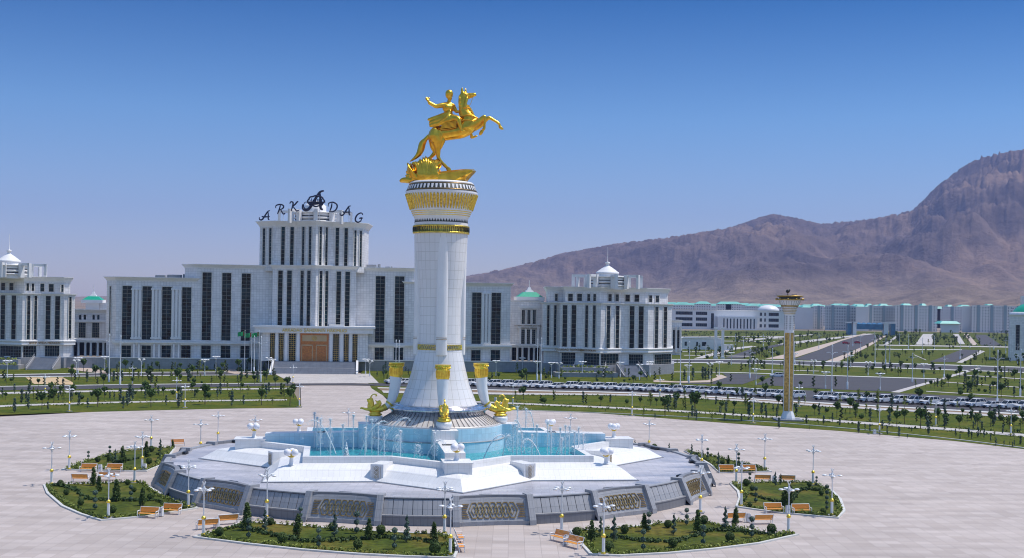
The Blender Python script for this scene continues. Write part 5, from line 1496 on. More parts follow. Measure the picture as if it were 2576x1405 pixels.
# stairs in front of the corner buildings
def stair(name, label, A, B, depth, n=14, top=PLZ):
    t = thing(name, label, 'steps'); d = (B - A).normalized(); n_ = Vector((d.y, -d.x)); Lh = (B - A).length
    mb = MB()
    for i in range(n): wbox(mb, A, d, n_, 0, Lh, -.2, top - (i + 1) * top / (n + 1), depth * i / n, depth * (i + 1) / n)
    mb.build('flight', 'granite_light', t)
    for s_ in (-.4, Lh):
        mb = MB(); P = lambda s, o, z: (A.x + d.x * s + n_.x * o, A.y + d.y * s + n_.y * o, z)
        vs = [P(s_ + ds, o_, z_) for ds in (0, .4) for o_, z_ in ((0, top + .5), (depth + .6, .5), (depth + .6, -.2), (0, -.2))]
        mb.add(vs, [(0, 1, 2, 3), (7, 6, 5, 4)] + [(i, 4 + i, 4 + (i + 1) % 4, (i + 1) % 4) for i in range(4)]); ck = mb.build('cheek_wall', 'granite_light', t)
        mb = MB(); mb.tube([P(s_ + .2, 0, top + 1.2), P(s_ + .2, depth + .6, 1.2)], .07, 6); mb.tube([P(s_ + .2, depth + .6, 1.2), P(s_ + .2, depth + .6, .4)], .06, 6); mb.tube([P(s_ + .2, 0, top + 1.2), P(s_ + .2, 0, top + .4)], .06, 6)
        mb.build('handrail', 'grey_panel', t)
def on(seg, q, x, y, off):
    A, B = seg; d = (B - A).normalized(); s, _ = hitp(*q(x, y), A, B); return A + d * s + Vector((d.y, -d.x)) * off
sR = (RP[4], RP[5]); sR3 = (RP[3], RP[4])
a = on((RP[2], RP[3]), q3, 1150, 1180, 3.0); stair('entrance_steps', 'grey steps with handrails left of the planted terrace at the right corner building', a, a + Vector((9.5, -1.5)), 9)
a = on((RP[5], RP[6]), q3, 1590, 1200, 4.0); stair('entrance_steps', 'grey steps with handrails right of the planted terrace at the right corner building', a, a + Vector((6.8, 1.2)), 9.5)
a = on((LP[2], LP[3]), q1, 370, 1140, 3.2); stair('entrance_steps', 'grey steps with handrails beside the left corner building', a, a + Vector((7.5, .8)), 9)
def planter(name, label, c, w, seed):
    t = thing(name, label, 'planter'); mb = MB()
    mb.box((c.x, c.y, -.2), (w, 6.5, 1.6), R(HD)); mb.box((c.x, c.y + 2.2, 1.4), (w * .8, 3.0, 1.5), R(HD)); mb.build('wall', 'granite_light', t)
    mb = MB(); rnd = random.Random(seed)
    for _ in range(60): leaf_cluster(mb, (c.x + rnd.uniform(-w * .45, w * .45), c.y + rnd.uniform(-2.9, 0), 1.5 + rnd.random() * .2), rnd.uniform(.3, .6), 9, .22, rnd)
    for _ in range(40): leaf_cluster(mb, (c.x + rnd.uniform(-w * .36, w * .36), c.y + rnd.uniform(1, 3.2), 3.0 + rnd.random() * .2), rnd.uniform(.3, .7), 9, .22, rnd)
    mb.build('planting', 'leaf_young', t)
planter('planted_terrace', 'stepped grey planter with low plants before the right corner building', on(sR3, q3, 1420, 1230, 8.5).to_3d(), 20, 5)
planter('planted_terrace', 'stepped grey planter with low plants before the left corner building', on((LP[0], LP[1]), q1, 160, 1190, 7.5).to_3d(), 14, 6)

# ---------------- narrow classical building, low store and far city
def simple_building(name, label, x0, x1, ytop, ybase, Y, depth, m='marble', hd=0.0, cornice=.6, zt=None):
    t = thing(name, label, 'building'); W_ = walk(x0, Y, [(x1, hd)], (ytop + ybase) / 2)
    zt = zt or hitp((x0 + x1) / 2, ytop, *W_)[1]
    n_ = Vector((-(W_[1] - W_[0]).normalized().y, (W_[1] - W_[0]).normalized().x)) * depth
    poly = [W_[0], W_[1], W_[1] * (1 + depth / W_[1].y) if W_[1].x < 0 else W_[1] + n_, W_[0] * (1 + depth / W_[0].y) if W_[0].x > 0 else W_[0] + n_]
    w_ = mass(t, poly, -.2, zt, m, corn=cornice, ch=cornice + .6)
    return t, W_, zt
t, W_, z = simple_building('columned_building', 'narrow white building with columns just behind the right corner building', 1686, 1714.5, 806, 889, 590, 20)
for u in (.12, .5, .88):
    L_ = (W_[1] - W_[0]).length; mb = MB(); mb.lathe([(.6, 0), (.5, 1), (.45, 11.5), (.7, 12)], (W_[0].x + L_ * u, W_[0].y - 1.2, 1.5), 12); mb.build('column', 'marble_plain', t)
for u in (.2, .6): window(t, W_[0], W_[1], (W_[1] - W_[0]).length * u, (W_[1] - W_[0]).length * (u + .2), 3, 12, 1, 5, trim=.2)
t, W_, z = simple_building('store_building', 'low white windowless store building right of the columned building', 1714, 1818, 851, 880, 676, 16, 'marble_plain', 0, .2)
for u, w in ((.08, .05), (.36, .04), (.50, .10), (.80, .04)): window(t, W_[0], W_[1], (W_[1] - W_[0]).length * u, (W_[1] - W_[0]).length * (u + w), 2.0, 4.2, 2, 1, trim=.1)
t, W_, z = simple_building('store_building', 'tiny white annexe at the end of the low store building', 1819.5, 1845, 868, 881, 670, 8, 'marble_plain', 0, .2)
for i, x in enumerate((1800, 1817.5)):
    p = G(x, 903); mb = MB(); mb.box((p.x, p.y, -.1), (1.8, 1.8, .9)); mb.box((p.x, p.y, .8), (1.2, 1.2, 12.6), 0, 0, .92); mb.box((p.x, p.y, 13.4), (1.8, 1.8, .7))
    tag(mb.build('gate_pillar', 'marble_plain'), ['left', 'right'][i] + ' of two pale pillars rising among the lawns behind the store', 'pillar', 'pale gate pillars')

def wintile(name, wall, w, h, gx, gy, glass=(0.035, 0.06, 0.075), rough=.5):
    """far facade: cladding with rows of recessed-looking windows on the UV map (metres)"""
    m, nt, p = nodes_of(name); setc(p, wall, rough, 0, .3)
    tc = nt.nodes.new('ShaderNodeTexCoord'); sp_ = nt.nodes.new('ShaderNodeSeparateXYZ'); nt.links.new(tc.outputs['UV'], sp_.inputs[0])
    def mth(op, a, b=None):
        n = nt.nodes.new('ShaderNodeMath'); n.operation = op
        for i, v in enumerate((a, b)):
            if v is None: continue
            if isinstance(v, (int, float)): n.inputs[i].default_value = v
            else: nt.links.new(v, n.inputs[i])
        return n.outputs[0]
    fx = mth('FRACT', mth('DIVIDE', sp_.outputs[0], w)); fy = mth('FRACT', mth('DIVIDE', sp_.outputs[1], h))
    a = mth('LESS_THAN', mth('ABSOLUTE', mth('SUBTRACT', fx, .5)), gx / 2); b = mth('LESS_THAN', mth('ABSOLUTE', mth('SUBTRACT', fy, .55)), gy / 2)
    f = mth('MULTIPLY', a, b)
    mx_ = nt.nodes.new('ShaderNodeMix'); mx_.data_type = 'RGBA'; mx_.inputs['A'].default_value = (*wall, 1); mx_.inputs['B'].default_value = (*glass, 1)
    nt.links.new(f, mx_.inputs['Factor']); nt.links.new(mx_.outputs['Result'], p.inputs['Base Color']); M[name] = m
wintile('flat_wall', (0.72, 0.70, 0.68), 3.4, 3.45, .40, .42, (0.13, 0.16, 0.18))
wintile('flat_wall_grey', (0.52, 0.55, 0.55), 3.0, 3.45, .50, .48, (0.16, 0.20, 0.22))
wintile('office_wall', (0.62, 0.62, 0.63), 60, 6.2, .8, .42)
# white office with long window bands and a dome
t, W_, z = simple_building('office_building', 'long white office building with dark window bands and small white dome', 1691, 1973, 780, 828, 1380, 60, 'marble_plain', 3)
Lw = (W_[1] - W_[0]).length
for r_ in (3, 9.5, 16):
    for u0, u1 in ((.03, .18), (.21, .31), (.78, .80), (.82, .835), (.86, .95)): window(t, W_[0], W_[1], Lw * u0, Lw * u1, r_, r_ + 3.6, 6, 1, trim=0)
window(t, W_[0], W_[1], Lw * .345, Lw * .37, 1, 18, 2, 4, trim=0)
fr2 = [W_[0] + (W_[1] - W_[0]) * .39 + Vector((0, -12)), W_[0] + (W_[1] - W_[0]) * .74 + Vector((0, -12))]
mb = MB(); wbox(mb, fr2[0], (fr2[1] - fr2[0]).normalized(), Vector((0, -1)), 0, (fr2[1] - fr2[0]).length, -.2, 14.5, -12, 0); mb.build('front_block', 'marble_plain', t)
for i in range(10):
    Lq = (fr2[1] - fr2[0]).length; window(t, fr2[0], fr2[1], Lq * (.14 + i * .085), Lq * (.17 + i * .085), 1.5, 12.5, 1, 1, trim=0)
p = at(1933, 778, 1400); mb = MB(); mb.lathe([(12, z - 1), (12, z + 1), (11, z + 2.5), (8.5, z + 4.5), (4, z + 5.8), (.1, z + 6.2)], (p.x, p.y, 0), 28); mb.build('dome', 'marble_plain', t)
# apartment blocks
APT = [(2000, 2046, 774, 834, 1500, 'flat_plain'), (2046, 2072, 770, 833, 1520, 'flat_wall'), (2075, 2153, 769, 834, 1480, 'flat_wall_grey'), (2153, 2184, 772, 836, 1460, 'flat_plain'), (2184, 2196, 769, 835, 1475, 'flat_wall'),
       (2196, 2250, 770, 834, 1490, 'flat_wall_grey'), (2250, 2358, 769, 835, 1470, 'flat_wall'), (2369, 2421, 772, 832, 1560, 'flat_wall'), (2421, 2444, 771, 834, 1480, 'flat_plain'), (2444, 2545, 769, 834, 1470, 'flat_wall'), (2545, 2640, 771, 832, 1540, 'flat_wall'), (2640, 2760, 772, 834, 1480, 'flat_wall_grey')]
mat('flat_plain', (0.70, 0.69, 0.68), 0.6, var=0.03, scale=.1)
aw = ['windowless pale end wall of a block above the office lawn', 'narrow white apartment block beside the pale end wall', 'long grey-windowed apartment block behind the blue footbridge, left part', 'pale windowless block above the left bridge tower',
      'very narrow white block between pale wall and grey block', 'grey-windowed apartment block above the blue footbridge', 'long white apartment block right of the blue footbridge', 'shorter apartment block set back behind the white square', 'plain pale block left of the long right apartment block',
      'long white apartment block at the right behind the tall avenue', 'apartment block running out at the right edge', 'apartment block beyond the right edge']
for i, (x0, x1, yt, yb, Y, m_) in enumerate(APT):
    t, W_, z = simple_building('apartment_block', aw[i], x0, x1, yt, yb, Y, 16, m_, 0, .3)
    t['group'] = 'apartment blocks below the mountains'
    Lw = (W_[1] - W_[0]).length
    if m_ != 'flat_plain':
        nb = max(1, int(Lw / 15))
        for k in range(nb):
            s = Lw * (k + .5) / nb; mb = MB(); wbox(mb, W_[0], Vector((1, 0)), Vector((0, -1)), s - 1.6, s + 1.6, 0, z + .4, 0, 1.2); mb.build('stair_bay', 'grey_glass' if 'grey_glass' in M else mat('grey_glass', (.26, .34, .37), .4), t)
    nr = max(1, int(Lw / 24)); rnd = random.Random(i)
    for k in range(nr):
        s = Lw * (k + rnd.uniform(.3, .7)) / nr; w_ = rnd.uniform(6, 13)
        mb = MB(); mb.box((W_[0].x + s, W_[0].y + 8, z - .1), (w_, 12, rnd.uniform(1.6, 3.0)), 0, 0, .55); mb.build('roof', 'teal_roof', t)
# rows of green-roofed houses farther off
rnd = random.Random(11)
cols_ = [(1690 + i * 26 + rnd.uniform(-4, 4)) for i in range(34)]
for i, x in enumerate(cols_):
    Y = rnd.choice((1750, 1850, 1980, 2100)); w_ = rnd.uniform(16, 30); yt = 769 + (x - 1690) * .0155 - rnd.uniform(1, 6)
    p = at(x, yt, Y)
    t = thing('distant_house', '%s distant white block with green roof, counted from the left' % nth(i + 1), 'building', (p.x, p.y, 0), 0, 'distant green-roofed blocks')
    zt = max(20, p.z)
    mb = MB(); mb.box((0, 0, -.2), (w_, 16, zt)); mb.build('wall', 'flat_wall', t)
    mb = MB(); mb.box((0, 0, zt - .2), (w_ + 1.5, 17.5, 3.6), 0, 0, .45); mb.build('roof', 'teal_roof', t)
# blue pedestrian bridge
br = thing('footbridge', 'blue glazed pedestrian bridge with two white-capped towers over the far avenue', 'bridge')
BY = 1180
def brp(x, y): return at(x, y, BY)
mb = MB(); a, b = brp(2153, 828), brp(2219, 828); zb_, zt_ = brp(2180, 829).z, brp(2180, 815).z
zb_, zt_ = 5.5, 10.5
mb.box(((a.x + b.x) / 2, BY, zb_), (b.x - a.x, 5, zt_ - zb_)); mb.build('span', 'blue_glass', br)
mb = MB()
for k in range(5):
    x = a.x + (b.x - a.x) * (k + .5) / 5; mb.box((x, BY, zt_), (5.2, 5.2, 1.6), 0, 0, .15)
mb.build('roof', 'blue_glass', br)
for x0, x1 in ((2130, 2140), (2143, 2152), (2221, 2232), (2239, 2250)):
    p, q_ = brp(x0, 848), brp(x1, 848); mb = MB(); mb.box(((p.x + q_.x) / 2, BY, -.1), (q_.x - p.x, 6, 11.4)); o = mb.build('tower', 'blue_glass' if x0 in (2130, 2239) else 'white_paint', br)
    mb = MB(); mb.box(((p.x + q_.x) / 2, BY, 11.3), (q_.x - p.x + 2.2, 8, 1.0)); mb.build('cap', 'white_paint', o)
# pavilion with green roof at the far end of the white square
t, W_, z = simple_building('pavilion', 'white pavilion with pale green roof at the end of the white square', 2366, 2412, 815, 838, 1420, 20, 'flat_plain', 0, .4)
mb = MB(); c_ = (W_[0] + W_[1]) / 2; mb.box((c_.x, c_.y + 8, z), ((W_[1] - W_[0]).length + 3, 20, 3.0), 0, 0, .7); mb.build('roof', 'teal_roof', t)
# right edge building
t, W_, z = simple_building('domed_building', 'white building with green dome cut off by the right edge', 2540, 2640, 792, 906, 585, 40, 'marble', 5)
for xa in (2555, 2579.5, 2600): 
    s0 = hitp(xa, 850, *W_)[0]; window(t, *W_, s0, s0 + 1.9, 5, 17, 1, 8)
p = at(2600, 790, 600); mb = MB(); mb.lathe([(11, z - 1), (11, z + .8), (9.5, z + 1.2)], (p.x, p.y, 0), 28); mb.build('dome_base', 'marble_plain', t)
mb = MB(); mb.lathe([(9.6, z + 1.2), (8.6, z + 2.6), (6, z + 4.6), (3, z + 5.6), (.1, z + 6)], (p.x, p.y, 0), 28); mb.build('dome', 'green_roof', t)
p = at(2573, 800, 640); mb = MB(); mb.box((p.x + 2.5, p.y, 0), (5.5, 5.5, at(2573, 745, 640).z)); mb.build('tower', 'marble_plain', t)
# ================================================================== ORNAMENTAL TOWER COLUMN (right)
p0 = G(1982, 1058)
tt = thing('tower_column', 'tall slender white and gold ornamental column standing on the right lawn', 'column', (p0.x, p0.y, 0), R(-2))
mb = MB(); mb.box((0, 0, 0), (5.4, 5.4, .28)); mb.build('base_slab', 'granite', tt)
mb = MB(); mb.lathe([(1.45, .28), (1.45, .5), (1.32, .95), (1.02, 1.8), (1.02, 1.9)], n=8, smooth=False, a0=R(22.5)); mb.build('pedestal', 'white_paint', tt)
mb = MB(); mb.lathe([(.95, 1.88), (.92, 17.7)], n=4, smooth=False, a0=0); mb.build('shaft', 'tower_gold', tt)
mb = MB()
for i in range(4):
    a = R(90 * i); mb.box((.93 * math.cos(a), .93 * math.sin(a), 1.88), (.15, .15, 15.9), a, 0, .95)
mb.lathe([(.95, 17.6), (.98, 17.7), (.96, 21.3)], n=12, smooth=False); mb.build('rib', 'white_paint', tt)
mb = MB()
for i in range(8):
    for z in [18.3 + .36 * k for k in range(8)]:
        a = R(45 * i); mb.box((.98 * math.cos(a), .98 * math.sin(a), z), (.05, .34, .18), a)
mb.build('ornament', 'grey_panel', tt)
mb = MB(); mb.lathe([(.95, 21.2), (1.08, 21.4), (1.5, 22.6), (1.95, 23.6), (2.15, 24.1), (2.1, 24.2)], n=24); cap_ = mb.build('capital', 'white_paint', tt)
mb = MB()
for z, r_ in ((21.5, 1.14), (21.8, 1.24), (22.1, 1.35), (22.4, 1.46)): mb.lathe([(r_, z), (r_ + .12, z + .04), (r_, z + .10)], n=24, cap=False)
mb.lathe([(1.56, 22.8), (1.74, 22.95), (1.80, 23.1), (1.74, 23.15)], n=24, cap=False)
mb.lathe([(2.2, 24.15), (2.45, 24.2), (2.45, 24.4), (2.2, 24.45)], n=24)
mb.lathe([(2.3, 24.8), (2.65, 24.9), (2.7, 25.05), (2.5, 25.1)], n=24)
for i in range(10):
    a = 2 * PI * i / 10; mb.ball((2.7 * math.cos(a), 2.7 * math.sin(a), 24.35), .22, 8)
mb.build('gold_crown', 'tower_gold', cap_)
mb = MB()
for i in range(24):
    a = 2 * PI * i / 24; mb.tube([(1.52 * math.cos(a), 1.52 * math.sin(a), 22.6), (2.12 * math.cos(a), 2.12 * math.sin(a), 24.0)], .05, 4)
mb.build('fluting', 'grey_panel', cap_)
mb = MB(); mb.lathe([(2.1, 24.15), (2.1, 24.85)], n=24); mb.build('drum', 'dark_relief', cap_)
mb = MB(); mb.tube([(-.4, 0, 25.1), (-.4, 0, 25.6)], .08, 6); mb.ball((-.4, 0, 25.95), .42, 10, rz=.38); mb.ball((-.1, 0, 26.15), .22, 8); mb.box((.9, 0, 25.1), (1.0, .7, .2)); mb.build('loudspeaker', 'black_metal', tt)

# ================================================================== LAMP POSTS
def make_plaza_lamp():
    t = thing('lamp_post', '', 'lamp post')
    mb = MB(); mb.box((0, 0, 0), (.9, .9, .14)); mb.build('base', 'granite_light', t)
    mb = MB(); mb.lathe([(.22, .12), (.24, .2), (.16, .32)], n=12); mb.lathe([(.15, 1.58), (.21, 1.62), (.23, 1.74), (.16, 1.86), (.07, 1.92)], n=14); mb.build('gold_collar', 'gold_bright', t)
    mb = MB(); mb.lathe([(.15, .28), (.14, 1.62)], n=14); mb.build('lower_shaft', 'white_metal', t)
    mb = MB(); mb.tube([(0, 0, 1.8), (0, 0, 3.9), (0, 0, 4.3)], [.062, .055, .09], 10); mb.build('pole', 'white_metal', t)
    mb = MB(); mb.lathe([(.09, 4.2), (.11, 4.45), (.06, 4.7)], n=10)
    for i in range(4):
        a = R(90 * i + 45); mb.tube([(0, 0, 4.6), (.05 * math.cos(a), .05 * math.sin(a), 4.85), (.20 * math.cos(a), .20 * math.sin(a), 5.12)], [.05, .05, .03], 6)
    mb.build('finial', 'white_metal', t)
    for i in range(4):
        a = R(90 * i + 20); ca, sa = math.cos(a), math.sin(a)
        mb = MB(); mb.tube([(.04 * ca, .04 * sa, 3.95), (.12 * ca, .12 * sa, 4.2), (.32 * ca, .32 * sa, 4.34), (.66 * ca, .66 * sa, 4.38)], [.05, .045, .04, .035], 7); mb.tube([(.04 * ca, .04 * sa, 4.7), (.12 * ca, .12 * sa, 4.5), (.36 * ca, .36 * sa, 4.38)], [.04, .04, .03], 6)
        arm = mb.build('arm', 'white_metal', t)
        mb = MB(); mb.lathe([(.20, -.06), (.25, -.03), (.25, .03), (.18, .08), (.01, .10)], (.82 * ca, .82 * sa, 4.38), 16); hd_ = mb.build('head', 'white_metal', arm)
        mb = MB(); mb.lathe([(.01, -.10), (.17, -.08), (.20, -.05)], (.82 * ca, .82 * sa, 4.38), 14); o = mb.build('lens', 'gold', arm)
    freeze(t); return t
lampP = make_plaza_lamp()
PL = [(272.4, 1305.4), (129.4, 1220.8), (174, 1183.3), (338.3, 1216.5), (357.3, 1184.4), (380, 1131.5), (504.3, 1145), (548, 1118), (641.5, 1131), (473.3, 1278.4), (511.6, 1349.5), (671, 1304),
      (1118, 1345.6), (1132.4, 1399.3), (1412.6, 1343), (1517.8, 1397.4), (1434.6, 1122), (1632.5, 1140), (1765, 1189), (1851.8, 1218.6), (1864.9, 1276.4), (1923.5, 1185.2), (2045, 1222.3), (2092.3, 1299.2), (1983.4, 1343.3), (1761.5, 1291),
      (876, 1107)]
LL = [(174.3, 1036), (444, 1007.5), (465, 1026.9), (753, 1024.7), (1589.7, 1046.9), (1894.6, 1065.7), (2212.3, 1092.5), (2353.9, 1073), (2543, 1095), (113, 998), (333, 969), (737, 965), (1039, 1010), (1290, 1021), (1660, 1000), (2010, 1024)]
for i, (x, y) in enumerate(sorted(PL)):
    place(lampP, G(x, y), 'white four-armed lamp post with gold collar around the plaza, %s from the left' % nth(i + 1), R((i * 37) % 90), 1.0, 'lamp posts around the plaza')
for i, (x, y) in enumerate(sorted(LL)):
    place(lampP, G(x, y), 'white four-armed lamp post on the lawns beyond the plaza, %s from the left' % nth(i + 1), R((i * 53) % 90), 1.0, 'lamp posts on the lawns')
def make_quad():
    t = thing('street_lamp', '', 'street lamp')
    mb = MB(); mb.lathe([(.16, 0), (.16, .9), (.11, 1.0)], n=10); mb.tube([(0, 0, .9), (0, 0, 4.0)], [.09, .06], 8); mb.build('pole', 'white_metal', t)
    for i in range(4):
        a = R(90 * i + 35); ca, sa = math.cos(a), math.sin(a)
        mb = MB(); mb.tube([(0, 0, 3.7), (.3 * ca, .3 * sa, 3.95), (.8 * ca, .8 * sa, 4.25)], .045, 6); arm = mb.build('arm', 'white_metal', t)
        mb = MB(); mb.lathe([(.12, -.06), (.40, .06), (.42, .16), (.25, .26), (.02, .3)], (.85 * ca, .85 * sa, 4.28), 14); mb.build('head', 'white_paint', arm)
    freeze(t); return t
qp = make_quad()
QL = [(355.5, 945), (515, 946), (543, 935.7), (675.4, 939), (263.4, 937), (192, 949), (196, 941.5), (18, 951.7), (683, 944), (919.7, 942.7), (930, 948.5), (1247.6, 946), (1313.8, 937), (1387, 952), (1406, 953), (1608.7, 956.7), (1635, 948.5), (1060, 937),
      (1730, 958.6), (1785.7, 954), (1808.9, 947), (1901.6, 970), (1898.7, 938), (2046.6, 941), (2076.5, 979), (2183.7, 945.6), (2324, 951), (2214, 983), (1350, 948), (1465, 948), (1560, 950), (2460, 958), (2000, 919), (2140, 925), (1840, 918)]
for i, (x, y) in enumerate(sorted(QL)):
    place(qp, G(x, y), 'street lamp with four white dish heads by the roads, %s from the left' % nth(i + 1), R((i * 29) % 90), 1.08, 'dish-headed street lamps')
def make_mast():
    t = thing('light_mast', '', 'light mast')
    mb = MB(); mb.lathe([(.26, 0), (.26, 2.2), (.15, 2.4)], n=10); mb.tube([(0, 0, 2.2), (0, 0, 13)], [.14, .09], 8); mb.build('pole', 'white_metal', t)
    mb = MB(); mb.tube([(-.14, 0, 11.2), (-.5, 0, 11.7), (-.9, 0, 11.8)], .06, 6); mb.tube([(.14, 0, 11.2), (.5, 0, 11.7), (.9, 0, 11.8)], .06, 6); mb.build('arm', 'white_metal', t)
    for s in (-1, 1):
        mb = MB(); mb.box((s * 1.15, 0, 11.7), (.7, .3, .12)); mb.build('head', 'white_paint', t)
    mb = MB(); mb.lathe([(.09, 12.9), (.16, 13.1), (.16, 13.5), (.02, 13.8)], n=8); mb.build('finial', 'white_metal', t)
    freeze(t); return t
mp_ = make_mast()
ML = [(274, 962, 841.5), (302, 969.6, 845), (638.8, 941, 845.5), (655.5, 962, 846.6), (1351, 961, 853.8), (1360.6, 960, 851), (1711, 987.6, 860), (1733, 964.4, 860), (2092, 1003.5, 868.7), (2131.5, 980, 870), (2508.4, 1026.7, 881.8), (2566.4, 999, 879),
      (2201, 921, 845.5), (2227.8, 916.6, 851), (2295, 963, 889), (2375, 951, 896), (1886, 952.8, 877), (1942.5, 942.7, 877), (1998, 915, 862), (2238, 918, 870), (995, 965, 856), (1003, 966, 857), (1775, 899, 868), (2415, 905, 862), (2490, 905, 868), (2560, 915, 866),
      (2320, 890, 850), (2145, 872, 838), (2165, 880, 842), (2060, 878, 840), (1990, 888, 846), (2350, 880, 846), (2285, 878, 842), (2500, 880, 848), (1850, 870, 842), (1870, 880, 846), (1920, 872, 842), (2440, 876, 846), (2530, 890, 852), (2262, 868, 838), (2200, 862, 836)]
for i, (x, y, yt) in enumerate(sorted(ML)):
    p = G(x, y); h = (y - yt) * mpp(p)
    place(mp_, p, 'tall thin white light mast, %s from the left' % nth(i + 1), R(-10 + (i * 17) % 25), (1, 1, h / 13.6), 'tall light masts')
# flags
for i, (x, y, yt) in enumerate(((614.8, 938, 831.8), (632, 937, 835), (651, 937, 832))):
    p = G(x, y); h = (y - yt) * mpp(p)
    t = thing('flagpole', ['leftmost', 'middle', 'rightmost'][i] + ' of three flagpoles with green flags by the long building', 'flagpole', p, 0, 'flagpoles by the steps')
    mb = MB(); mb.tube([(0, 0, 0), (0, 0, h)], [.11, .05], 8); mb.ball((0, 0, h), .12, 8); mb.build('pole', 'white_metal', t)
    mb = MB(); sgn = (-1, -1, -1)[i]; nn = 8; zt = h - 1.6 if i < 2 else h - 1.8
    rows = [[(sgn * 2.3 * k / nn + .05 * 0, .15 * math.sin(k * 1.1 + i), zt + .9 + (j - 2) * .45 - .05 * k * (1 + .2 * i) + .05 * math.sin(k * 1.3)) for j in range(4)] for k in range(nn + 1)]
    for k in range(nn):
        for j in range(3): mb.face([rows[k][j], rows[k + 1][j], rows[k + 1][j + 1], rows[k][j + 1]], 1 if k == 1 else 0, True)
    mb.build('flag', ['flag_green', 'flag_red'], t)

# ================================================================== BENCHES, BINS
def make_bench():
    t = thing('park_bench', '', 'bench')
    mb = MB()
    for k in range(5): mb.box((0, -.24 + k * .12, .43), (1.95, .10, .035))
    mb.build('seat', 'wood_slat', t)
    mb = MB()
    for k in range(5): mb.box((0, .28 + k * .035, .55 + k * .095), (1.95, .035, .085))
    mb.build('backrest', 'wood_slat', t)
    for s in (-1, 1):
        x = s * 1.0; mb = MB()
        for pts, r in (([(x, -.30, 0), (x, -.26, .2), (x, -.30, .44), (x, -.30, .66)], .04), ([(x, -.3, .43), (x, .28, .41)], .035), ([(x, .20, 0), (x, .16, .2), (x, .26, .45), (x, .50, 1.06)], .045), ([(x, -.32, .66), (x, 0, .70), (x, .34, .66)], .045)):
            mb.tube(pts, r, 6)
        mb.build('side_frame', 'white_paint', t)
    mb = MB(); mb.tube([(-1.0, .47, 1.03), (1.0, .47, 1.03)], .035, 6); mb.build('top_rail', 'white_paint', t)
    freeze(t); return t
bp_ = make_bench()
# x, y, facing (deg, direction the sitter looks), words
BL = [(372, 1303, -100, 'facing the camera below the left garden, left one'), (430, 1294, -100, 'facing the camera below the left garden, right one'),
      (221, 1188, -92, 'facing the camera before the rear left garden, left one'), (286, 1188, -92, 'facing the camera before the rear left garden, right one'),
      (203, 1213, 88, 'seen from behind above the left garden, left one'), (272, 1208, 88, 'seen from behind above the left garden, behind a conifer'),
      (521, 1331, 118, 'nearer of two at the left end of the front left garden'), (572, 1319, 118, 'farther of two at the left end of the front left garden'),
      (1407, 1363, 218, 'facing left before the front right garden, farther one'), (1441, 1378, 218, 'facing left before the front right garden, nearer one'),
      (1158, 1385, 8, 'seen sideways right of the front left garden, nearer one'), (1157, 1362, 8, 'seen sideways right of the front left garden, farther one'),
      (1828, 1190, -92, 'facing the camera before the rear right garden, left one'), (1883, 1190, -92, 'facing the camera before the rear right garden, right one'),
      (1918, 1214, 85, 'seen from behind above the right garden, left one'), (1979, 1215, 85, 'seen from behind above the right garden, right one'),
      (1947, 1291, -80, 'facing the camera below the right garden, left one'), (2017, 1294, -80, 'facing the camera below the right garden, right one'),
      (1849, 1313, 100, 'seen from behind above the front right garden, left one'), (1918, 1318, 100, 'seen from behind above the front right garden, right one'),
      (447, 1123, -70, 'mostly hidden by the terrace beside the rear left garden')]
for x, y, f, s in BL: place(bp_, G(x, y), 'slatted wooden bench ' + s, R(f + 90), 1.0, 'park benches')
bn = thing('litter_bin', '', 'litter bin')
mb = MB(); mb.box((0, 0, .08), (.42, .42, .75), 0, 0, .9); mb.build('body', 'white_paint', bn)
mb = MB(); mb.tube([(-.30, 0, 0), (-.22, 0, .9), (.22, 0, .9), (.30, 0, 0)], .035, 6); mb.build('stand', 'white_metal', bn)
mb = MB(); mb.tube([(.09 * math.cos(a), -.225, .5 + .09 * math.sin(a)) for a in [2 * PI * k / 12 for k in range(13)]], .014, 4); mb.build('ring_mark', 'black_metal', bn)
mb = MB(); mb.box((0, 0, .83), (.36, .36, .10), 0, 0, .7); mb.build('lid', 'grey_panel', bn)
freeze(bn)
for x, y, f, s in ((404.7, 1300, -5, 'between the two benches below the left garden'), (251.6, 1187, 0, 'between the two benches before the rear left garden'), (545, 1327, 25, 'between the benches left of the front left garden'), (363.5, 1185, 0, 'beside the lamp post at the rear left garden'),
                   (1424, 1371, 40, 'between the benches left of the front right garden'), (1856, 1190, 0, 'between the two benches before the rear right garden'), (1948, 1215, 0, 'between the benches above the right garden'),
                   (1982, 1293, 10, 'between the two benches below the right garden'), (1883, 1315, 10, 'between the benches above the front right garden'), (2200, 1093, 0, 'at the plaza edge below the far right lamp post'), (1246, 1010, 0, 'on the lawn right of the column')):
    place(bn, G(x, y), 'small white litter bin ' + s, R(f), 1.0, 'litter bins')

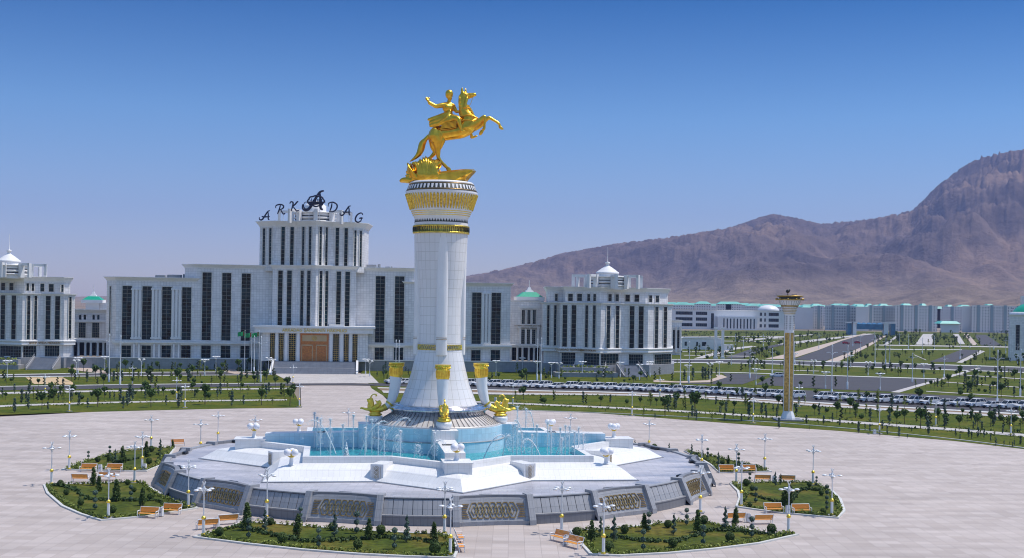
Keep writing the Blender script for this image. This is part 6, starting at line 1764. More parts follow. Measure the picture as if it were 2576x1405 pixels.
# ================================================================== CARS
def make_car():
    t = thing('parked_car', '', 'car')
    L_, W_ = 4.9, 1.92
    side = [(-2.42, .42), (-2.45, .75), (-2.42, 1.02), (-2.30, 1.12), (-1.0, 1.20), (1.1, 1.10), (1.25, 1.08), (2.15, .98), (2.38, .85), (2.45, .60), (2.42, .36), (2.0, .28), (-2.0, .30)]
    mb = MB(); n = len(side)
    def ring(y, k=1.0): return [(x, y, z) for x, z in side]
    A, B = ring(-W_ / 2 + .10), ring(W_ / 2 - .10); A2 = [(x * .975, -W_ / 2, .3 + (z - .3) * .93 + .02) for x, z in side]; B2 = [(x * .975, W_ / 2, .3 + (z - .3) * .93 + .02) for x, z in side]
    for P_, Q_ in ((A2, A), (A, B), (B, B2)):
        for i in range(n):
            j = (i + 1) % n; mb.face([P_[j], P_[i], Q_[i], Q_[j]], 0, True)
    mb.face(A2); mb.face(B2[::-1]); body = mb.build('body', 'car_white', t)
    cab = [(-2.28, 1.12, .86), (-1.98, 1.70, .70), (-1.4, 1.82, .66), (0.0, 1.84, .66), (.45, 1.76, .68), (1.28, 1.08, .84)]
    mb = MB()
    for (x0, z0, y0), (x1, z1, y1) in zip(cab, cab[1:]):
        m_ = 0 if z0 > 1.5 and z1 > 1.5 else 1
        mb.face([(x0, -y0, z0), (x1, -y1, z1), (x1, y1, z1), (x0, y0, z0)], m_)
    for s in (-1, 1): mb.face([(x, s * y, z) for x, z, y in cab][::s], 1)
    mb.build('cabin', ['car_white', 'car_glass'], t)
    mb = MB()
    for s in (-1, 1):
        for xa, za, ya, xb, zb, yb in ((.45, 1.76, .68, 1.25, 1.1, .84), (-.35, 1.82, .67, -.35, 1.12, .87), (-1.45, 1.80, .68, -1.55, 1.14, .87), (-1.98, 1.70, .70, -2.25, 1.15, .86)):
            mb.tube([(xa, s * ya, za), (xb, s * yb, zb)], .05, 4)
        mb.tube([(-1.9, s * .72, 1.76), (.4, s * .68, 1.80)], .045, 5)
    mb.build('pillar', 'car_white', t)
    for x in (-1.45, 1.5):
        for s in (-1, 1):
            mb = MB(); mb.tube([(x, s * .74, .37), (x, s * .97, .37)], .37, 18, 0, False); w_ = mb.build('wheel', 'tyre', t)
            mb = MB(); mb.tube([(x, s * .95, .37), (x, s * .985, .37)], .23, 12, 0, False); mb.build('rim', 'rim_metal', w_)
    for s in (-1, 1):
        mb = MB(); mb.box((2.33, s * .70, .72), (.18, .40, .16)); mb.build('headlight', 'lamp_lens', t)
        mb = MB(); mb.box((-2.42, s * .80, .80), (.08, .2, .28)); mb.build('tail_light', 'tail_red', t)
        mb = MB(); mb.box((.95, s * 1.02, 1.08), (.16, .2, .15)); mb.build('mirror', 'car_white', t)
    mb = MB(); mb.box((2.42, 0, .66), (.08, .9, .22)); mb.box((2.40, 0, .34), (.10, 1.5, .2)); mb.build('grille', 'black_metal', t)
    mb = MB(); mb.box((0, 0, .22), (3.9, 1.7, .14)); mb.build('underbody', 'black_metal', t)
    freeze(t); return t
cp0 = make_car()
row = [G(x, y) for x, y in smooth_line([(990, 966), (1250, 974), (1645, 986), (2075, 1007), (2576, 1031), (2700, 1038)], 8)]
cum = [0]
for a, b in zip(row, row[1:]): cum.append(cum[-1] + (b - a).length)
rnd = random.Random(5); s = 0; i = 0
while s < cum[-1]:
    k = max(j for j in range(len(cum)) if cum[j] <= s); k = min(k, len(row) - 2)
    p = row[k].lerp(row[k + 1], (s - cum[k]) / (cum[k + 1] - cum[k])); d = row[k + 1] - row[k]
    skip = rnd.random() < .012
    if not skip:
        i += 1; sed = rnd.random() < .16
        kd = 'low white saloon car' if sed else 'white off-road car'
        place(cp0, p + Vector((0, rnd.uniform(-.15, .15), .07)), '%s, %s from the left in the long parked row' % (kd, nth(i)), math.atan2(d.y, d.x) + R(180 + 52) + rnd.uniform(-.03, .03), (1.02, 1.03, .86) if sed else 1.08, 'white cars parked in a long row')
    s += rnd.uniform(3.4, 3.7)
place(cp0, G(2030 - 10, 950.5) * 1.0 if False else G(1955, 949.5), 'white saloon car alone in the car park behind the row', R(180), (1, 1, .85), None)
red_ = mat('car_red', (0.42, 0.015, 0.02), 0.25)
for nmx, nmy, w_ in ((2128, 866, 'left of two'), (2158, 865, 'right of two')):
    o = place(cp0, G(nmx, nmy, .1), w_ + ' red cars driving along the far avenue', R(10), 1.0, 'red cars on the avenue')
    for ch in o.children:
        if ch.name.split('.')[0] in ('body', 'cabin', 'pillar'):
            ch.material_slots[0].link = 'OBJECT'; ch.material_slots[0].material = red_

# ================================================================== MOUNTAINS
CREST = [(-1400, 752), (-700, 749), (-200, 748), (0, 747), (190, 745), (270, 744), (500, 746), (800, 742), (1000, 735), (1100, 715), (1180, 690), (1215, 686), (1240, 677), (1262, 676), (1310, 664), (1400, 638), (1480, 622), (1560, 608), (1650, 598), (1740, 585), (1830, 570), (1880, 556), (1906, 545), (1934, 537),
         (1975, 541), (2020, 552), (2060, 562), (2110, 558), (2190, 548), (2270, 532), (2295, 527), (2330, 488), (2370, 452), (2420, 415), (2460, 395), (2510, 383), (2576, 372), (2700, 376), (2900, 400), (3200, 440), (3700, 500), (4200, 600)]
def crest(x):
    for (x0, y0), (x1, y1) in zip(CREST, CREST[1:]):
        if x0 <= x <= x1:
            t = (x - x0) / (x1 - x0); return y0 + (y1 - y0) * t
    return 750
XS = [-1400 + 2500 * k / 120 for k in range(120)] + [1100 + 1600 * k / 760 for k in range(760)] + [2700 + 1300 * k / 80 for k in range(81)]
NA, ND = len(XS) - 1, 210
D0, D1 = 2350.0, 9400.0
cols = []
for i in range(NA + 1):
    x = XS[i]
    yc = crest(x); hz = HY + sn / cs * (x - HX)
    target = max(3.0, hz - yc) / FOC          # slope above the level line
    a = (x - HX) / FOC
    pts = []
    big = min(1.0, max(0.0, (x - 1000) / 400))
    best = 1e-9
    for j in range(ND + 1):
        t = j / ND; Y = D0 + (D1 - D0) * t
        X = a * Y
        foot = 0.085 * min(1, t / .30) ** 1.3
        k = max(0, (t - .24) / .52)
        # spurs reach out from the crest at different distances
        wob = noise.fractal(Vector((X / 900, Y / 900, 1.3)), 1, 2, 4)
        rise = min(1.0, max(0.0, k + .16 * wob)) ; rise = rise * rise * (3 - 2 * rise)
        rg = 1 - abs(noise.fractal(Vector((X / 620 + .35 * Y / 620, Y / 1500, 4.1)), .9, 2.1, 6)) * 1.6
        rg2 = 1 - abs(noise.fractal(Vector((X / 170, Y / 260, 7.7)), .9, 2.1, 5)) * 1.7
        calm = min(1.0, 1.5 * (1 - rise))
        h = foot + rise * (.84 + .46 * rg * calm + .15 * rg2 * (.02 + .98 * calm)) * .95
        h += (.004 + .010 * calm) * noise.fractal(Vector((X / 110, Y / 110, 2)), 1, 2, 3) * min(1, t * 8)
        h += .035 * calm * rise * (1 - abs(noise.fractal(Vector((X / 75, Y / 130, 3)), .9, 2, 3)) * 1.6)
        if t > .80: h *= 1 - ((t - .80) / .2) * .55
        if t < .02: h = -.01
        h = h if t >= .02 else h
        sl = h / Y
        best = max(best, sl)
        pts.append([X, Y, h])
    cols.append((pts, best, target))
import itertools
facs0 = [tg / b for _, b, tg in cols]
facs = []
for i in range(len(facs0)):
    ks = range(max(0, i - 16), min(len(facs0), i + 17)); ws_ = [math.exp(-((XS[k] - XS[i]) / 12.0) ** 2) for k in ks]
    facs.append(sum(w * facs0[k] for w, k in zip(ws_, ks)) / sum(ws_))
mb = MB(); vs = []; fs_ = []
for (pts, b, tg), f in zip(cols, facs):
    for X, Y, h in pts: vs.append((X, Y, -1.5 + h * f * 1.0 + (CAMH * min(1, max(0, (Y - D0) / 5200)) if h > 0 else -2)))
for i in range(NA):
    for j in range(ND):
        a = i * (ND + 1) + j; fs_.append((a, a + ND + 1, a + ND + 2, a + 1))
mb.add(vs, fs_, 0, True)
m, nt, p = nodes_of('mountain_rock')
setc(p, (.16, .12, .10), .95, 0, .1)
tc = nt.nodes.new('ShaderNodeTexCoord')
n1_ = nt.nodes.new('ShaderNodeTexNoise'); n1_.inputs['Scale'].default_value = .0016; n1_.inputs['Detail'].default_value = 10; n1_.inputs['Roughness'].default_value = .65
n2_ = nt.nodes.new('ShaderNodeTexNoise'); n2_.inputs['Scale'].default_value = .012; n2_.inputs['Detail'].default_value = 9; n2_.inputs['Roughness'].default_value = .7
nt.links.new(tc.outputs['Object'], n1_.inputs['Vector']); nt.links.new(tc.outputs['Object'], n2_.inputs['Vector'])
cr = nt.nodes.new('ShaderNodeValToRGB'); e = cr.color_ramp.elements
e[0].position = .35; e[0].color = (.085, .064, .056, 1); e[1].position = .70; e[1].color = (.29, .195, .13, 1); k_ = e.new(.52); k_.color = (.155, .112, .09, 1)
nt.links.new(n1_.outputs['Fac'], cr.inputs[0])
mr = nt.nodes.new('ShaderNodeMapRange'); mr.inputs['From Min'].default_value = .3; mr.inputs['From Max'].default_value = .7; mr.inputs['To Min'].default_value = .62; mr.inputs['To Max'].default_value = 1.4
nt.links.new(n2_.outputs['Fac'], mr.inputs[0])
mu = nt.nodes.new('ShaderNodeMix'); mu.data_type = 'RGBA'; mu.blend_type = 'MULTIPLY'; mu.inputs['Factor'].default_value = 1
sz_ = nt.nodes.new('ShaderNodeSeparateXYZ'); nt.links.new(tc.outputs['Object'], sz_.inputs[0])
mz_ = nt.nodes.new('ShaderNodeMapRange'); mz_.inputs['From Min'].default_value = 20; mz_.inputs['From Max'].default_value = 190; mz_.inputs['To Min'].default_value = .85; mz_.inputs['To Max'].default_value = 0
nt.links.new(sz_.outputs[2], mz_.inputs[0])
mt_ = nt.nodes.new('ShaderNodeMix'); mt_.data_type = 'RGBA'; mt_.inputs['B'].default_value = (.30, .225, .15, 1)      # paler gravel fans at the foot
nt.links.new(mz_.outputs[0], mt_.inputs['Factor']); nt.links.new(cr.outputs[0], mt_.inputs['A'])
nt.links.new(mt_.outputs['Result'], mu.inputs['A']); nt.links.new(mr.outputs[0], mu.inputs['B']); nt.links.new(mu.outputs['Result'], p.inputs['Base Color'])
bpn = nt.nodes.new('ShaderNodeBump'); bpn.inputs['Strength'].default_value = 1.0; bpn.inputs['Distance'].default_value = 30
nt.links.new(n2_.outputs['Fac'], bpn.inputs['Height']); nt.links.new(bpn.outputs[0], p.inputs['Normal'])
M['mountain_rock'] = m
struct(mb.build('mountains', 'mountain_rock'))

# ================================================================== PLANTS
def leaf_trunk(t, pts, r): 
    mb = MB(); mb.tube(pts, r, 6); mb.build('trunk', 'bark', t)
def proto(name, cat, kind, leafm, seed, dens=1.0, parts=True):
    t = thing(name, '', cat) if parts else None
    rnd = random.Random(seed); mb = MB(); tr = MB()
    if kind == 'thuja':
        tr.tube([(0, 0, 0), (0, 0, .5)], .02, 6, 1)
        for i in range(int(80 * dens)):
            z = .08 + .86 * rnd.random() ** 1.0; r = .215 * (1 - z) ** .7 + .02; a = rnd.uniform(0, 2 * PI); k = rnd.random() ** .5
            leaf_cluster(mb, (r * k * math.cos(a) * .8, r * k * math.sin(a) * .8, z), .055 + .04 * (1 - z), int(26), .024, rnd, 0, 1.5, .3)
        for i in range(8): leaf_cluster(mb, (rnd.gauss(0, .008), rnd.gauss(0, .008), .86 + i * .018), .022, 8, .016, rnd, 0, 1.4, .2)
    elif kind == 'spiral':
        tr.tube([(0, 0, 0), (0, 0, .8)], .018, 6, 1)
        N = int(42 * dens)
        for i in range(N):
            z = .12 + .80 * i / N; r = .15 * (1 - z) ** .55 * .95 + .012; a = i / N * 2 * PI * 3.2
            leaf_cluster(mb, (.085 * (1.1 - z) * math.cos(a), .085 * (1.1 - z) * math.sin(a), z), r * .72, 30, .02, rnd, 0, .75, .5)
        for i in range(5): leaf_cluster(mb, (0, 0, .90 + i * .02), .02, 8, .014, rnd)
    elif kind == 'ball':
        tr.tube([(0, 0, 0), (0, 0, .3)], .03, 6, 1)
        for i in range(int(34 * dens)):
            d = Vector((rnd.gauss(0, 1), rnd.gauss(0, 1), rnd.gauss(0, 1))).normalized() * .36
            leaf_cluster(mb, (d.x, d.y, .5 + d.z * 1.0), .15, 26, .04, rnd, 0, 1, .4)
        leaf_cluster(mb, (0, 0, .5), .46, 900, .05, rnd, 0, 1, .85)
    elif kind == 'pom':
        tr.tube([(0, 0, 0), (.01, 0, .45), (0, 0, .85)], .015, 6, 1)
        for z, r in ((.86, .135), (.50, .125), (.17, .12)):
            leaf_cluster(mb, (rnd.gauss(0, .01), 0, z), r, int(330 * dens), .022, rnd, 0, .95, .75)
            for i in range(9):
                d = Vector((rnd.gauss(0, 1), rnd.gauss(0, 1), rnd.gauss(0, 1))).normalized() * r * .75
                leaf_cluster(mb, (d.x, d.y, z + d.z), r * .35, 14, .02, rnd, 0, 1, .4)
    elif kind == 'cypress':
        tr.tube([(0, 0, 0), (0, 0, .6)], .018, 5, 1)
        for i in range(int(34 * dens)):
            z = .12 + .82 * rnd.random(); r = .085 * math.sin(PI * min(1, (z * .9 + .12))) ** .6 + .01; a = rnd.uniform(0, 2 * PI)
            leaf_cluster(mb, (r * .6 * math.cos(a), r * .6 * math.sin(a), z), .05, 14, .028, rnd, 0, 1.8, .3)
    elif kind == 'twist':
        tr.tube([(0, 0, 0), (0, 0, .8)], .014, 5, 1)
        N = int(36 * dens)
        for i in range(N):
            z = .14 + .80 * i / N; a = i / N * 2 * PI * 2.6
            leaf_cluster(mb, (.07 * math.cos(a), .07 * math.sin(a), z), .055 * (1.15 - z) + .02, 13, .028, rnd, 0, 1, .4)
    elif kind == 'round':
        tr.tube([(0, 0, 0), (.01, 0, .3), (0, .01, .52)], [.022, .018, .014], 6, 1)
        for k in range(3):
            a = k * 2.1; tr.tube([(0, 0, .45), (.12 * math.cos(a), .12 * math.sin(a), .66)], .01, 4, 1)
        for i in range(int(60 * dens)):
            d = Vector((rnd.gauss(0, 1), rnd.gauss(0, 1), rnd.gauss(0, 1))).normalized() * rnd.uniform(.10, .20)
            zz_ = .72 + d.z * 1.0 
            sh = 1.0 if d.z > -.04 else .68
            leaf_cluster(mb, (d.x * sh, d.y * sh, zz_), .075, 17, .032, rnd, 0, 1, .3)
    elif kind == 'young':
        tr.tube([(0, 0, 0), (.015, 0, .5), (0, .01, .92)], [.014, .011, .005], 5, 1)
        for k in range(7):
            a = k * 2.4; z = .35 + k * .07; tr.tube([(0, 0, z), (.13 * math.cos(a), .13 * math.sin(a), z + .14)], .006, 4, 1)
        for i in range(int(24 * dens)):
            a = rnd.uniform(0, 2 * PI); r = rnd.uniform(0, .16); z = rnd.uniform(.36, .96)
            leaf_cluster(mb, (r * math.cos(a) * (1.2 - z), r * math.sin(a) * (1.2 - z), z), .07, 9, .027, rnd, 0, 1.1, .2)
    if parts:
        mb.build('crown' if kind in ('round', 'young', 'cypress', 'twist', 'thuja') else 'foliage', leafm, t)
        tr.m = [0] * len(tr.m); tr.build('trunk' if kind not in ('ball',) else 'stem', 'bark', t)
        freeze(t); return t
    k = len(mb.v); mb.v += tr.v; mb.f += [tuple(i + k for i in f) for f in tr.f]; mb.m += [1] * len(tr.m); mb.sm += tr.sm
    return mb.build(name, [leafm, 'bark'])
NB = 'left garden|front left garden|rear left garden|right garden|front right garden|rear right garden'
P_ = {'thuja': [proto('cone_conifer', 'shrub', 'thuja', 'leaf_thuja', s) for s in (1, 2)], 'spiral': [proto('spiral_shrub', 'shrub', 'spiral', 'leaf_blue', s) for s in (3, 4)],
      'ball': [proto('ball_shrub', 'shrub', 'ball', 'leaf_thuja', s) for s in (5, 6)], 'pom': [proto('pompom_shrub', 'shrub', 'pom', 'leaf_blue', s) for s in (7, 8)]}
WORD = {'thuja': 'dark green cone-shaped conifer', 'spiral': 'bluish green spiral-clipped conifer', 'ball': 'round clipped shrub', 'pom': 'bluish shrub clipped into stacked balls'}
SH = {
 'front left garden': [('ball', 552, 1351, 24), ('thuja', 621, 1337, 70), ('pom', 625, 1357, 52), ('spiral', 666, 1340, 58), ('ball', 680, 1324, 20), ('ball', 710, 1369, 28), ('thuja', 749, 1351, 57), ('pom', 756, 1318, 40), ('pom', 801, 1380, 50), ('ball', 836, 1338, 22), ('spiral', 842, 1354, 62), ('pom', 897, 1345, 57), ('thuja', 928, 1361, 55), ('ball', 958, 1348, 26), ('ball', 900, 1384, 26), ('pom', 992, 1385, 56), ('spiral', 1023, 1367, 70), ('thuja', 1091, 1367, 52), ('ball', 1094, 1398, 32)],
 'front right garden': [('ball', 1450, 1352, 24), ('thuja', 1488, 1365, 54), ('spiral', 1511, 1345, 44), ('spiral', 1544, 1365, 66), ('ball', 1571, 1345, 23), ('thuja', 1620, 1340, 47), ('pom', 1632, 1340, 50), ('pom', 1618, 1387, 54), ('ball', 1533, 1390, 26), ('pom', 1727, 1324, 44), ('ball', 1680, 1331, 21), ('spiral', 1695, 1349, 55), ('ball', 1693, 1381, 26), ('pom', 1769, 1374, 52), ('ball', 1836, 1366, 26), ('thuja', 1755, 1342, 57), ('ball', 1771, 1320, 22), ('spiral', 1824, 1336, 60), ('thuja', 1851, 1328, 50), ('pom', 1891, 1355, 54), ('ball', 1941, 1345, 26)],
 'right garden': [('ball', 1877, 1225, 19), ('pom', 1886, 1220, 30), ('ball', 1892, 1237, 14), ('pom', 1901, 1267, 41), ('spiral', 1950, 1225, 37), ('spiral', 1964, 1222, 29), ('ball', 2036, 1227, 14), ('pom', 2054, 1224, 24), ('pom', 2080, 1261, 40), ('ball', 2052, 1238, 11), ('ball', 2066, 1249, 15), ('thuja', 1974, 1276, 50), ('thuja', 1987, 1273, 54), ('ball', 1886, 1278, 14), ('ball', 2071, 1296, 16), ('pom', 2080, 1285, 36)],
 'rear right garden': [('spiral', 1740, 1147, 29), ('ball', 1752, 1151, 12), ('spiral', 1768, 1154, 22), ('pom', 1780, 1155, 27), ('spiral', 1807, 1180, 42), ('ball', 1817, 1171, 14), ('thuja', 1832, 1171, 24), ('pom', 1858, 1170, 30), ('ball', 1901, 1182, 13)],
 'left garden': [('ball', 152, 1226, 17), ('ball', 167, 1248, 16), ('ball', 203, 1274, 18), ('pom', 239, 1285, 50), ('thuja', 235, 1224, 46), ('thuja', 248, 1239, 42), ('thuja', 293, 1264, 56), ('pom', 329, 1264, 42), ('ball', 337, 1241, 14), ('ball', 321, 1223, 15), ('ball', 379, 1261, 19), ('thuja', 359, 1275, 48), ('ball', 284, 1293, 20)],
 'rear left garden': [('pom', 222, 1163, 27), ('ball', 246, 1165, 15), ('pom', 276, 1151, 28), ('thuja', 273, 1165, 24), ('spiral', 290, 1165, 34), ('thuja', 308, 1167, 44), ('ball', 381, 1139, 16), ('thuja', 368, 1152, 40), ('spiral', 403, 1141, 36), ('ball', 375, 1170, 17), ('thuja', 434, 1131, 24)],
}
for g, lst in SH.items():
    for kd in P_:
        L_ = sorted([s for s in lst if s[0] == kd], key=lambda s: s[1])
        for i, (k, x, y, h) in enumerate(L_):
            p = G(x, y); p.z = .1; H_ = h * mpp(p)
            place(P_[kd][i % 2], p, '%s in the %s%s' % (WORD[kd], g, (', %s from the left' % nth(i + 1)) if len(L_) > 1 else ''), rnd.uniform(0, 6.28), (H_ * (1.1 if kd == 'thuja' else 1),) * 2 + (H_,), 'clipped shrubs in the plaza gardens')
for i, (k, x, y, h, s) in enumerate((('spiral', 1597, 1118, 12, 'behind the terrace right of the globe lamps'), ('ball', 1646, 1124, 8, 'behind the terrace right of the globe lamps'), ('spiral', 1683, 1134, 20, 'behind the right rim of the terrace'), ('thuja', 672, 1102, 12, 'behind the terrace left of the globe lamps'), ('ball', 685, 1100, 8, 'behind the terrace left of the globe lamps'))):
    p = G(x, y + 8); place(P_[k][0], p, '%s %s' % (WORD[k], s), 0, (h + 8) * mpp(p), 'clipped shrubs in the plaza gardens')

T_ = {'cypress': [proto('cypress', 'tree', 'cypress', 'leaf_blue', s, .8) for s in (11, 12)], 'round': [proto('round_tree', 'tree', 'round', 'leaf_round', s) for s in (13, 14, 15)],
      'young': [proto('young_tree', 'tree', 'young', 'leaf_young', s) for s in (16, 17)], 'twist': [proto('twisted_cypress', 'tree', 'twist', 'leaf_dark', s) for s in (18, 19)], 'bush': [proto('lawn_bush', 'shrub', 'ball', 'leaf_round', 20, .5)]}
F_ = {'cypress': [proto('cypress', 'tree', 'cypress', 'leaf_dark', 31, .45, False)], 'round': [proto('round_tree', 'tree', 'round', 'leaf_round', 33, .4, False)],
      'young': [proto('young_tree', 'tree', 'young', 'leaf_young', 35, .8, False)], 'twist': [proto('twisted_cypress', 'tree', 'twist', 'leaf_dark', 37, .5, False)], 'bush': [proto('lawn_bush', 'shrub', 'ball', 'leaf_round', 39, .2, False)]}
TW = {'cypress': 'slim dark cypress', 'round': 'round-headed tree', 'young': 'thin yellowish young tree', 'twist': 'twisted dark cypress', 'bush': 'small round bush'}
c6 = lambda x, y: (x * .3646, y * .3646 + 892.7); c4 = lambda x, y: (x * .2899 + 1644.5, y * .2899 + 689); c5 = lambda x, y: (x * .2899 + 2075, y * .2899 + 689)
TL = []
def addt(kd, cf, k, lst):
    for x, y, h in lst: TL.append((kd, *cf(x, y), h * k * 1.1))
addt('round', c6, .3646, [(265, 225, 55), (290, 380, 115), (672, 360, 115), (720, 300, 75), (1042, 365, 120), (1415, 345, 130), (1805, 350, 110), (1330, 265, 70), (1000, 265, 75), (715, 225, 85), (1670, 260, 60), (1755, 205, 60), (1900, 230, 75), (1985, 250, 90), (1245, 200, 60), (2000, 355, 115), (2025, 300, 90), (915, 215, 55), (38, 315, 50), (345, 300, 55)])
addt('cypress', c6, .3646, [(100, 400, 88), (150, 335, 85), (195, 375, 75), (330, 380, 50), (545, 350, 80), (605, 370, 60), (850, 375, 75), (878, 355, 90), (895, 330, 110), (1147, 350, 60), (1232, 365, 85), (1600, 355, 90), (1680, 345, 60), (1345, 295, 50), (1500, 295, 65), (1835, 300, 80), (1855, 260, 60), (1940, 265, 60), (1520, 275, 70), (1250, 320, 80), (830, 320, 80), (490, 320, 70), (100, 270, 60), (200, 290, 75), (415, 280, 60), (435, 235, 60)])
addt('twist', c6, .3646, [(1040, 205, 110), (645, 125, 50), (910, 115, 60), (1074, 90, 55), (1305, 130, 60), (1080, 200, 50), (1565, 125, 55), (305, 215, 55), (395, 215, 55)])
addt('young', c6, .3646, [(1070, 290, 90), (1550, 220, 70), (1120, 170, 60), (1460, 215, 60), (1570, 250, 60), (380, 250, 50), (600, 160, 50), (545, 200, 50), (1645, 230, 60), (1880, 345, 50), (1710, 280, 60), (1960, 310, 60)])
addt('round', c4, .2899, [(355, 1240, 200), (98, 1240, 165), (565, 1050, 105), (940, 985, 85), (970, 1085, 125), (165, 1030, 75), (590, 1205, 90), (1275, 1000, 60), (1405, 1080, 70), (720, 1085, 85)])
addt('cypress', c4, .2899, [(140, 1160, 95), (125, 1200, 60), (335, 1245, 90), (540, 1140, 65), (690, 1250, 65), (825, 1270, 110), (1068, 1250, 80), (978, 1260, 65), (575, 1215, 60), (767, 1090, 90), (1037, 1200, 60), (1325, 1305, 70), (1490, 1210, 50), (1475, 1310, 70), (1435, 1230, 90), (1550, 1290, 70), (425, 920, 100), (450, 920, 90), (475, 915, 80), (500, 905, 70), (545, 880, 60), (265, 925, 80), (340, 930, 100)])
addt('twist', c4, .2899, [(670, 940, 65), (1025, 985, 80), (1385, 985, 85), (1580, 985, 75), (760, 850, 70), (10, 930, 75), (160, 930, 65), (50, 880, 60)])
addt('young', c4, .2899, [(265, 1090, 80), (450, 1115, 70), (800, 1130, 80), (880, 1080, 90), (500, 980, 60), (1260, 1160, 80), (1310, 1140, 70), (160, 1200, 60)])
addt('round', c5, .2899, [(625, 1330, 130), (830, 1345, 165), (1165, 1365, 125), (1325, 1360, 135), (815, 1135, 130), (1268, 1155, 105), (1195, 1245, 70), (365, 1120, 90), (1715, 1320, 120)])
addt('cypress', c5, .2899, [(557, 1320, 110), (1040, 1355, 95), (888, 1340, 90), (900, 1395, 100), (580, 1170, 110), (1040, 1210, 110), (1460, 1330, 80), (1510, 1235, 80), (1430, 1230, 60), (460, 1120, 85), (1545, 1390, 70), (1250, 1395, 50), (130, 1320, 60), (500, 1350, 70)])
addt('young', c5, .2899, [(290, 1130, 110), (455, 1160, 130), (690, 1180, 100), (130, 1150, 90), (920, 1180, 80), (1147, 1190, 70), (790, 1040, 45), (1690, 1220, 60), (180, 1230, 45), (630, 1250, 90), (90, 960, 60)])
addt('round', q3, .234, [(100, 1390, 110), (240, 1385, 70), (340, 1350, 80), (590, 1395, 120), (720, 1400, 50), (1010, 1345, 60), (1200, 1400, 60), (1400, 1395, 60), (1690, 1400, 60), (1790, 1390, 90)])
rnd = random.Random(21)
def fill(zone, n, kinds, h0, h1):
    k = 0
    ymin, ymax = min(p[1] for p in zone), max(p[1] for p in zone); xmin, xmax = min(p[0] for p in zone), max(p[0] for p in zone)
    tries = 0
    while k < n and tries < n * 40:
        tries += 1
        x, y = rnd.uniform(xmin, xmax), rnd.uniform(ymin, ymax)
        if not inside(x, y, zone): continue
        if any(inside(x, y, r_) for r_ in ROADS): continue
        p = G(x, y); kd = rnd.choice(kinds); h = rnd.uniform(h0, h1) * 1.22 * {'round': 1.25, 'bush': .42}.get(kd, 1.0)
        TL.append((kd, x, y, h / mpp(p))); k += 1
def inside(x, y, poly):
    c = False
    for (x0, y0), (x1, y1) in zip(poly, poly[1:] + poly[:1]):
        if (y0 > y) != (y1 > y) and x < (x1 - x0) * (y - y0) / (y1 - y0) + x0: c = not c
    return c
K3 = ['cypress', 'cypress', 'young', 'round', 'twist', 'young', 'bush', 'round']
fill([(0, 1020), (0, 997), (735, 984), (745, 1004)], 43, K3, 1.2, 2.4)
fill([(0, 972), (0, 952), (690, 946), (735, 963)], 66, K3, 1.2, 2.6)
fill([(100, 944), (280, 932), (690, 930), (690, 936), (0, 947)], 43, K3, 1.4, 2.8)
fill([(1290, 1028), (1290, 1019), (2576, 1104), (2576, 1128)], 37, ['cypress', 'young', 'cypress'], .6, 1.7)
fill([(1290, 1013), (1290, 996), (2576, 1060), (2576, 1090)], 89, K3, 1.2, 2.5)
fill([(940, 962), (1200, 962), (1640, 962), (1640, 940), (1200, 932), (930, 930)], 66, K3, 1.2, 2.8)
fill([(1700, 935), (1700, 918), (2380, 930), (2360, 950)], 66, K3, 1.4, 3.0)
fill([(2260, 985), (2400, 950), (2470, 930), (2576, 935), (2576, 1005)], 66, K3, 1.4, 2.8)
fill([(1700, 903), (1700, 890), (2060, 895), (2060, 905)], 29, K3, 1.6, 3.2)
fill([(2110, 905), (2200, 872), (2420, 880), (2576, 905), (2576, 925), (2130, 912)], 81, K3, 1.6, 3.2)
fill([(1850, 845), (2180, 838), (2100, 860), (1960, 900), (1840, 900)], 101, K3, 2, 4)
fill([(1714, 882), (1860, 882), (1840, 900), (1714, 900)], 20, K3, 2, 3.4)
fill([(2190, 868), (2240, 842), (2530, 842), (2540, 872)], 130, K3, 2, 4.5)
def zone_of(x, y):
    if x < 760: return 'left lawns' if y > 990 else ('left roadside strip' if y > 950 else 'left plinth strip')
    if x < 1700 and y < 965: return 'strip before the right buildings'
    if y > 1000 + (x - 1300) * .055: return 'lawn bordering the plaza'
    if y > 955: return 'lawns beside the parked cars'
    if y > 908: return 'middle right lawns'
    return 'far right lawns'
cnt = {}
for kd, x, y, h in sorted(TL, key=lambda t: t[1]):
    zn = zone_of(x, y); cnt[(kd, zn)] = cnt.get((kd, zn), 0) + 1; p = G(x, y); p.z = .03
    far = p.y > 430
    src = (F_ if far else T_)[kd]; pr = src[cnt[(kd, zn)] % len(src)]
    H_ = h * mpp(p)
    wd = {'round': (.95, 1.15), 'bush': (1.0, 1.2), 'cypress': (1.3, 1.7), 'young': (1.2, 1.6), 'twist': (1.2, 1.5)}[kd]
    o = place(pr, p, '%s on the %s, %s from the left' % (TW[kd], zn, nth(cnt[(kd, zn)])), rnd.uniform(0, 6.28), (H_ * rnd.uniform(*wd),) * 2 + (H_ * 1.08,), {'cypress': 'cypresses on the lawns', 'round': 'round-headed trees on the lawns', 'young': 'young trees on the lawns', 'twist': 'twisted cypresses on the lawns', 'bush': 'small bushes on the lawns'}[kd], 'shrub' if kd == 'bush' else 'tree')
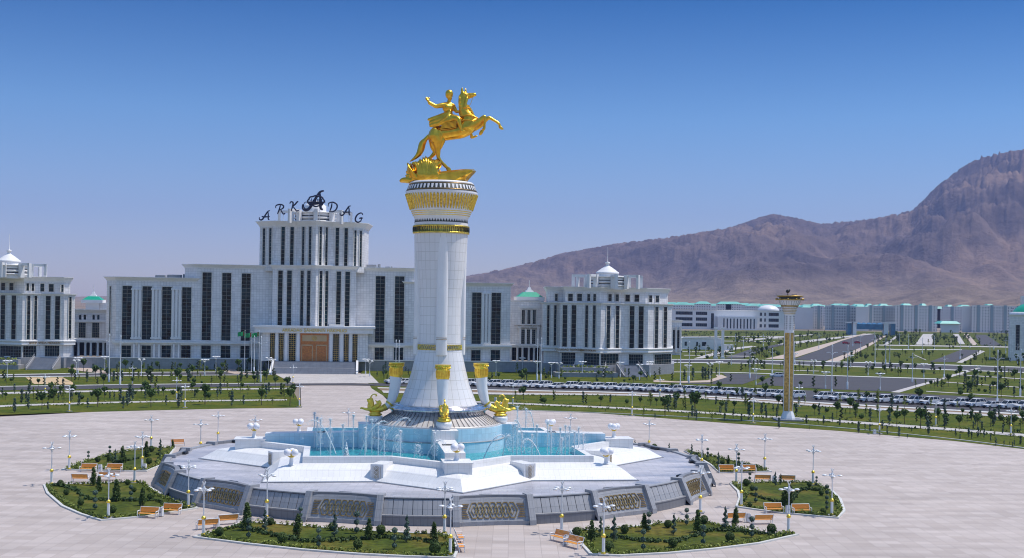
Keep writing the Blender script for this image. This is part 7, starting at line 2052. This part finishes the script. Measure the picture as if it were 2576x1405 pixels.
# low hedging along the lawn paths and a far mass of planting
def hedge(name, label, lines, dens, h0, h1, seed, m='leaf_hedge'):
    rnd = random.Random(seed); mb = MB()
    for ln in lines:
        W_ = [G(x, y) for x, y in smooth_line(ln, 6)]
        for a, b in zip(W_, W_[1:]):
            L_ = (b - a).length
            for _ in range(int(L_ * dens)):
                p = a.lerp(b, rnd.random()); h = rnd.uniform(h0, h1)
                if 'far' in name:
                    a_ = (p.x / p.y * FOC, -CAMH / p.y * FOC)      # back to the plan drawing, to keep off the roads
                    u_, v_ = a_[0] * cs + a_[1] * sn, -a_[0] * sn + a_[1] * cs
                    if any(inside(HX + u_, HY - v_, r_) for r_ in ROADS): continue
                leaf_cluster(mb, (p.x + rnd.gauss(0, .15), p.y + rnd.gauss(0, .25), .03 + h * .6), h * .7, 8, h * .33, rnd, 0, 1, .3)
    stuff(mb.build(name, m), label, 'hedge')
hedge('low_hedge', 'low broken hedge along the paths of the left lawns', [[(0, 1020.5), (350, 1010), (722, 1005)], [(0, 1027), (350, 1015.5), (722, 1010)], [(0, 987), (370, 981), (735, 976)], [(0, 994.5), (370, 986.5), (735, 981)]], 2.2, .15, .4, 3)
hedge('low_hedge', 'low broken hedge along the paths of the right lawns', [[(1290, 1014), (1644, 1029.5), (1934, 1047), (2114, 1058), (2576, 1092)], [(1290, 1020), (1644, 1035.5), (1934, 1054), (2114, 1066), (2576, 1102)], [(1300, 996), (1644, 1001), (2075, 1027), (2576, 1057)]], 2.2, .15, .45, 4)
hedge('far_planting', 'mass of small bushes covering the far lawns before the apartment blocks', [[(1700 + dx, y), (2150 + dx, y + 7), (2560 + dx * .5, y + 15)] for y, dx in ((836, 0), (840, 4), (845, 0), (851, 5), (858, 0))], .45, .8, 1.6, 5, 'leaf_dark')

# ================================================================== HAZE
zmax_ = max(v[2] for v in vs)
mb = MB(); mb.box((0, 6100, -1.4), (19800, 13400, zmax_ + 22))
hz = mb.build('haze', 'marble_plain'); hz['kind'] = 'stuff'; hz['label'] = 'thin bluish summer haze over the whole view'; hz['category'] = 'haze'
m = bpy.data.materials.new('haze_air'); m.use_nodes = True; nt = m.node_tree
for n in list(nt.nodes):
    if n.type == 'BSDF_PRINCIPLED': nt.nodes.remove(n)
pv = nt.nodes.new('ShaderNodeVolumePrincipled'); pv.inputs['Color'].default_value = (.46, .55, 1.0, 1); pv.inputs['Density'].default_value = 7.0e-5; pv.inputs['Anisotropy'].default_value = 0.0
nt.links.new(pv.outputs[0], nt.nodes['Material Output'].inputs['Volume'])
hz.data.materials.clear(); hz.data.materials.append(m)
